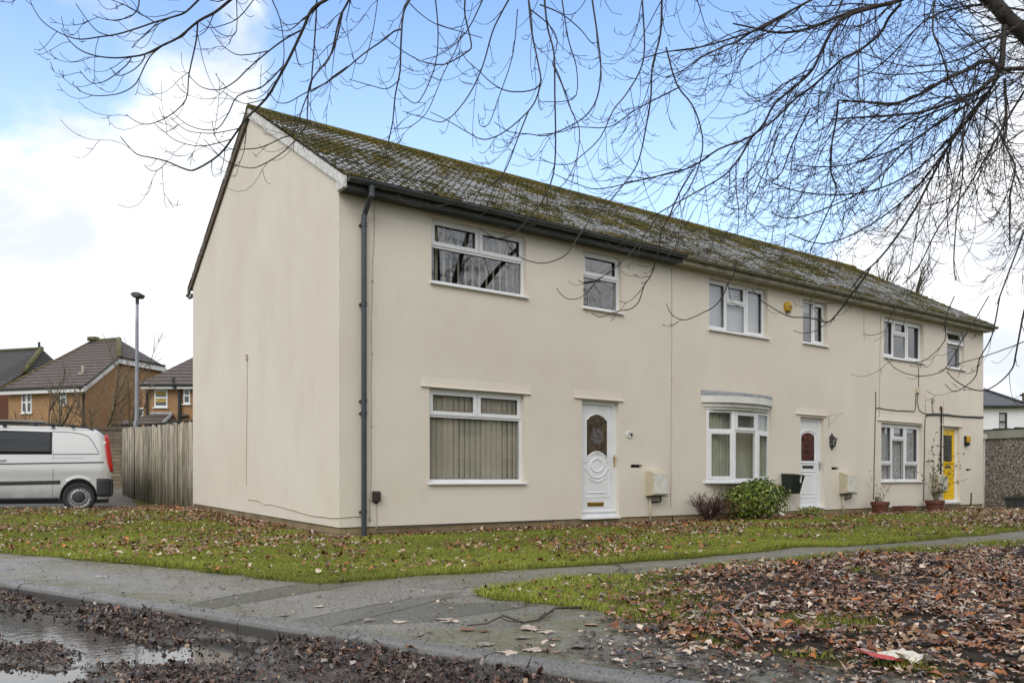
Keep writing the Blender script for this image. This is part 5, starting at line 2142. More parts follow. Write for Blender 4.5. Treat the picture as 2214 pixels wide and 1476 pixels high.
def pave_cols(x, y):
    w1 = (fbm(x, y, 2.5, 9) - .5) * 0.12
    p = np.zeros(len(x))
    for k, q in enumerate(PATCH):
        p = np.maximum(p, (1 - sstep(poly_sd(x, y, q) + w1, -0.03, 0.03)) * (1.0, .75, .9, .45)[k])
    ed = -poly_sd(x, y, PAVE)
    n_ = fbm(x, y, 0.8, 5)
    alg = np.clip((1 - sstep(ed, 0.05, 0.75)) * sstep(n_, .3, .6) + 0.9 * sstep(n_, .5, .68) * (x > -1.5), 0, 1)
    alg = np.maximum(alg, np.where(p > .5, 0.55, 0) * sstep(n_, .35, .6))
    alg = np.maximum(alg, sstep(x, -1.2, .6) * sstep(y, 4.4, 5.6) * (.55 + .45 * n_))
    rx = sstep(x - 0.5 * (y - 3.0), -0.7, 0.7) * (y < 5.9)
    return np.stack([p, alg, rx], 1)


xs = axis([(-45, -16, 2), (-16, -9, 0.3), (-9, 9, 0.045), (9, 40, 0.5)])
ys = axis([(-6, 2.4, 0.8), (2.4, 11, 0.045), (11, 40, 0.4)])
grid_obj('pavement', xs, ys,
         lambda x, y: terrain(x, y) + PZ + (fbm(x, y, 1.5, 6) - .5) * 0.012,
         lambda x, y: (poly_sd(x, y, PAVE) < 0.16) & (kside(x, y) > 0.10) & (poly_sd(x, y, PAVE) > -40), 'asphalt', pave_cols)
grid_obj('driveway', axis([(-40, -16, 2), (-16, -8, 0.2)]), axis([(16.8, 25, 0.2)]),
         lambda x, y: terrain(x, y) + PZ,
         lambda x, y: poly_sd(x, y, DRIVE) < 0.2, 'asphalt', lambda x, y: np.stack([0 * x + .6, 0 * x, 0 * x], 1))

# kerb stones
m, t, bs = new_mat('kerb_concrete')
co = objco(t)
n1_ = t.noise(co, 4.0, 6, 0.65)
n2_ = t.noise(co, 70.0, 4, 0.7)
c = t.mix(t.ramp(n2_, 0.3, 0.7), (0.10, 0.098, 0.092), (0.20, 0.196, 0.185))
c = t.mix(t.ramp(n1_, 0.5, 0.75, 0, 0.6), c, (0.07, 0.062, 0.05))
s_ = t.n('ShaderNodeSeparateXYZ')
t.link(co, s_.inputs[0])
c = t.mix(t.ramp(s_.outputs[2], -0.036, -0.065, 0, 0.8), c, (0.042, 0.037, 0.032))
t.link(c, bs.inputs['Base Color'])
t.link(t.ramp(n1_, 0.3, 0.7, 0.35, 0.6), bs.inputs['Roughness'])
bump(t, bs, n2_, 0.4, 0.006)
M['kerb'] = m
mb = MB()
kk = random.Random(8)
s_k = -12.0
while s_k < 22:
    a, b = KB + KD * s_k, KB + KD * (s_k + 0.907)
    j = kk.uniform(-0.004, 0.004)
    w0, w1 = 0.0 + j, 0.125 + j
    zt = PZ + 0.006 + kk.uniform(-.003, .003)
    prof = [(w0 - 0.004, -0.3), (w0, zt - 0.035), (w0 + 0.008, zt - 0.014), (w0 + 0.028, zt - 0.001), (w1, zt), (w1, -0.3)]
    n = len(prof)
    va = [(a.x + KN.x * p, a.y + KN.y * p, z + float(terrain(a.x, a.y))) for p, z in prof]
    vb = [(b.x + KN.x * p, b.y + KN.y * p, z + float(terrain(b.x, b.y))) for p, z in prof]
    mb.add(va + vb, [(i, (i + 1) % n, n + (i + 1) % n, n + i) for i in range(n)] + [tuple(range(n))[::-1], tuple(range(n, 2 * n))])
    s_k += 0.918
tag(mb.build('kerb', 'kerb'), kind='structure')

# road with mud ridges and standing water
RZ, WZ = -0.118, -0.119
PUD = [gp_(q, WZ) for q in (
    [(-300, 1322), (60, 1316), (130, 1330), (185, 1358), (230, 1366), (330, 1398), (420, 1412), (425, 1424), (350, 1432), (250, 1420), (190, 1424), (150, 1392), (60, 1378), (-300, 1380)],
    [(420, 1375), (500, 1386), (560, 1405), (540, 1412), (440, 1398)],
    [(-100, 1440), (60, 1452), (110, 1466), (60, 1490), (-100, 1490)],
    [(170, 1392), (300, 1402), (380, 1420), (300, 1428), (210, 1414)])]


def road_z(x, y):
    n_ = fbm(x, y, 2.6, 3, 5)
    n2_ = fbm(x, y, 12.0, 8, 3)
    al = x * KD.x + y * KD.y
    rut = fbm(al * .22, kside(x, y), 4.5, 33, 3)
    z = RZ + 0.012 + (n_ - .5) * 0.03 + (rut - .5) * .06 + (n2_ - .5) * 0.045 + (fbm(x, y, 26.0, 18, 2) - .5) * .022
    ks = -kside(x, y)
    z = z + 0.045 * (1 - sstep(ks, 0.02, 0.5)) * (0.5 + n_) * (.25 + .75 * sstep(x, -3.6, -1.6))
    d = np.full(np.shape(x), 9.0)
    for q in PUD:
        d = np.minimum(d, poly_sd(x, y, q))
    d = d + (fbm(x, y, 5.0, 2, 4) - .5) * 0.36
    d = d - 0.08
    z = np.where(d < 0.25, z + (-0.032 - z + RZ + (n2_ - .5) * .03) * (1 - sstep(d, -0.05, 0.16)), z)
    return z


m, t, bs = new_mat('muddy_road')
co = objco(t)
s_ = t.n('ShaderNodeSeparateXYZ')
t.link(co, s_.inputs[0])
mid = t.noise(co, 7.0, 6, 0.7)
fine = t.noise(co, 75.0, 5, 0.7)
hgt = t.math('ADD', t.math('MULTIPLY', t.math('SUBTRACT', s_.outputs[2], RZ), 10.0), t.math('MULTIPLY', mid, 0.55))
asf = t.mix(t.ramp(fine, 0.3, 0.7), (0.10, 0.094, 0.087), (0.24, 0.228, 0.21))
mudc = t.mix(t.ramp(fine, 0.3, 0.7), (0.036, 0.027, 0.022), (0.13, 0.10, 0.084))
mk = t.ramp(t.math('ADD', hgt, t.math('MULTIPLY', t.math('SUBTRACT', fine, .5), .5)), 0.22, 0.50)
t.link(t.mix(mk, asf, mudc), bs.inputs['Base Color'])
t.link(t.ramp(t.math('ADD', mk, t.math('MULTIPLY', t.math('SUBTRACT', fine, .5), 1.2)), 0, 1, 0.26, 0.62), bs.inputs['Roughness'])
bump(t, bs, t.math('ADD', t.math('MULTIPLY', mid, 1.2), fine), 0.9, 0.02)
M['road'] = m
xs = axis([(-45, -9, 1.5), (-9, 3.4, 0.028), (3.4, 30, 1.5)])
ys = axis([(-20, 2.4, 1.2), (2.4, 10.0, 0.028), (10, 30, 1.5)])
grid_obj('road', xs, ys, road_z, lambda x, y: kside(x, y) < 0.06, 'road')
m, t, bs = new_mat('puddle_water')
bs.inputs['Base Color'].default_value = (0.035, 0.030, 0.025, 1)
bs.inputs['Roughness'].default_value = 0.015
bs.inputs['IOR'].default_value = 1.45
bs.inputs['Specular IOR Level'].default_value = 0.9
bump(t, bs, t.noise(objco(t), 14.0, 5, 0.6), 0.07, 0.01)
M['water'] = m
pw = np.array([(-10, 2.0), (1.0, 2.0), (1.0, 8), (-10, 8)])
keepw = []
mb = MB()
a, b = KA + KD * 6, KB - KD * 1.0
o_ = KN * -0.03
mb.add([(a.x + o_.x, a.y + o_.y, WZ - .012), (b.x + o_.x, b.y + o_.y, WZ - .012), (b.x - KN.x * 3.2, b.y - KN.y * 3.2, WZ - .012), (a.x - KN.x * 3.2, a.y - KN.y * 3.2, WZ - .012)], [(0, 1, 2, 3)])
tag(mb.build('puddle', 'water'), kind='structure')
MB().add([(-900, -900, -0.36), (900, -900, -0.36), (900, 900, -0.36), (-900, 900, -0.36)], [(0, 1, 2, 3)]).build('ground', simple('distant_ground', (0.06, 0.075, 0.03), 0.9, 0.3, 0.05))
tag(bpy.data.objects['ground'], kind='structure')


# ------------------------------------------------------------------ grass blades
def in_view(x, y, z=0.0, mrg=420):
    px = CX + FPX * x / y
    py = HY - FPX * (z - CAMZ) / y
    return (px > -mrg) & (px < IW + mrg) & (py < IH + mrg)


def house_local(x, y):
    dx, dy = x - CORNER.x, y - CORNER.y
    return dx * FD.x + dy * FD.y, dx * GD.x + dy * GD.y


def blades(n, x0, x1, y0, y1, dens, hmin, hmax, wid):
    x, y = R.uniform(x0, x1, n), R.uniform(y0, y1, n)
    k = in_view(x, y) & (kside(x, y) > 0.15)
    x, y = x[k], y[k]
    d = np.minimum(poly_sd(x, y, PAVE), poly_sd(x, y, DRIVE)) + (fbm(x, y, 3.0, 4) - 0.5) * 0.16
    lx, ly = house_local(x, y)
    k = (d > 0.005) & ~((lx > -0.02) & (lx < 20) & (ly > -0.04))
    k &= ~((ly > 8.2) & (lx > -3.5) & (ly < 13))
    x, y, lx, ly, d = x[k], y[k], lx[k], ly[k], d[k]
    pr = dens(x, y, lx, ly)
    k = R.random(len(x)) < pr
    x, y, d = x[k], y[k], d[k]
    n = len(x)
    z = terrain(x, y) + (fbm(x, y, 1.2, 2) - .5) * 0.03 - 0.006
    clump = fbm(x, y, 2.2, 12)
    h = R.uniform(hmin, hmax, n) * (0.35 + 1.5 * clump ** 1.5) * (1 + .7 * (d < .14) * R.random(n))
    az = R.uniform(0, 2 * np.pi, n)
    lean_ = R.uniform(0.2, 1.1, n)
    fa = R.uniform(0, 2 * np.pi, n)
    wx, wy = np.cos(fa) * wid / 2, np.sin(fa) * wid / 2
    dx, dy = np.cos(az) * h * lean_, np.sin(az) * h * lean_
    v = np.empty((n, 5, 3))
    v[:, 0] = np.stack([x - wx, y - wy, z], 1)
    v[:, 1] = np.stack([x + wx, y + wy, z], 1)
    v[:, 2] = np.stack([x + dx * .4 + wx * .8, y + dy * .4 + wy * .8, z + h * .6], 1)
    v[:, 3] = np.stack([x + dx * .4 - wx * .8, y + dy * .4 - wy * .8, z + h * .6], 1)
    v[:, 4] = np.stack([x + dx, y + dy, z + h * (1.0 - .35 * lean_ * .6)], 1)
    base = np.arange(n)[:, None] * 5
    tr = np.concatenate([base + np.array([[0, 1, 2]]), base + np.array([[0, 2, 3]]), base + np.array([[3, 2, 4]])], 0)
    pal = np.array([(0.20, 0.24, 0.030), (0.285, 0.31, 0.036), (0.14, 0.18, 0.026), (0.33, 0.275, 0.10), (0.32, 0.32, 0.055)])
    pick = R.choice(5, n, p=[.36, .25, .2, .06, .13])
    c = pal[pick] * R.uniform(.75, 1.2, n)[:, None]
    tone = fbm(x, y, 0.8, 31)
    c = c * (0.62 + 0.8 * tone)[:, None]
    return v.reshape(-1, 3), tr, np.repeat(c, 5, 0)


def join_np(parts):
    V, T, C, k = [], [], [], 0
    for v, t_, c in parts:
        V.append(v)
        T.append(t_ + k)
        C.append(c)
        k += len(v)
    return np.concatenate(V), np.concatenate(T), np.concatenate(C)


M['blade'] = vcol_mat('grass_blade', 0.55, 0.3, 0.15, 20)


def d_lawn(x, y, lx, ly):
    p = np.ones(len(x))
    p = np.where(in_poly(x, y, VERGE), verge_grass(x, y) * .95, p)
    p *= 0.55 + 0.45 * sstep(fbm(x, y, 1.6, 17), .3, .5)
    p = np.where((ly > -0.55) & (lx > 2.2) & (lx < 11), p * .15, p)          # leaf bed along the wall
    p = np.where((lx < 0) & (lx > -0.45) & (ly > 2.0), p * .2, p)
    return p


gr = [blades(1800000, -10, 11, 3, 11.5, d_lawn, .022, .05, .0036), blades(800000, -17, 23, 11.5, 21, d_lawn, .03, .055, .007)]
v, tr, c = join_np(gr)
print('blades', len(v) // 5)
tag(np_mesh('grass', v, tr, 'blade', c), kind='stuff')

# ------------------------------------------------------------------ fallen leaves
OUT = [(0, 1.0), (22, .64), (48, .95), (76, .60), (108, .82), (146, .5), (180, .38), (214, .5), (252, .82), (284, .60), (312, .95), (340, .64)]
OUT = np.array([(r_ * math.cos(math.radians(a_)), r_ * math.sin(math.radians(a_))) for a_, r_ in OUT])
PAL = {'rust': (0.235, 0.092, 0.036), 'dark': (0.105, 0.050, 0.028), 'tan': (0.33, 0.21, 0.12), 'pale': (0.52, 0.42, 0.335), 'orange': (0.38, 0.13, 0.03), 'wet': (0.052, 0.037, 0.030), 'grey': (0.26, 0.22, 0.195)}


def leaves_at(x, y, z, size, mixw, tilt=0.35, curl=0.5):
    n = len(x)
    names = list(mixw)
    pk = R.choice(len(names), n, p=np.array([mixw[k] for k in names]) / sum(mixw.values()))
    c = np.array([PAL[k] for k in names])[pk] * R.uniform(.65, 1.3, n)[:, None]
    s = R.uniform(size[0], size[1], n)
    sx = s * R.uniform(.32, 1.0, n)
    pts = np.concatenate([np.zeros((1, 2)), OUT])
    m_ = len(pts)
    lx = pts[None, :, 0] * s[:, None] * (1 + .26 * R.standard_normal((n, m_)))
    ly = pts[None, :, 1] * sx[:, None] * (1 + .2 * R.standard_normal((n, m_)))
    cu = R.normal(0, curl, n)[:, None]
    cv = R.normal(0, curl * .7, n)[:, None]
    lz = cu * ly ** 2 / s[:, None] + cv * lx ** 2 / s[:, None] * .7 + R.normal(0, .10, (n, m_)) * s[:, None] * min(1, curl * 2)
    # random rotation: spin about z then tilt about a random horizontal axis
    a = R.uniform(0, 2 * np.pi, n)[:, None]
    X, Y = lx * np.cos(a) - ly * np.sin(a), lx * np.sin(a) + ly * np.cos(a)
    b = R.uniform(0, 2 * np.pi, n)[:, None]
    tl = R.normal(0, tilt, n)[:, None]
    ux, uy = np.cos(b), np.sin(b)
    d = X * ux + Y * uy
    Z = lz * np.cos(tl) + d * np.sin(tl)
    d2 = d * np.cos(tl) - lz * np.sin(tl)
    X, Y = X + ux * (d2 - d), Y + uy * (d2 - d)
    low = np.minimum(Z.min(1), 0)
    Z = Z - (low * .75)[:, None] + z[:, None]
    v = np.stack([X + x[:, None], Y + y[:, None], Z], 2).reshape(-1, 3)
    base = np.arange(n)[:, None] * m_
    tr = np.concatenate([base + np.array([[0, k, k % 12 + 1]]) for k in range(1, 13)], 0)
    cc = np.repeat(c, m_, 0) * R.uniform(.85, 1.15, (n * m_, 1))
    return v, tr, cc


def scatter(n, x0, x1, y0, y1, dens):
    x, y = R.uniform(x0, x1, n), R.uniform(y0, y1, n)
    k = in_view(x, y)
    x, y = x[k], y[k]
    k = R.random(len(x)) < dens(x, y)
    return x[k], y[k]


def on_ground(x, y):
    pv = (poly_sd(x, y, PAVE) < 0)
    return terrain(x, y) + np.where(pv, PZ + .006, 0.006)


def dens_lawn(x, y):
    lx, ly = house_local(x, y)
    d = np.minimum(poly_sd(x, y, PAVE), poly_sd(x, y, DRIVE))
    n_ = fbm(x, y, 0.75, 41)
    n2_ = fbm(x, y, 2.6, 43)
    p = 0.05 + 0.62 * sstep(n_ * .6 + n2_ * .4, .44, .62)
    p = p * (.5 + .5 * sstep(d, .05, .9))
    p = np.where((ly > -0.75) & (lx > 1.6) & (lx < 11.5), np.maximum(p, .95 * sstep(lx, 1.4, 3.4)), p)
    p = np.where((lx < 0) & (lx > -0.75) & (ly > 2.2) & (ly < 9), np.maximum(p, .9), p)
    p = np.where((lx > -4) & (lx < 0) & (ly > 6.5) & (ly < 12), np.maximum(p, .45), p)
    p = np.where(lx > 11, p * .75, p)
    ok = (d > -0.02) & (kside(x, y) > .2) & ~((lx > 0) & (lx < 20) & (ly > -0.01)) & ~in_poly(x, y, VERGE)
    return p * ok


def dens_verge(x, y):
    g_ = verge_grass(x, y)
    n_ = fbm(x, y, 1.3, 53)
    n3_ = fbm(x, y, 3.5, 57)
    p = 0.10 + 0.90 * sstep(n_ * .6 + n3_ * .4, .36, .58)
    p = p * (1 - .72 * g_)
    sd = poly_sd(x, y, VERGE)
    lowb = kside(x, y) < 2.6
    p = np.where(lowb, p * (1 - .93 * sstep(sd + (n3_ - .5) * .5, -.30, .32)), p * (sd < .02))
    return p * (sd < .5) * (kside(x, y) > .13)


M['leaf'] = vcol_mat('fallen_leaf', 0.38, 0.45, 0.25, 30)
lw = {'rust': 3.4, 'dark': 2.6, 'tan': 2.0, 'pale': 1.7, 'orange': .35, 'grey': .7, 'wet': 1.0}
P_ = []
x, y = scatter(120000, -17, 13, 6, 20, dens_lawn)
P_.append(leaves_at(x, y, on_ground(x, y) + R.uniform(.012, .036, len(x)), (.020, .046), {'rust': 4.0, 'dark': 2.0, 'tan': 2.0, 'pale': 1.9, 'orange': 1.3}, .38, .8))
x, y = scatter(26000, 8, 22, 12, 24, dens_lawn)
P_.append(leaves_at(x, y, on_ground(x, y) + R.uniform(.012, .03, len(x)), (.035, .06), {'rust': 2, 'dark': 2, 'tan': 1.5, 'pale': 2.2}, .5, .9))
v, tr, c = join_np(P_)
print('lawn leaves', len(v) // 13)
tag(np_mesh('lawn_leaves', v, tr, 'leaf', c), kind='stuff')
P_ = []
x, y = scatter(190000, -1, 13, 2.4, 13.5, dens_verge)
P_.append(leaves_at(x, y, on_ground(x, y) + R.uniform(.0, .026, len(x)), (.014, .037), lw, .17, .6))
x, y = scatter(13000, -1, 10, 2.6, 10, dens_verge)
P_.append(leaves_at(x, y, on_ground(x, y) + R.uniform(.014, .034, len(x)), (.028, .054), {'rust': 3.0, 'orange': .6, 'pale': 1.2, 'tan': 2.4, 'dark': 2.0, 'grey': .6}, .18, .6))
v, tr, c = join_np(P_)
print('verge leaves', len(v) // 13)
tag(np_mesh('verge_leaves', v, tr, 'leaf', c), kind='stuff')
# wet leaves trodden into the gutter and over the muddy end of the pavement
P_ = []


def dens_gut(x, y):
    ks = -kside(x, y)
    n_ = fbm(x, y, 2.2, 61)
    d = np.full(np.shape(x), 9.0)
    for q in PUD:
        d = np.minimum(d, poly_sd(x, y, q))
    p = (1 - sstep(ks, .12, .6)) * (0.15 + .75 * n_) + .20 * sstep(n_, .50, .66)
    p = np.where(d < 0.0, p * .15, p)
    return p * (ks > 0.03) * (ks < 3)


x, y = scatter(70000, -8, 3, 2.8, 9, dens_gut)
P_.append(leaves_at(x, y, road_z(x, y) + R.uniform(-.008, .024, len(x)), (.010, .036), {'wet': 4, 'dark': 2.4, 'rust': .2, 'tan': .4, 'grey': .8}, .45, .9))


def dens_frag(x, y):
    ks = -kside(x, y)
    n_ = fbm(x, y, 2.6, 3, 5)
    n2_ = fbm(x, y, 7.0, 91)
    d = np.full(np.shape(x), 9.0)
    for q in PUD:
        d = np.minimum(d, poly_sd(x, y, q))
    p = .25 + .75 * sstep(n_ * .5 + n2_ * .5, .42, .6)
    return p * (.13 + .87 * sstep(d, -.10, .08)) * (ks > .02) * (ks < 3.2)


x, y = scatter(260000, -7, 3, 2.8, 8, dens_frag)
P_.append(leaves_at(x, y, road_z(x, y) + R.uniform(-.003, .008, len(x)), (.004, .020), {'wet': 4, 'dark': 2.2, 'grey': .6, 'tan': .3}, .5, 1.0))


def dens_mud(x, y):
    c_ = pave_cols(x, y)[:, 2]
    n_ = fbm(x, y, 2.4, 71)
    p = c_ * (.18 + .82 * sstep(n_, .38, .62)) + .015
    return p * (poly_sd(x, y, PAVE) < 0.05) * (kside(x, y) > .14) * (y < 7)


x, y = scatter(60000, -7, 6, 2.8, 7, dens_mud)
P_.append(leaves_at(x, y, on_ground(x, y) + R.uniform(-.002, .008, len(x)), (.006, .030), {'wet': 3, 'dark': 2, 'grey': 1.6, 'pale': 1.2, 'tan': .6}, .2, .5))
v, tr, c = join_np(P_)
print('gutter leaves', len(v) // 13)
M['wet_leaf'] = vcol_mat('wet_leaf', 0.28, 0.6, 0.25, 30)
tag(np_mesh('gutter_leaves', v, tr, 'wet_leaf', c), kind='stuff')

# crumbs of leaf and bark trodden over the pavement


def dens_crumb(x, y):
    n_ = fbm(x, y, 1.6, 81)
    ed = -poly_sd(x, y, PAVE)
    p = .12 + .5 * sstep(n_, .4, .65) + .5 * (1 - sstep(ed, .02, .25))
    return p * (ed > -.05) * (kside(x, y) > .01)


x, y = scatter(110000, -10, 10, 3, 13, dens_crumb)
v, tr, c = leaves_at(x, y, on_ground(x, y) + .001, (.003, .011), {'wet': 4, 'dark': 2, 'pale': .3, 'grey': .3}, .3, .6)
tag(np_mesh('pavement_crumbs', v, tr, 'wet_leaf', c), kind='stuff')

# loose leaves that can be told apart, lying flat on the pavement
loose = [(860, 1346, 'pale'), (908, 1372, 'grey'), (955, 1340, 'grey'), (1010, 1362, 'rust'), (1045, 1366, 'rust'), (1140, 1360, 'pale'), (1180, 1368, 'pale'), (1125, 1380, 'grey'), (1100, 1412, 'pale'), (1150, 1408, 'pale'), (1250, 1400, 'grey'), (1205, 1385, 'rust'), (1050, 1394, 'grey'), (980, 1345, 'pale'), (800, 1343, 'grey'), (690, 1312, 'pale'), (610, 1332, 'grey'), (1045, 1230, 'pale'), (1090, 1237, 'pale'), (1330, 1430, 'pale'), (1400, 1420, 'grey'), (1280, 1352, 'tan'), (215, 1247, 'pale'), (1460, 1440, 'grey')]
wkind = {'pale': 'pale', 'grey': 'greyish', 'rust': 'rust brown', 'tan': 'tan'}
for px, py, kd in loose:
    gx, gy = G(px, py, PZ)
    v, tr, c = leaves_at(np.array([0.0]), np.array([0.0]), np.array([0.006]), (.055, .08), {kd: 1}, .05, .12)
    o = np_mesh('fallen_leaf', v, tr, 'leaf', c)
    o.location = (gx, gy, float(terrain(gx, gy)) + PZ)
    tag(o, wkind[kd] + ' dead leaf lying flat on the bare pavement', 'leaf', 'loose leaves on the pavement')
for px, py, kd, lab in ((890, 1434, 'orange', 'bright orange leaf lying in the gutter below the kerb'), (733, 1388, 'rust', 'rusty curled leaf standing in the gutter near the kerb joint')):
    gx, gy = G(px, py, -0.11)
    v, tr, c = leaves_at(np.array([0.0]), np.array([0.0]), np.array([0.0]), (.075, .085), {kd: 1}, .25, .5)
    o = np_mesh('fallen_leaf', v, tr, 'leaf', c)
    o.location = (gx, gy, float(road_z(np.array([gx]), np.array([gy]))[0]) + .02)
    tag(o, lab, 'leaf')

# torn packaging, dropped twigs
gx, gy = G(1945, 1440, -0.01)
r = tag(empty('litter', (gx, gy, float(terrain(gx, gy))), 0.3), 'torn white paper with a red strip lying in the leaves', 'litter')
M['paper'] = simple('dirty_paper', (0.62, 0.58, 0.50), 0.7, 0.2, 30.0)
M['red_paper'] = simple('red_card', (0.42, 0.05, 0.045), 0.5, 0.2, 20.0)
mb = MB()
nx, ny = 9, 5
rr = random.Random(2)
for i in range(nx + 1):
    for j in range(ny + 1):
        e = (i in (0, nx)) or (j in (0, ny))
        mb.v.append((-.10 + .26 * i / nx + (rr.uniform(-.012, .012) if e else 0), -.10 + .20 * j / ny + (rr.uniform(-.015, .015) if e else 0), .045 + .012 * math.sin(i * 1.3) + .014 * math.cos(j * 1.7 + i)))
for i in range(nx):
    for j in range(ny):
        q = i * (ny + 1) + j
        mb.f.append((q, q + ny + 1, q + ny + 2, q + 1))
        mb.m.append(0)
mb.build('paper', 'paper', r)
mb = MB()
mb.add([(-.22, .10, .09), (-.17, -.02, .05), (-.06, -.10, .04), (-.08, -.04, .055), (-.15, .05, .065)], [(0, 1, 2, 3, 4)])
mb.build('red_strip', 'red_paper', r)
r.scale = (.85, .85, .85)
M['bark_wet'] = simple('wet_twig', (0.045, 0.034, 0.026), 0.5, 0.3, 20.0)
M['twig_pale'] = simple('pale_twig', (0.20, 0.16, 0.13), 0.6, 0.25, 20.0)


def ground_twig(pxs, r0, r1, label, mat='bark_wet', z=0.02, side=()):
    pts = []
    for i, (px, py) in enumerate(pxs):
        gx, gy = G(px, py, PZ + z)
        pts.append((gx, gy, float(terrain(gx, gy)) + PZ + z + 0.012 * math.sin(i * 1.9)))
    o0 = Vector(pts[0])
    mb = MB()
    loc = [tuple(Vector(p) - o0) for p in pts]
    mb.tube(loc, [r0 + (r1 - r0) * i / (len(loc) - 1) for i in range(len(loc))], 6)
    for sp in side:
        q = []
        for i, (px, py) in enumerate(sp):
            gx, gy = G(px, py, PZ + z)
            q.append(tuple(Vector((gx, gy, float(terrain(gx, gy)) + PZ + z + .01 * i)) - o0))
        mb.tube(q, [r1 * 1.2] + [r1] * (len(q) - 1), 5)
    o = mb.build('fallen_twig', mat, None, smooth=True)
    o.location = o0
    return tag(o, label, 'twig')


ground_twig([(1270, 1312), (1200, 1318), (1165, 1336), (1130, 1343), (1088, 1334), (1052, 1347), (1010, 1347)], .009, .004, 'dark forked twig lying across the pavement beside the verge', side=[[(1130, 1343), (1100, 1346), (1080, 1341)], [(1165, 1336), (1180, 1326)]])
ground_twig([(1325, 1216), (1345, 1228), (1370, 1252)], .006, .004, 'short straight twig lying over the path edge')
ground_twig([(1210, 1250), (1285, 1242), (1320, 1241), (1343, 1226)], .007, .004, 'long crooked twig lying along the middle of the path', side=[[(1285, 1242), (1270, 1238)]])
ground_twig([(1655, 1273), (1620, 1288), (1592, 1310), (1582, 1328), (1600, 1352), (1628, 1376)], .010, .006, 'pale curved twig arching out of the leaves', 'twig_pale', .06)
ground_twig([(1785, 1270), (1850, 1275), (1900, 1281)], .006, .004, 'thin dark twig lying on top of the thick leaves', z=.06)
ground_twig([(2030, 1290), (2070, 1290), (2120, 1293)], .008, .005, 'dark twig lying at the right of the leaf carpet', z=.06)
ground_twig([(610, 1457), (680, 1470), (740, 1473)], .006, .004, 'thin straight twig lying on the muddy road', z=-.09)

# ------------------------------------------------------------------ the overhanging tree
m, t, bs = new_mat('dark_bark')
co = objco(t)
n_ = t.noise(t.mapping(co, scale=(1, 1, .5)), 9.0, 6, 0.65)
c = t.mix(t.ramp(n_, .35, .7), (0.018, 0.014, 0.012), (0.060, 0.050, 0.040))
c = t.mix(t.ramp(t.noise(co, 2.0, 4, .6), .55, .75, 0, .5), c, (0.05, 0.055, 0.03))
t.link(c, bs.inputs['Base Color'])
bs.inputs['Roughness'].default_value = 0.8
bump(t, bs, n_, .6, .02)
M['bark'] = m
TR = random.Random(77)
tree = tag(empty('overhanging_tree', (8.6, 8.6, float(terrain(8.6, 8.6))), 0.0), 'large bare tree whose dark drooping branches hang over the terrace from the right', 'tree')
TO = Vector((8.6, 8.6, 0))
Z5, Z6, Z7, Z8 = (0, 0, 2.992), (700, 0, 2.913), (1440, 0, 2.636), (1100, 380, 4.34)
Z7b, Z6b, Z2 = (1440, 540, 5.27), (1840, 640, 2.952), (700, 360, 4.1)
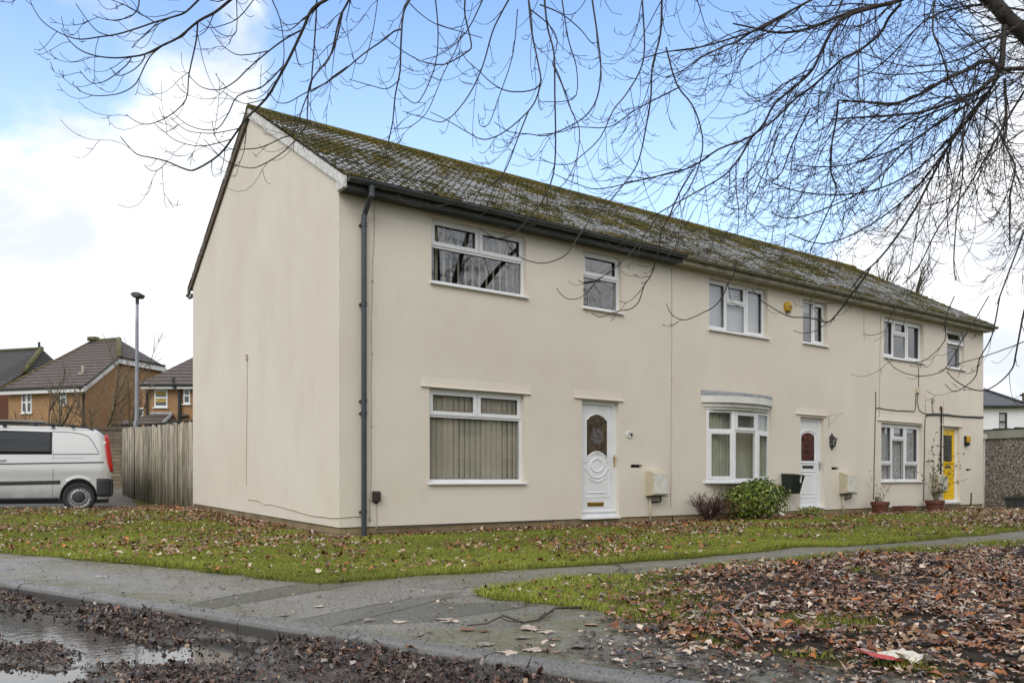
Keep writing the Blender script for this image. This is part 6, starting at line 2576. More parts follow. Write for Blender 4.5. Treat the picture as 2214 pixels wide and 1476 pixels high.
# pixel-traced courses of the boughs that can be told apart: (zoom window, width at root, width at tip, depth, points from root to tip)
TRACE = [
    (Z7, 41, 34, 7.0, [(2160, 330), (2040, 190), (1950, 110), (1890, 40), (1800, -40), (1640, -120)]),
    (Z7, 17, 4, 7.0, [(1930, 150), (1920, 250), (1910, 390), (1860, 352), (1790, 357), (1720, 400), (1600, 450), (1500, 510), (1420, 550), (1300, 590), (1150, 582), (1050, 578), (980, 570)]),
    (Z7, 14, 4, 7.1, [(2100, 385), (2040, 390), (1910, 402), (1850, 460), (1740, 540), (1600, 590), (1450, 640), (1250, 660), (1090, 670), (940, 680)]),
    (Z7, 14, 4, 6.6, [(1380, -40), (1340, 0), (1190, 40), (1060, 70), (970, 100), (850, 150), (740, 180), (620, 185), (500, 160), (380, 135)]),
    (Z7, 10, 3, 6.7, [(1190, 40), (1000, 110), (900, 260), (840, 390), (740, 490), (620, 590), (560, 700), (480, 780), (300, 850), (150, 950), (0, 990), (-110, 1020), (-240, 1040)]),
    (Z7, 9, 3, 6.9, [(1340, 20), (1270, 100), (1220, 190), (1100, 290), (1000, 340), (850, 480), (740, 560), (620, 680), (500, 770), (420, 900), (330, 1000), (180, 1090), (0, 1190), (-120, 1260)]),
    (Z7, 7, 3, 6.5, [(830, 0), (520, 165), (400, 240), (330, 265), (200, 330), (100, 400), (0, 440)]),
    (Z7, 7, 3, 6.5, [(620, 120), (520, 170), (400, 210), (200, 268), (0, 296), (-120, 330)]),
    (Z7, 5, 3, 6.3, [(0, 270), (60, 480), (150, 600), (200, 740), (205, 870), (150, 1040), (40, 1210), (0, 1260)]),
    (Z7, 5, 4, 6.6, [(1530, 0), (1520, 170), (1560, 280), (1640, 500), (1750, 620), (1870, 700), (1930, 800)]),
    (Z7, 4, 3, 6.2, [(1120, 0), (1100, 260), (1095, 480), (1110, 580)]),
    (Z7, 6, 3, 7.0, [(980, 570), (970, 680), (940, 850), (940, 980), (970, 1090), (920, 1210), (850, 1370), (820, 1430)]),
    (Z7, 9, 4, 7.4, [(1900, 430), (1750, 650), (1640, 780), (1520, 1000), (1420, 1190), (1300, 1370), (1200, 1490), (1120, 1560), (1060, 1640)]),
    (Z7, 8, 4, 6.8, [(1930, 450), (1940, 700), (1930, 820), (1990, 950), (1960, 1120), (1960, 1400)]),
    (Z7, 5, 3, 6.9, [(1700, 600), (1690, 800), (1690, 1000), (1660, 1200), (1640, 1476), (1650, 1600)]),
    (Z7, 6, 3, 7.2, [(1740, 560), (1500, 650), (1330, 730), (1200, 850), (1080, 940), (1030, 985)]),
    (Z7, 6, 3, 7.2, [(1850, 520), (1650, 640), (1400, 800), (1180, 900), (950, 950), (720, 940)]),
    (Z7, 6, 3, 7.3, [(1900, 480), (1700, 700), (1450, 950), (1200, 1080), (950, 1110), (750, 1090), (600, 1040)]),
    (Z7, 6, 3, 7.5, [(1800, 560), (1600, 850), (1400, 1100), (1150, 1290), (900, 1390), (700, 1330)]),
    (Z7, 6, 3, 7.4, [(1980, 620), (1850, 850), (1700, 1100), (1550, 1300), (1450, 1500), (1350, 1620)]),
    (Z7, 5, 3, 7.0, [(1650, 620), (1400, 820), (1250, 980), (1100, 1100), (880, 1200), (700, 1245), (600, 1210)]),
    (Z7, 4, 2, 6.5, [(400, 930), (400, 1080), (415, 1200), (408, 1340)]),
    (Z7, 4, 2, 6.6, [(640, 760), (580, 930), (470, 1160), (380, 1190), (320, 1160)]),
    (Z7, 5, 2, 6.9, [(820, 620), (720, 820), (660, 980), (600, 1030), (540, 1010), (500, 960)]),
    (Z7, 5, 2, 7.0, [(2000, 150), (1700, 330), (1400, 380), (1200, 330), (1050, 270)]),
    (Z7, 6, 3, 7.1, [(2040, 60), (1800, 30), (1600, 60), (1450, 140), (1300, 300), (1150, 420), (950, 480)]),
    (Z5, 9, 2, 6.1, [(1560, -60), (1490, 0), (1390, 80), (1280, 140), (1160, 240), (1060, 290), (940, 350), (840, 368), (740, 375), (620, 362), (520, 325), (455, 270), (415, 215), (395, 185)]),
    (Z5, 6, 2, 5.9, [(1340, -50), (1285, 0), (1200, 80), (1120, 110), (1000, 145), (900, 180), (760, 222), (640, 240), (530, 255), (450, 240), (370, 205), (300, 160), (250, 110), (210, 40), (195, 0)]),
    (Z5, 4, 2, 5.8, [(900, 0), (890, 60), (840, 110), (740, 132), (660, 120), (600, 95)]),
    (Z5, 5, 2, 6.1, [(1280, 140), (1270, 260), (1240, 400), (1220, 500), (1205, 640), (1110, 740), (1000, 795), (930, 803), (870, 780), (815, 740)]),
    (Z5, 4, 2, 6.1, [(1060, 290), (985, 350), (940, 420), (880, 540), (800, 595), (720, 615), (620, 620), (540, 600), (495, 565)]),
    (Z5, 3.5, 2, 6.0, [(940, 350), (920, 400), (860, 455), (780, 490), (740, 470), (712, 435)]),
    (Z5, 3.5, 2, 6.0, [(850, 370), (820, 420), (700, 515), (620, 540), (570, 520), (515, 455)]),
    (Z5, 10, 2.5, 6.3, [(2200, -60), (2110, 0), (2020, 60), (1960, 190), (1880, 360), (1800, 510), (1720, 640), (1600, 760), (1520, 870), (1420, 1000), (1270, 1095), (1200, 1095), (1080, 1045), (980, 1020), (890, 1000), (830, 945), (780, 885)]),
    (Z5, 2.5, 2, 6.3, [(1080, 1045), (1030, 1095), (985, 1107), (930, 1070)]),
    (Z5, 5, 2, 6.2, [(1960, 190), (1850, 250), (1740, 330), (1600, 450), (1530, 520), (1440, 575), (1360, 580), (1290, 555), (1225, 495)]),
    (Z5, 4, 2, 6.3, [(2250, 430), (2150, 500), (2100, 540), (1960, 610), (1860, 665), (1790, 660), (1750, 610)]),
    (Z5, 4, 2, 6.2, [(1830, 430), (1700, 560), (1540, 620), (1480, 730), (1410, 830), (1310, 838), (1220, 810), (1150, 760), (1100, 705)]),
    (Z5, 5, 2, 6.4, [(2050, 0), (2040, 200), (2020, 460), (2010, 560), (1960, 690), (1900, 860), (1830, 890), (1700, 950), (1600, 965), (1480, 960), (1400, 900), (1370, 780)]),
    (Z5, 5, 2, 6.5, [(2215, 90), (2150, 340), (2010, 530), (1990, 700), (1980, 810), (1900, 920), (1810, 1000), (1700, 1065), (1620, 1088), (1500, 1060), (1420, 1010), (1320, 900)]),
    (Z5, 3.5, 2, 6.3, [(1760, 0), (1810, 120), (1835, 280), (1830, 420), (1760, 600)]),
    (Z5, 2.5, 2, 6.3, [(1720, 640), (1600, 670), (1540, 655), (1435, 590)]),
    (Z5, 3, 2, 6.3, [(1550, 830), (1400, 860), (1300, 860), (1200, 840), (1100, 760)]),
    (Z5, 3, 2, 6.3, [(1500, 900), (1350, 940), (1240, 940), (1130, 905), (1060, 850), (1000, 800)]),
    (Z5, 3, 2, 6.1, [(1640, 0), (1540, 120), (1420, 170), (1350, 178), (1280, 140)]),
    (Z5, 3, 2, 6.2, [(1740, 330), (1560, 358), (1470, 320), (1410, 260), (1360, 180)]),
    (Z5, 3, 2, 6.0, [(1530, 0), (1530, 200), (1470, 235), (1400, 200), (1340, 130)]),
    (Z5, 3, 2, 5.8, [(1000, 145), (860, 60), (770, 20), (720, 0)]),
    (Z5, 3, 2, 5.8, [(730, 235), (640, 210), (570, 140), (490, 25)]),
    (Z5, 3, 2, 5.9, [(1140, 100), (1000, 170), (900, 260), (855, 312)]),
    (Z6, 8, 4, 6.4, [(200, -90), (160, 0), (100, 120), (50, 330), (0, 420)]),
    (Z6, 7, 2, 6.2, [(570, -80), (540, 0), (500, 90), (485, 300), (480, 450), (450, 600), (435, 760), (410, 880), (395, 960), (380, 1030), (300, 1080)]),
    (Z6, 5, 3, 6.2, [(490, 185), (440, 200), (380, 250), (250, 340), (120, 450), (0, 530), (-80, 580)]),
    (Z6, 5, 2, 6.1, [(890, 0), (890, 100), (930, 280), (900, 330), (800, 390), (740, 408), (640, 395), (560, 360), (480, 310), (390, 240), (365, 205)]),
    (Z6, 5, 2, 6.3, [(1165, 0), (1110, 100), (1060, 210), (1000, 420), (920, 590), (830, 710), (780, 750), (730, 770), (640, 745), (520, 710)]),
    (Z6, 6, 2, 6.0, [(1290, -40), (1290, 0), (1310, 200), (1350, 400), (1365, 520), (1300, 572), (1160, 575), (1060, 525), (980, 450), (900, 380), (865, 315)]),
    (Z6, 6, 3, 6.6, [(1390, -40), (1390, 0), (1410, 180), (1450, 340), (1455, 600), (1460, 900), (1445, 1100), (1380, 1260), (1280, 1390), (1190, 1475), (1090, 1500), (980, 1440)]),
    (Z6, 6, 2, 6.4, [(1680, -50), (1690, 0), (1725, 240), (1745, 440), (1720, 620), (1650, 730), (1540, 800), (1400, 855), (1300, 845), (1170, 830), (1075, 770)]),
    (Z6, 5, 2, 6.5, [(2005, 0), (2020, 300), (1990, 450), (1900, 600), (1820, 700), (1740, 870), (1600, 1000), (1540, 1035), (1440, 1030), (1355, 990)]),
    (Z6, 7, 3, 6.6, [(2135, -40), (2130, 0), (2120, 220), (2070, 420), (2060, 620), (2030, 800), (1990, 990), (1930, 1110), (1790, 1280)]),
    (Z6, 4, 2, 6.5, [(1440, 400), (1520, 580), (1560, 700), (1610, 820), (1590, 1010), (1520, 1150), (1450, 1195)]),
    (Z6, 4, 2, 6.7, [(2240, 550), (2100, 620), (1950, 700), (1800, 800), (1600, 800), (1500, 830), (1350, 850)]),
    (Z6, 5, 2, 6.0, [(1370, 500), (1340, 620), (1280, 710), (1140, 830), (1010, 880), (900, 830), (780, 760), (670, 705)]),
    (Z6, 4, 2, 6.0, [(1290, 700), (1230, 850), (1150, 1060), (1080, 1150), (980, 1200), (840, 1270), (700, 1300), (560, 1295), (500, 1265), (465, 1225)]),
    (Z6, 4, 2, 6.8, [(2240, 1080), (2030, 1125), (1740, 1190), (1600, 1160), (1440, 1090)]),
    (Z6, 3, 2, 6.2, [(540, 20), (600, 80), (700, 150), (860, 200), (1000, 240)]),
    (Z6, 2.5, 2, 6.2, [(340, 0), (310, 200), (270, 350), (240, 400), (200, 395), (175, 340)]),
    (Z6, 3, 2, 6.2, [(480, 500), (400, 560), (300, 540), (160, 500)]),
    (Z6, 3, 2, 6.2, [(880, 180), (830, 320), (760, 450), (700, 600), (640, 720), (540, 800), (440, 810)]),
    (Z6, 3, 2, 6.3, [(1220, 60), (1190, 350), (1100, 620), (1040, 780), (985, 790), (975, 720)]),
    (Z6, 4, 2, 6.2, [(700, -30), (720, 200), (700, 420), (600, 640), (520, 620), (470, 560)]),
    (Z6, 4, 2, 6.5, [(1500, 0), (1540, 250), (1590, 420), (1590, 600), (1500, 640), (1380, 640)]),
    (Z6, 4, 2, 6.6, [(1300, 60), (1420, 160), (1470, 260), (1440, 400)]),
    (Z6, 4, 2, 6.4, [(1000, 0), (900, 200), (760, 330), (620, 380)]),
    (Z6, 4, 2, 6.5, [(1360, 30), (1500, 90), (1620, 190), (1680, 265), (1720, 270)]),
    (Z8, 5, 2, 6.9, [(1730, -60), (1600, 160), (1500, 390), (1430, 520), (1410, 680), (1370, 820), (1330, 940), (1270, 1030), (1220, 1180), (1140, 1250), (1040, 1265), (940, 1300), (850, 1325), (775, 1285)]),
    (Z8, 2.2, 1.5, 6.9, [(1270, 1030), (1180, 1140), (1100, 1190), (1040, 1175)]),
    (Z8, 3.2, 2, 6.6, [(1400, 380), (1220, 630), (1140, 730), (1000, 860), (900, 930), (820, 1000), (730, 1100), (650, 1150), (560, 1155), (490, 1110), (450, 1055)]),
    (Z8, 4, 2, 6.6, [(760, 420), (700, 500), (610, 640), (540, 740), (420, 800), (300, 820), (160, 790), (80, 740), (0, 660), (-60, 560)]),
    (Z8, 2, 1.5, 6.9, [(1330, 940), (1230, 955), (1180, 920)]),
    (Z8, 2, 1.5, 6.9, [(1350, 660), (1250, 715), (1170, 725), (1000, 680), (920, 620)]),
    (Z8, 2.2, 1.5, 6.9, [(1130, 600), (1050, 650), (960, 665), (870, 660), (810, 620)]),
    (Z8, 2.2, 1.5, 6.7, [(900, 930), (800, 990), (720, 1010), (650, 980)]),
    (Z7b, 4, 2, 7.2, [(800, 130), (780, 260), (710, 370), (640, 540), (530, 660), (430, 710), (240, 795), (110, 770), (40, 700), (5, 610)]),
    (Z7b, 6, 2, 7.6, [(2330, 200), (2214, 380), (2090, 530), (2020, 640), (1920, 760), (1840, 825), (1700, 790), (1590, 770), (1430, 765), (1300, 710), (1100, 590), (1020, 500), (980, 430)]),
    (Z7b, 2.5, 1.5, 7.6, [(1840, 825), (1760, 890), (1680, 930), (1560, 950), (1450, 920)]),
    (Z7b, 2.5, 1.5, 7.6, [(2080, 608), (1850, 605), (1690, 600)]),
    (Z6b, 6, 2.5, 7.6, [(1150, -60), (1104, 100), (1080, 220), (1050, 380), (1030, 460), (960, 540), (860, 600), (760, 590), (670, 540), (610, 480)]),
    (Z6b, 4, 2, 7.5, [(950, 0), (900, 250), (820, 400), (800, 500), (750, 560), (660, 610), (600, 560)]),
    (Z6b, 3, 2, 7.4, [(660, 0), (600, 150), (600, 280), (500, 390), (430, 420), (330, 415), (250, 400)]),
    (Z6b, 3, 2, 7.4, [(880, 0), (780, 170), (700, 300), (610, 450), (560, 490), (450, 510), (340, 490), (270, 450), (220, 390)]),
    (Z6b, 3, 2, 7.5, [(1060, 310), (850, 385), (690, 430), (560, 480)]),
    (Z6b, 2.5, 1.5, 7.3, [(320, 20), (240, 150), (220, 220), (130, 250), (75, 240)]),
]


def smooth_path(p, k=3):
    out = []
    n = len(p)
    for i in range(n - 1):
        p0, p1, p2, p3 = p[max(i - 1, 0)], p[i], p[i + 1], p[min(i + 2, n - 1)]
        for j in range(k):
            t_ = j / k
            out.append(p1 * 1.0 + (p2 - p0) * (0.5 * t_) + (p0 * 2 - p1 * 5 + p2 * 4 - p3) * (0.5 * t_ * t_) + (p1 * 3 - p0 - p2 * 3 + p3) * (0.5 * t_ ** 3))
    out.append(p[-1])
    return out


BR = []                # finished branches: (points, radii)
MINR = 0.0027


def near_depth(px, py, done):
    best, bd = None, 20.0
    for q in done:
        for (x, y, D) in q:
            d = math.hypot(px - x, py - y)
            if d < bd:
                bd, best = d, D
    return best


done = []
hub = Vector((8.2, 8.3, 5.2))
over = [[Vector(p) for p in pp] for pp in (
    [(8.5, 8.5, 3.6), (7.2, 8.0, 5.6), (5.2, 7.4, 6.9), (2.6, 6.8, 7.4), (0.2, 6.5, 7.1), (-1.8, 6.4, 6.3)],
    [(8.5, 8.5, 3.6), (7.0, 7.4, 5.8), (5.0, 6.7, 6.7), (3.0, 6.4, 6.6), (1.2, 6.2, 6.0)],
    [(8.6, 8.6, 3.8), (7.9, 8.4, 6.5), (6.4, 7.8, 8.8), (4.0, 7.2, 9.6), (2.0, 7.0, 9.2)],
    [(8.6, 8.6, 3.8), (8.9, 9.2, 7.0), (9.6, 10.0, 10.5), (10.0, 10.2, 13.0)],
    [(8.6, 8.6, 3.4), (10.2, 8.3, 6.0), (12.2, 8.0, 8.0), (14.5, 7.6, 9.0)],
    [(8.6, 8.6, 3.8), (8.0, 10.2, 6.0), (7.6, 12.0, 7.4), (7.5, 13.6, 8.0)],
    [(8.6, 8.6, 3.3), (9.0, 6.8, 5.5), (9.2, 5.0, 7.0), (9.4, 3.0, 7.6)],
    [(8.6, 8.6, 3.6), (9.9, 10.2, 5.6), (11.2, 12.2, 6.8), (12.0, 13.8, 7.0)],
    [(8.6, 8.6, 4.2), (7.4, 9.2, 7.0), (5.6, 9.6, 9.6), (4.6, 9.8, 11.6)])]
ov_pts = []
for i, o in enumerate(over):
    sp = smooth_path(o, 5)
    rr_ = [0.006 + 0.125 * (1 - k / (len(sp) - 1)) ** 1.3 for k in range(len(sp))]
    BR.append((sp, rr_, 1))
    if i < 3:
        ov_pts += sp[3:]
for (zw, w0, w1, D, pts) in TRACE:
    q = [(zw[0] + x / zw[2], zw[1] + y / zw[2]) for x, y in pts]
    nd = near_depth(q[0][0], q[0][1], done)
    D0 = nd if nd else D
    a1, ph = TR.uniform(-.35, .35), TR.uniform(0, 6)
    pl, rec_ = [], []
    for i, (px, py) in enumerate(q):
        f = i / (len(q) - 1)
        DD = D0 + (D - D0) * min(1, f * 1.5) + a1 * f + 0.05 * math.sin(ph + 3 * f)
        pl.append(P(px, py, DD))
        rec_.append((px, py, DD))
    done.append(rec_)
    sp = smooth_path(pl, 3)
    n = len(sp)
    rad = [max(MINR, 0.5 * 0.80 * (w0 + (w1 - w0) * (i / (n - 1)) ** 0.8) * sp[i].y / FPX) for i in range(n)]
    if q[0][1] <= 6 or (q[0][0] > 2150 and nd is None):
        # enters from outside the frame: carry it on to an overhead bough
        st, d0 = sp[0], (sp[0] - sp[1]).normalized()
        tgt = min(ov_pts, key=lambda v_: (v_ - (st + Vector((.8, .2, 1.2)))).length)
        L = (tgt - st).length
        pre = []
        for k in range(7):
            f = k / 6
            a_, b_ = st + d0 * L * .5, tgt - Vector((-.3, 0, .2)) * L * .2
            pre.append(st * (1 - f) ** 3 + a_ * 3 * f * (1 - f) ** 2 + b_ * 3 * f * f * (1 - f) + tgt * f ** 3)
        pre = pre[::-1][:-1]
        sp = pre + sp
        rad = [rad[0] * (1.0 + .5 * (1 - k / 6)) for k in range(6)] + rad
    BR.append((sp, rad, 0))
# trunk and hidden bough joining the big limb at the right edge
b0 = P(1440 + 2160 / 2.636, 330 / 2.636, 7.0)
BR.append((smooth_path([Vector((8.55, 8.5, 2.6)), Vector((7.2, 8.0, 3.6)), Vector((5.6, 7.4, 4.4)), b0], 4), [0.16] * 8 + [0.13, .12, .11, .10, .09], 1))
bA, bB = P(1440 + 2100 / 2.636, 385 / 2.636, 7.1), None
BR.append((smooth_path([Vector((7.6, 8.1, 3.4)), Vector((6.0, 7.6, 4.0)), bA], 4), [0.06, .055, .05, .045, .04, .036, .034, .032, .03], 1))


def grow(p, d, L, r, level, droop, out):
    """a drooping twig whose tip turns up again"""
    seg = 0.075 if level > 0 else 0.10
    n = max(6, int(L / seg))
    pts, rad = [p.copy()], [r]
    d = d.normalized()
    side = d.cross(Vector((0, 0, 1)))
    side = side.normalized() if side.length > 1e-3 else Vector((1, 0, 0))
    kink = TR.uniform(-.5, .5)
    for i in range(n):
        f = (i + 1) / n
        g_ = -droop * 1.5 if f < .45 else droop * 3.6 * (f - .30)
        d = d + Vector((0, 0, g_ * 1.25 / n)) + side * (kink * .9 / n) + Vector((TR.gauss(0, .05), TR.gauss(0, .05), TR.gauss(0, .045)))
        d.normalize()
        p = p + d * (L / n)
        pts.append(p.copy())
        rad.append(max(MINR * .8, r * (1 - .62 * f)))
    out.append((pts, rad))
    if level < 2:
        k = int(L / (0.16 if level == 0 else .22))
        for _ in range(k):
            if TR.random() < .62:
                i = TR.randrange(1, n)
                t_ = (pts[i + 1] - pts[i]).normalized() if i < n else d
                rnd = Vector((TR.gauss(0, 1), TR.gauss(0, 1), TR.gauss(0, .8))).normalized()
                dd = t_ * 1.0 + rnd * .7
                grow(pts[i], dd, L * TR.uniform(.22, .5), max(MINR * .9, rad[i] * .62), level + 1, droop, out)
    for i in range(2, n, 3):                                             # buds and short spurs
        if TR.random() < .35:
            rnd = Vector((TR.gauss(0, 1), TR.gauss(0, 1), TR.gauss(0, 1))).normalized()
            out.append(([pts[i], pts[i] + (rnd + (pts[i] - pts[i - 1]).normalized() * .6) * TR.uniform(.02, .06)], [MINR, MINR * .8]))


TW = []
base_list = list(BR)
for (pts, rad, off) in base_list:
    L = sum((pts[i + 1] - pts[i]).length for i in range(len(pts) - 1))
    rm = rad[0]
    acc = 0.0
    nxt = TR.uniform(.1, .3)
    for i in range(len(pts) - 1):
        seg = (pts[i + 1] - pts[i]).length
        acc += seg
        while acc > nxt:
            px = CX + FPX * pts[i].x / max(pts[i].y, .5)
            py = HY - FPX * (pts[i].z - CAMZ) / max(pts[i].y, .5)
            right = sstep(px, 1150, 1800)
            if off:
                step = TR.uniform(.09, .22)
                Lt = TR.uniform(.8, 2.2)
            else:
                step = TR.uniform(.14, .36) * (1 - .66 * float(right))
                Lt = TR.uniform(.15, .6) * (1 + 1.0 * float(right))
            low_ = py > 430 and px < 2500
            if low_:
                step *= 3.5
                Lt *= .35
            nxt += step
            t_ = (pts[i + 1] - pts[i]).normalized()
            rnd = Vector((TR.gauss(0, 1), TR.gauss(0, 1), TR.gauss(0, .6))).normalized()
            dd = t_ * .95 + rnd * .75 + Vector((-.12, -.05, .05))
            grow(pts[i], dd, Lt, max(MINR, min(rad[i] * .55, .008)), 1 if low_ else (0 if (off or right > .3) else 1), TR.uniform(.7, 1.3), TW)
BM, TM = MB(), MB()
for pts, rad, off in BR:
    sd_ = 8 if rad[0] > .03 else 5
    BM.tube([p_ - TO for p_ in pts], rad, sd_)
for pts, rad in TW:
    TM.tube([p_ - TO for p_ in pts], rad, 3, False)
print('twigs', len(TW), len(TM.v))
tree.location = TO
BM.build('branches', 'bark', tree, smooth=True)
tw_o = TM.build('twigs', 'bark', tree, smooth=True)
mb = MB()
mb.tube([(0, 0, -.2), (0.0, 0, .15), (.02, 0, .8), (0, -.02, 2.0), (-.02, -.02, 3.4), (-.04, -.05, 4.4)], [.52, .40, .34, .30, .27, .16], 16)
mb.build('trunk', 'bark', tree, smooth=True)


# ------------------------------------------------------------------ smaller trees and shrubs
def small_tree(name, base, h, spread, label, cat, seed, r0=0.03, mat='bark_small', nstem=3, ups=1.0, group=None, sub=9, parts=('trunk', 'branches')):
    rg = random.Random(seed)
    r = tag(empty(name, base, 0.0), label, cat, group)
    tm, bm_ = MB(), MB()

    def br(p, d, L, rr, lv, tgt):
        n = 6
        pts, rad = [p], [rr]
        for i in range(n):
            d = (d + Vector((rg.gauss(0, .10), rg.gauss(0, .10), .06 * ups + rg.gauss(0, .05)))).normalized()
            p = p + d * (L / n)
            pts.append(p)
            rad.append(rr * (1 - .7 * (i + 1) / n))
        tgt.tube(pts, rad, 5 if lv == 0 else 3, False)
        if lv < 2:
            for k in range(sub if lv == 0 else max(3, sub - 3)):
                i = rg.randrange(1, n)
                t_ = (pts[i + 1] - pts[i]).normalized() if i < n else d
                rnd = Vector((rg.gauss(0, 1), rg.gauss(0, 1), rg.gauss(0, .5))).normalized()
                br(pts[i], t_ + rnd * .75, L * rg.uniform(.28, .55), max(rr * .4, .004), lv + 1, bm_)
    for s in range(nstem):
        a = 2 * math.pi * s / nstem + rg.uniform(-.4, .4)
        br(Vector((0, 0, 0)), Vector((math.cos(a) * spread, math.sin(a) * spread, 1)), h * rg.uniform(.75, 1.0), r0, 0, tm)
    tm.build(parts[0], mat, r, smooth=True)
    bm_.build(parts[1], mat, r, smooth=True)
    return r


M['bark_small'] = simple('olive_bark', (0.15, 0.12, 0.075), 0.85, 0.3, 8.0)
M['bark_red'] = simple('reddish_stem', (0.075, 0.032, 0.026), 0.8, 0.35, 8.0)
M['bark_far'] = simple('far_twig', (0.085, 0.065, 0.045), 0.9, 0.3, 8.0)


def gz(D, py):
    return CAMZ + (HY - py) / FPX * D


q = P(98, 930, 27.0)
small_tree('bare_tree', (q.x, q.y, .5), 3.3, .42, 'slender bare tree standing behind the silver van', 'tree', 5, .06, nstem=4, sub=10)
q = P(236, 930, 28.0)
small_tree('bare_tree', (q.x, q.y, .5), 5.0, .26, 'bare young tree in front of the brick gable, left of the lamp post', 'tree', 9, .06, nstem=4, sub=10)


def foliage_np(cx, cy, cz, rx, ry, rz, n, size, cols, seed, shell_=.55, lump=.25, droop=.2, aspect=.45, flat_base=True):
    g_ = np.random.default_rng(seed)
    d = g_.standard_normal((n, 3))
    d /= np.linalg.norm(d, axis=1)[:, None]
    rad = (shell_ + (1 - shell_) * g_.random(n)) ** .8
    lum = 1 + lump * (np.sin(d[:, 0] * 5 + seed) * np.cos(d[:, 1] * 4 + 2) + .6 * np.sin(d[:, 2] * 9 + d[:, 0] * 7))
    p = d * (rad * lum)[:, None] * np.array([rx, ry, rz])
    if flat_base:
        p[:, 2] = np.maximum(p[:, 2], -rz * .92)
    p += np.array([cx, cy, cz])
    s = g_.uniform(size * .6, size * 1.25, n)
    nrm = d * .8 + g_.standard_normal((n, 3)) * .55 + np.array([0, 0, .45])
    nrm /= np.linalg.norm(nrm, axis=1)[:, None]
    tx = np.cross(nrm, g_.standard_normal((n, 3)))
    tx /= np.linalg.norm(tx, axis=1)[:, None]
    ty = np.cross(nrm, tx)
    a = p - tx * s[:, None] * .5
    b = p + ty * (s * aspect * .5)[:, None] + nrm * (s * .08)[:, None]
    c = p + tx * s[:, None] * .5 - np.array([0, 0, 1]) * (s * droop)[:, None]
    e = p - ty * (s * aspect * .5)[:, None] + nrm * (s * .08)[:, None]
    v = np.stack([a, b, c, e], 1).reshape(-1, 3)
    k = np.arange(n)[:, None] * 4
    tr = np.concatenate([k + np.array([[0, 1, 2]]), k + np.array([[0, 2, 3]])], 0)
    cols = np.array(cols)
    cc = cols[g_.integers(0, len(cols), n)] * g_.uniform(.75, 1.25, n)[:, None]
    return v, tr, np.repeat(cc, 4, 0)


M['glossy_leaf'] = vcol_mat('glossy_leaf', 0.33, 0.5, 0.15, 20)
M['dull_leaf'] = vcol_mat('dull_leaf', 0.6, 0.3, 0.2, 20)
# round evergreen bush below the bow window
sg, zg = F(1634, 1075, -0.55)
c0 = loc2w(sg, -0.55, 0)
r = tag(empty('evergreen_bush', (c0.x, c0.y, 0), ANG), 'rounded glossy green bush growing below the bow window', 'bush')
GC = [(0.15, 0.22, 0.022), (0.10, 0.155, 0.02), (0.22, 0.27, 0.04), (0.065, 0.11, 0.018), (0.30, 0.32, 0.07)]
hw = (F(1688, 1075, -.55)[0] - F(1580, 1075, -.55)[0]) / 2
v, tr, c = join_np([foliage_np(0, 0, .40, hw * .92, .50, .40, 2600, .085, GC, 4, .55, .16), foliage_np(.12, -.05, .55, hw * .62, .42, .30, 1400, .085, GC, 9, .5, .18), foliage_np(-.42, .02, .30, .36, .36, .30, 700, .08, GC, 14, .5, .2)])
np_mesh('foliage', v, tr, 'glossy_leaf', c, r)
mb = MB()
for k in range(12):
    a = k * 2.4
    mb.tube([(0.1 * math.cos(a), .1 * math.sin(a), -.05), (.25 * math.cos(a), .2 * math.sin(a), .3), (.5 * math.cos(a), .34 * math.sin(a), .62)], [.012, .009, .005], 4)
mb.build('stem', 'bark_small', r)

# twiggy red bush
sg, zg = F(1535, 1100, -0.5)
c0 = loc2w(sg, -0.5, 0)
r = small_tree('red_stemmed_shrub', (c0.x, c0.y, -.02), .62, .75, 'leafless reddish twiggy shrub left of the round green bush', 'bush', 31, .010, 'bark_red', 15, .4, None, 10, ('stem', 'twigs'))
v, tr, c = join_np([foliage_np(.28, 0, .30, .45, .35, .28, 420, .05, [(.10, .03, .02), (.06, .025, .018), (.14, .06, .03)], 3, .2, .2), foliage_np(.30, .1, .58, .3, .2, .12, 90, .06, [(.10, .11, .04), (.14, .12, .05)], 6, .2, .2)])
np_mesh('leaves', v, tr, 'dull_leaf', c, r)
# low plant in front of the half glazed door
sg, zg = F(1752, 1105, -0.35)
c0 = loc2w(sg, -0.35, 0)
r = tag(empty('low_plant', (c0.x, c0.y, 0), ANG), 'low pale green plant growing below the half glazed door', 'plant')
v, tr, c = foliage_np(0, 0, .10, .42, .25, .13, 700, .06, [(.30, .32, .09), (.18, .22, .05), (.40, .37, .14), (.14, .16, .04)], 8, .3, .25)
np_mesh('foliage', v, tr, 'dull_leaf', c, r)
mb = MB()
for k in range(7):
    a = k * 2.4
    mb.tube([(0, 0, -.03), (.16 * math.cos(a), .1 * math.sin(a), .06), (.3 * math.cos(a), .18 * math.sin(a), .13)], [.008, .006, .003], 4)
mb.build('stem', 'bark_small', r)
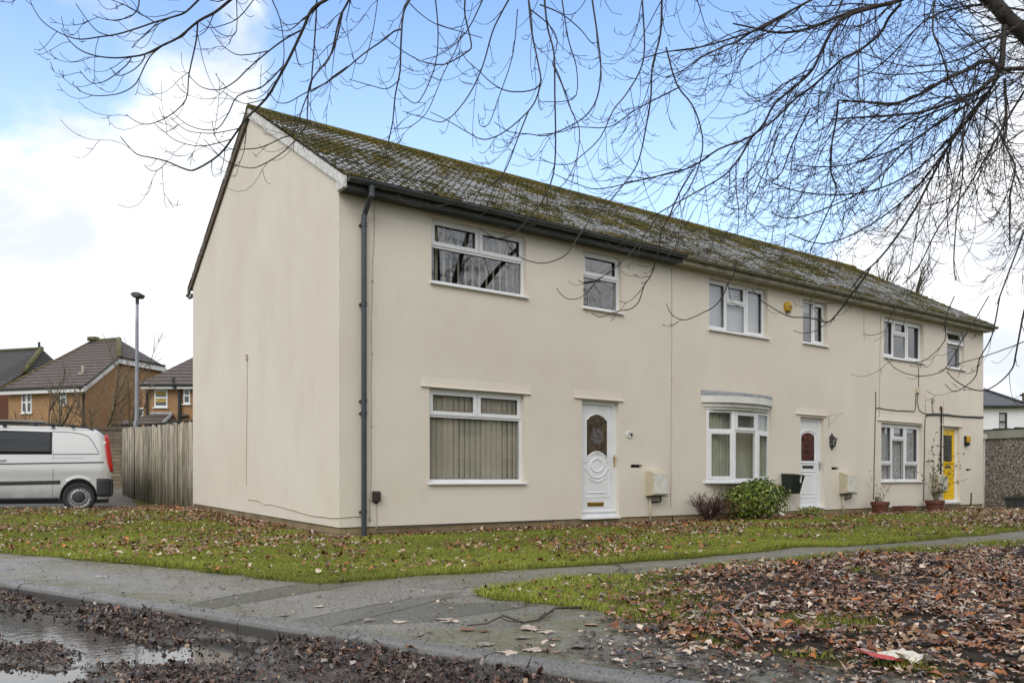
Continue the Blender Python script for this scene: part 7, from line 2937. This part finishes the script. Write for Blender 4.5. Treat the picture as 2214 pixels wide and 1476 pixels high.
# hedge shrub at the left edge
q = P(10, 905, 26.0)
r = tag(empty('hedge_shrub', (q.x, q.y, .5), 0.0), 'straggly green shrub behind the van roof at the left edge', 'bush')
v, tr, c = join_np([foliage_np(0, 0, 1.15, .65, .5, 1.0, 1500, .10, [(.07, .10, .03), (.10, .11, .04), (.14, .08, .05), (.05, .07, .025)], 12, .25, .3), foliage_np(1.3, 0, 1.2, .55, .4, .35, 160, .10, [(.09, .12, .035), (.12, .13, .05)], 13, .1, .3)])
np_mesh('foliage', v, tr, 'dull_leaf', c, r)
mb = MB()
for k in range(9):
    a = k * 2.4
    mb.tube([(0, 0, -.1), (.3 * math.cos(a), .2 * math.sin(a), .9), (.8 * math.cos(a), .4 * math.sin(a), 1.7)], [.03, .02, .008], 4)
mb.tube([(0, 0, .4), (.7, 0, 1.0), (1.6, .1, 1.3)], [.02, .014, .006], 4)
mb.build('stem', 'bark_small', r)
# bare tree tops behind the roof
for px, py, D, hh, sd_, lab in ((1700, 530, 46, 4.6, 3, 'bare tree top just showing behind the roof ridge, left of two'), (1900, 560, 44, 5.6, 8, 'bare tree top behind the roof near its far right end')):
    q = P(px, 700, D)
    zt = gz(D, py - 50)
    small_tree('bare_tree', (q.x, q.y, zt - hh * 1.25), hh, .55, lab, 'tree', sd_, .09, 'bark_far', 7, 1.2, 'bare trees behind the terrace', 11)
    tr_ = MB()
    o = bpy.data.objects[[o_.name for o_ in COL.objects if o_.name.startswith('bare_tree')][-1]]
for o in [o_ for o_ in COL.objects if o_.name.startswith('bare_tree') and o_.get('group')]:
    z_ = o.location.z
    MB().tube([(0, 0, -z_ - .1), (0, 0, -z_ * .5), (0, 0, .1)], [.25, .2, .12], 8).build('lower_trunk', 'bark_far', o, smooth=True)

# ------------------------------------------------------------------ across the green, seen only in the window panes
qd = Vector((0.932, -0.363, 0))
for k, (dist, off, lab) in enumerate(((31, -15, 'red brick house across the green, mirrored in the nearest lower window'), (33, 0, 'pale house across the green, mirrored in the bow window'), (31, 15, 'red brick house across the green, mirrored in the far lower window'))):
    c0 = Vector((1.5, 14, 0)) + qd * dist + Vector((-qd.y, qd.x, 0)) * off
    r = tag(empty('house_across', (c0.x, c0.y, -.1), math.atan2(qd.y, qd.x)), lab, 'house')
    mb = MB()
    hs = [(-5 + 2.6 * j, -3.6 + 2.6 * j, zz, zz + 1.2) for j in range(4) for zz in (.9, 3.5)]
    mb.panel(-7.4, 7.4, 0, 5.1, hs, 0, .15)
    mb.v = [(-y_, x_, z_) if False else (y_, x_, z_) for x_, y_, z_ in mb.v]
    mb.build('wall', ('red_brick', 'soffit_pale', 'red_brick')[k], r)
    pb = MB()
    for a, b, c_, d_ in hs:
        pb.quad((.1, a, c_), (.1, b, c_), (.1, b, d_), (.1, a, d_))
    pb.build('window', 'far_glass', r)
    rb = MB()
    rb.prism([(-.4, 5.0), (8.4, 5.0), (4, 7.4)], 'y', -7.8, 7.8)
    rb.build('roof', 'brown_tile', r)

# ------------------------------------------------------------------ pots
M['terracotta'] = simple('terracotta', (0.125, 0.042, 0.025), 0.75, 0.25, 10.0, 0.2)
M['compost'] = simple('compost', (0.03, 0.022, 0.016), 0.95, 0.3, 30.0)


def pot(name, px, py, w_px, h_px, off, label, cat, flare=.74, mat='terracotta'):
    s_, _ = F(px, py, -off)
    c0 = loc2w(s_, -off, 0)
    r = tag(empty(name, (c0.x, c0.y, 0.0), ANG), label, cat)
    k = c0.y / FPX
    R_, H_ = w_px * k / 2, h_px * k
    MB().lathe([(0, 0), (R_ * flare, 0), (R_ * .9, H_ * .68), (R_ * .9, H_ * .7), (R_, H_ * .7), (R_, H_ * .98), (R_ * .97, H_), (R_ * .9, H_), (R_ * .86, H_ * .85), (0, H_ * .84)], (0, 0, 0), 28).build('pot', mat, r, smooth=False)
    MB().lathe([(0, H_ * .86), (R_ * .85, H_ * .86)], (0, 0, 0), 16).build('soil', 'compost', r)
    return r, R_, H_


def wispy(par, x, y, z, h, spread, seed, nst, leaf, lsz, cols, mat='bark_small', r0=.006, lean_=0.0):
    rg = random.Random(seed)
    mb = MB()
    V = []
    pos = []
    for s in range(nst):
        a = rg.uniform(0, 6.28)
        p = Vector((x + rg.uniform(-.04, .04), y + rg.uniform(-.04, .04), z))
        d = Vector((math.cos(a) * spread + lean_, math.sin(a) * spread, 1)).normalized()
        pts = [p.copy()]
        n = 9
        L = h * rg.uniform(.55, 1.0)
        for i in range(n):
            d = (d + Vector((rg.gauss(0, .12), rg.gauss(0, .10), rg.gauss(0, .06) - .03))).normalized()
            p = p + d * L / n
            pts.append(p.copy())
            if i > 1 and rg.random() < .7:
                q_ = p + Vector((rg.gauss(0, 1), rg.gauss(0, 1), rg.gauss(.2, .6))).normalized() * L * rg.uniform(.06, .18)
                mb.tube([p, (p + q_) / 2 + Vector((0, 0, .01)), q_], [r0 * .5, r0 * .4, r0 * .3], 3, False)
                pos.append(q_)
            pos.append(p.copy())
        mb.tube(pts, [r0 * (1 - .6 * i / n) for i in range(n + 1)], 4, False)
    mb.build('stem', mat, par)
    if leaf:
        g_ = np.random.default_rng(seed)
        P0 = np.array([tuple(pos[g_.integers(0, len(pos))]) for _ in range(leaf)])
        parts = []
        v, tr, c = foliage_np(0, 0, 0, .035, .035, .035, leaf, lsz, cols, seed, .2, 0, .3)
        v = v.reshape(-1, 4, 3) + P0[:, None, :]
        np_mesh('foliage', v.reshape(-1, 3), tr, 'dull_leaf', c, par)


LC = [(.06, .085, .03), (.09, .11, .04), (.05, .06, .025), (.11, .10, .05)]
r, R_, H_ = pot('potted_plant', 1902.7, 1100, 39, 24, .34, 'terracotta pot with a pale wispy plant, below the far ground floor window', 'potted plant')
wispy(r, .05, 0, H_ * .8, .85, .35, 3, 7, 90, .055, [(.20, .19, .10), (.28, .25, .16), (.13, .13, .07)], 'cable', .005)
MB().tube([(-.12, 0, H_ * .8), (-.13, 0, H_ * 1.45)], .055, 8).build('stump', 'bark_small', r)
r, R_, H_ = pot('potted_plant', 2021, 1094, 39, 22, .34, 'terracotta pot with a tall leafy climber beside the yellow door', 'potted plant', .8)
wispy(r, -.02, 0, H_ * .8, 2.1, .10, 12, 5, 240, .07, LC, 'bark_small', .007)
wispy(r, .05, -.02, H_ * .8, 1.25, .42, 21, 8, 200, .065, LC, 'bark_small', .006, .35)
s_, _ = F(1955, 1098, -.25)
c0 = loc2w(s_, -.25, 0)
r = tag(empty('terracotta_trough', (c0.x, c0.y, 0), ANG), 'low terracotta trough on the ground between the two terracotta pots', 'plant trough')
mb = MB()
mb.panel(-.33, .33, -.13, .13, [(-.29, .29, -.09, .09)], 0, .12, True)
mb.v = [(x, z, .14 - y) for x, y, z in mb.v]
mb.build('trough', 'terracotta', r)
MB().box(-.30, .30, -.10, .10, .05, .09).build('soil', 'compost', r)
q = P(2206, 1084, 22.9)
r = tag(empty('black_planter', (q.x, q.y, float(terrain(q.x, q.y))), -.9), 'black plastic planter with reddish stems beside the pebbledash wall', 'planter')
k = 22.9 / FPX
mb = MB()
w_, d_, h_ = 27 * k, 16 * k, 26 * k
mb.add([(-w_ * .8, -d_ * .8, 0), (w_ * .8, -d_ * .8, 0), (w_ * .8, d_ * .8, 0), (-w_ * .8, d_ * .8, 0), (-w_, -d_, h_), (w_, -d_, h_), (w_, d_, h_), (-w_, d_, h_)], [(0, 3, 2, 1), (0, 1, 5, 4), (1, 2, 6, 5), (2, 3, 7, 6), (3, 0, 4, 7)])
mb.box(-w_ - .02, w_ + .02, -d_ - .02, -d_ + .02, h_ - .03, h_ + .01)
mb.box(-w_ - .02, w_ + .02, d_ - .02, d_ + .02, h_ - .03, h_ + .01)
mb.build('tub', 'slate_grey', r)
MB().box(-w_ * .95, w_ * .95, -d_ * .95, d_ * .95, h_ - .10, h_ - .05).build('soil', 'compost', r)
v, tr, c = foliage_np(0, 0, h_, w_ * .9, d_ * .9, .12, 260, .06, [(.16, .07, .03), (.10, .09, .03), (.07, .05, .025)], 5, .2, .2)
np_mesh('foliage', v, tr, 'dull_leaf', c, r)
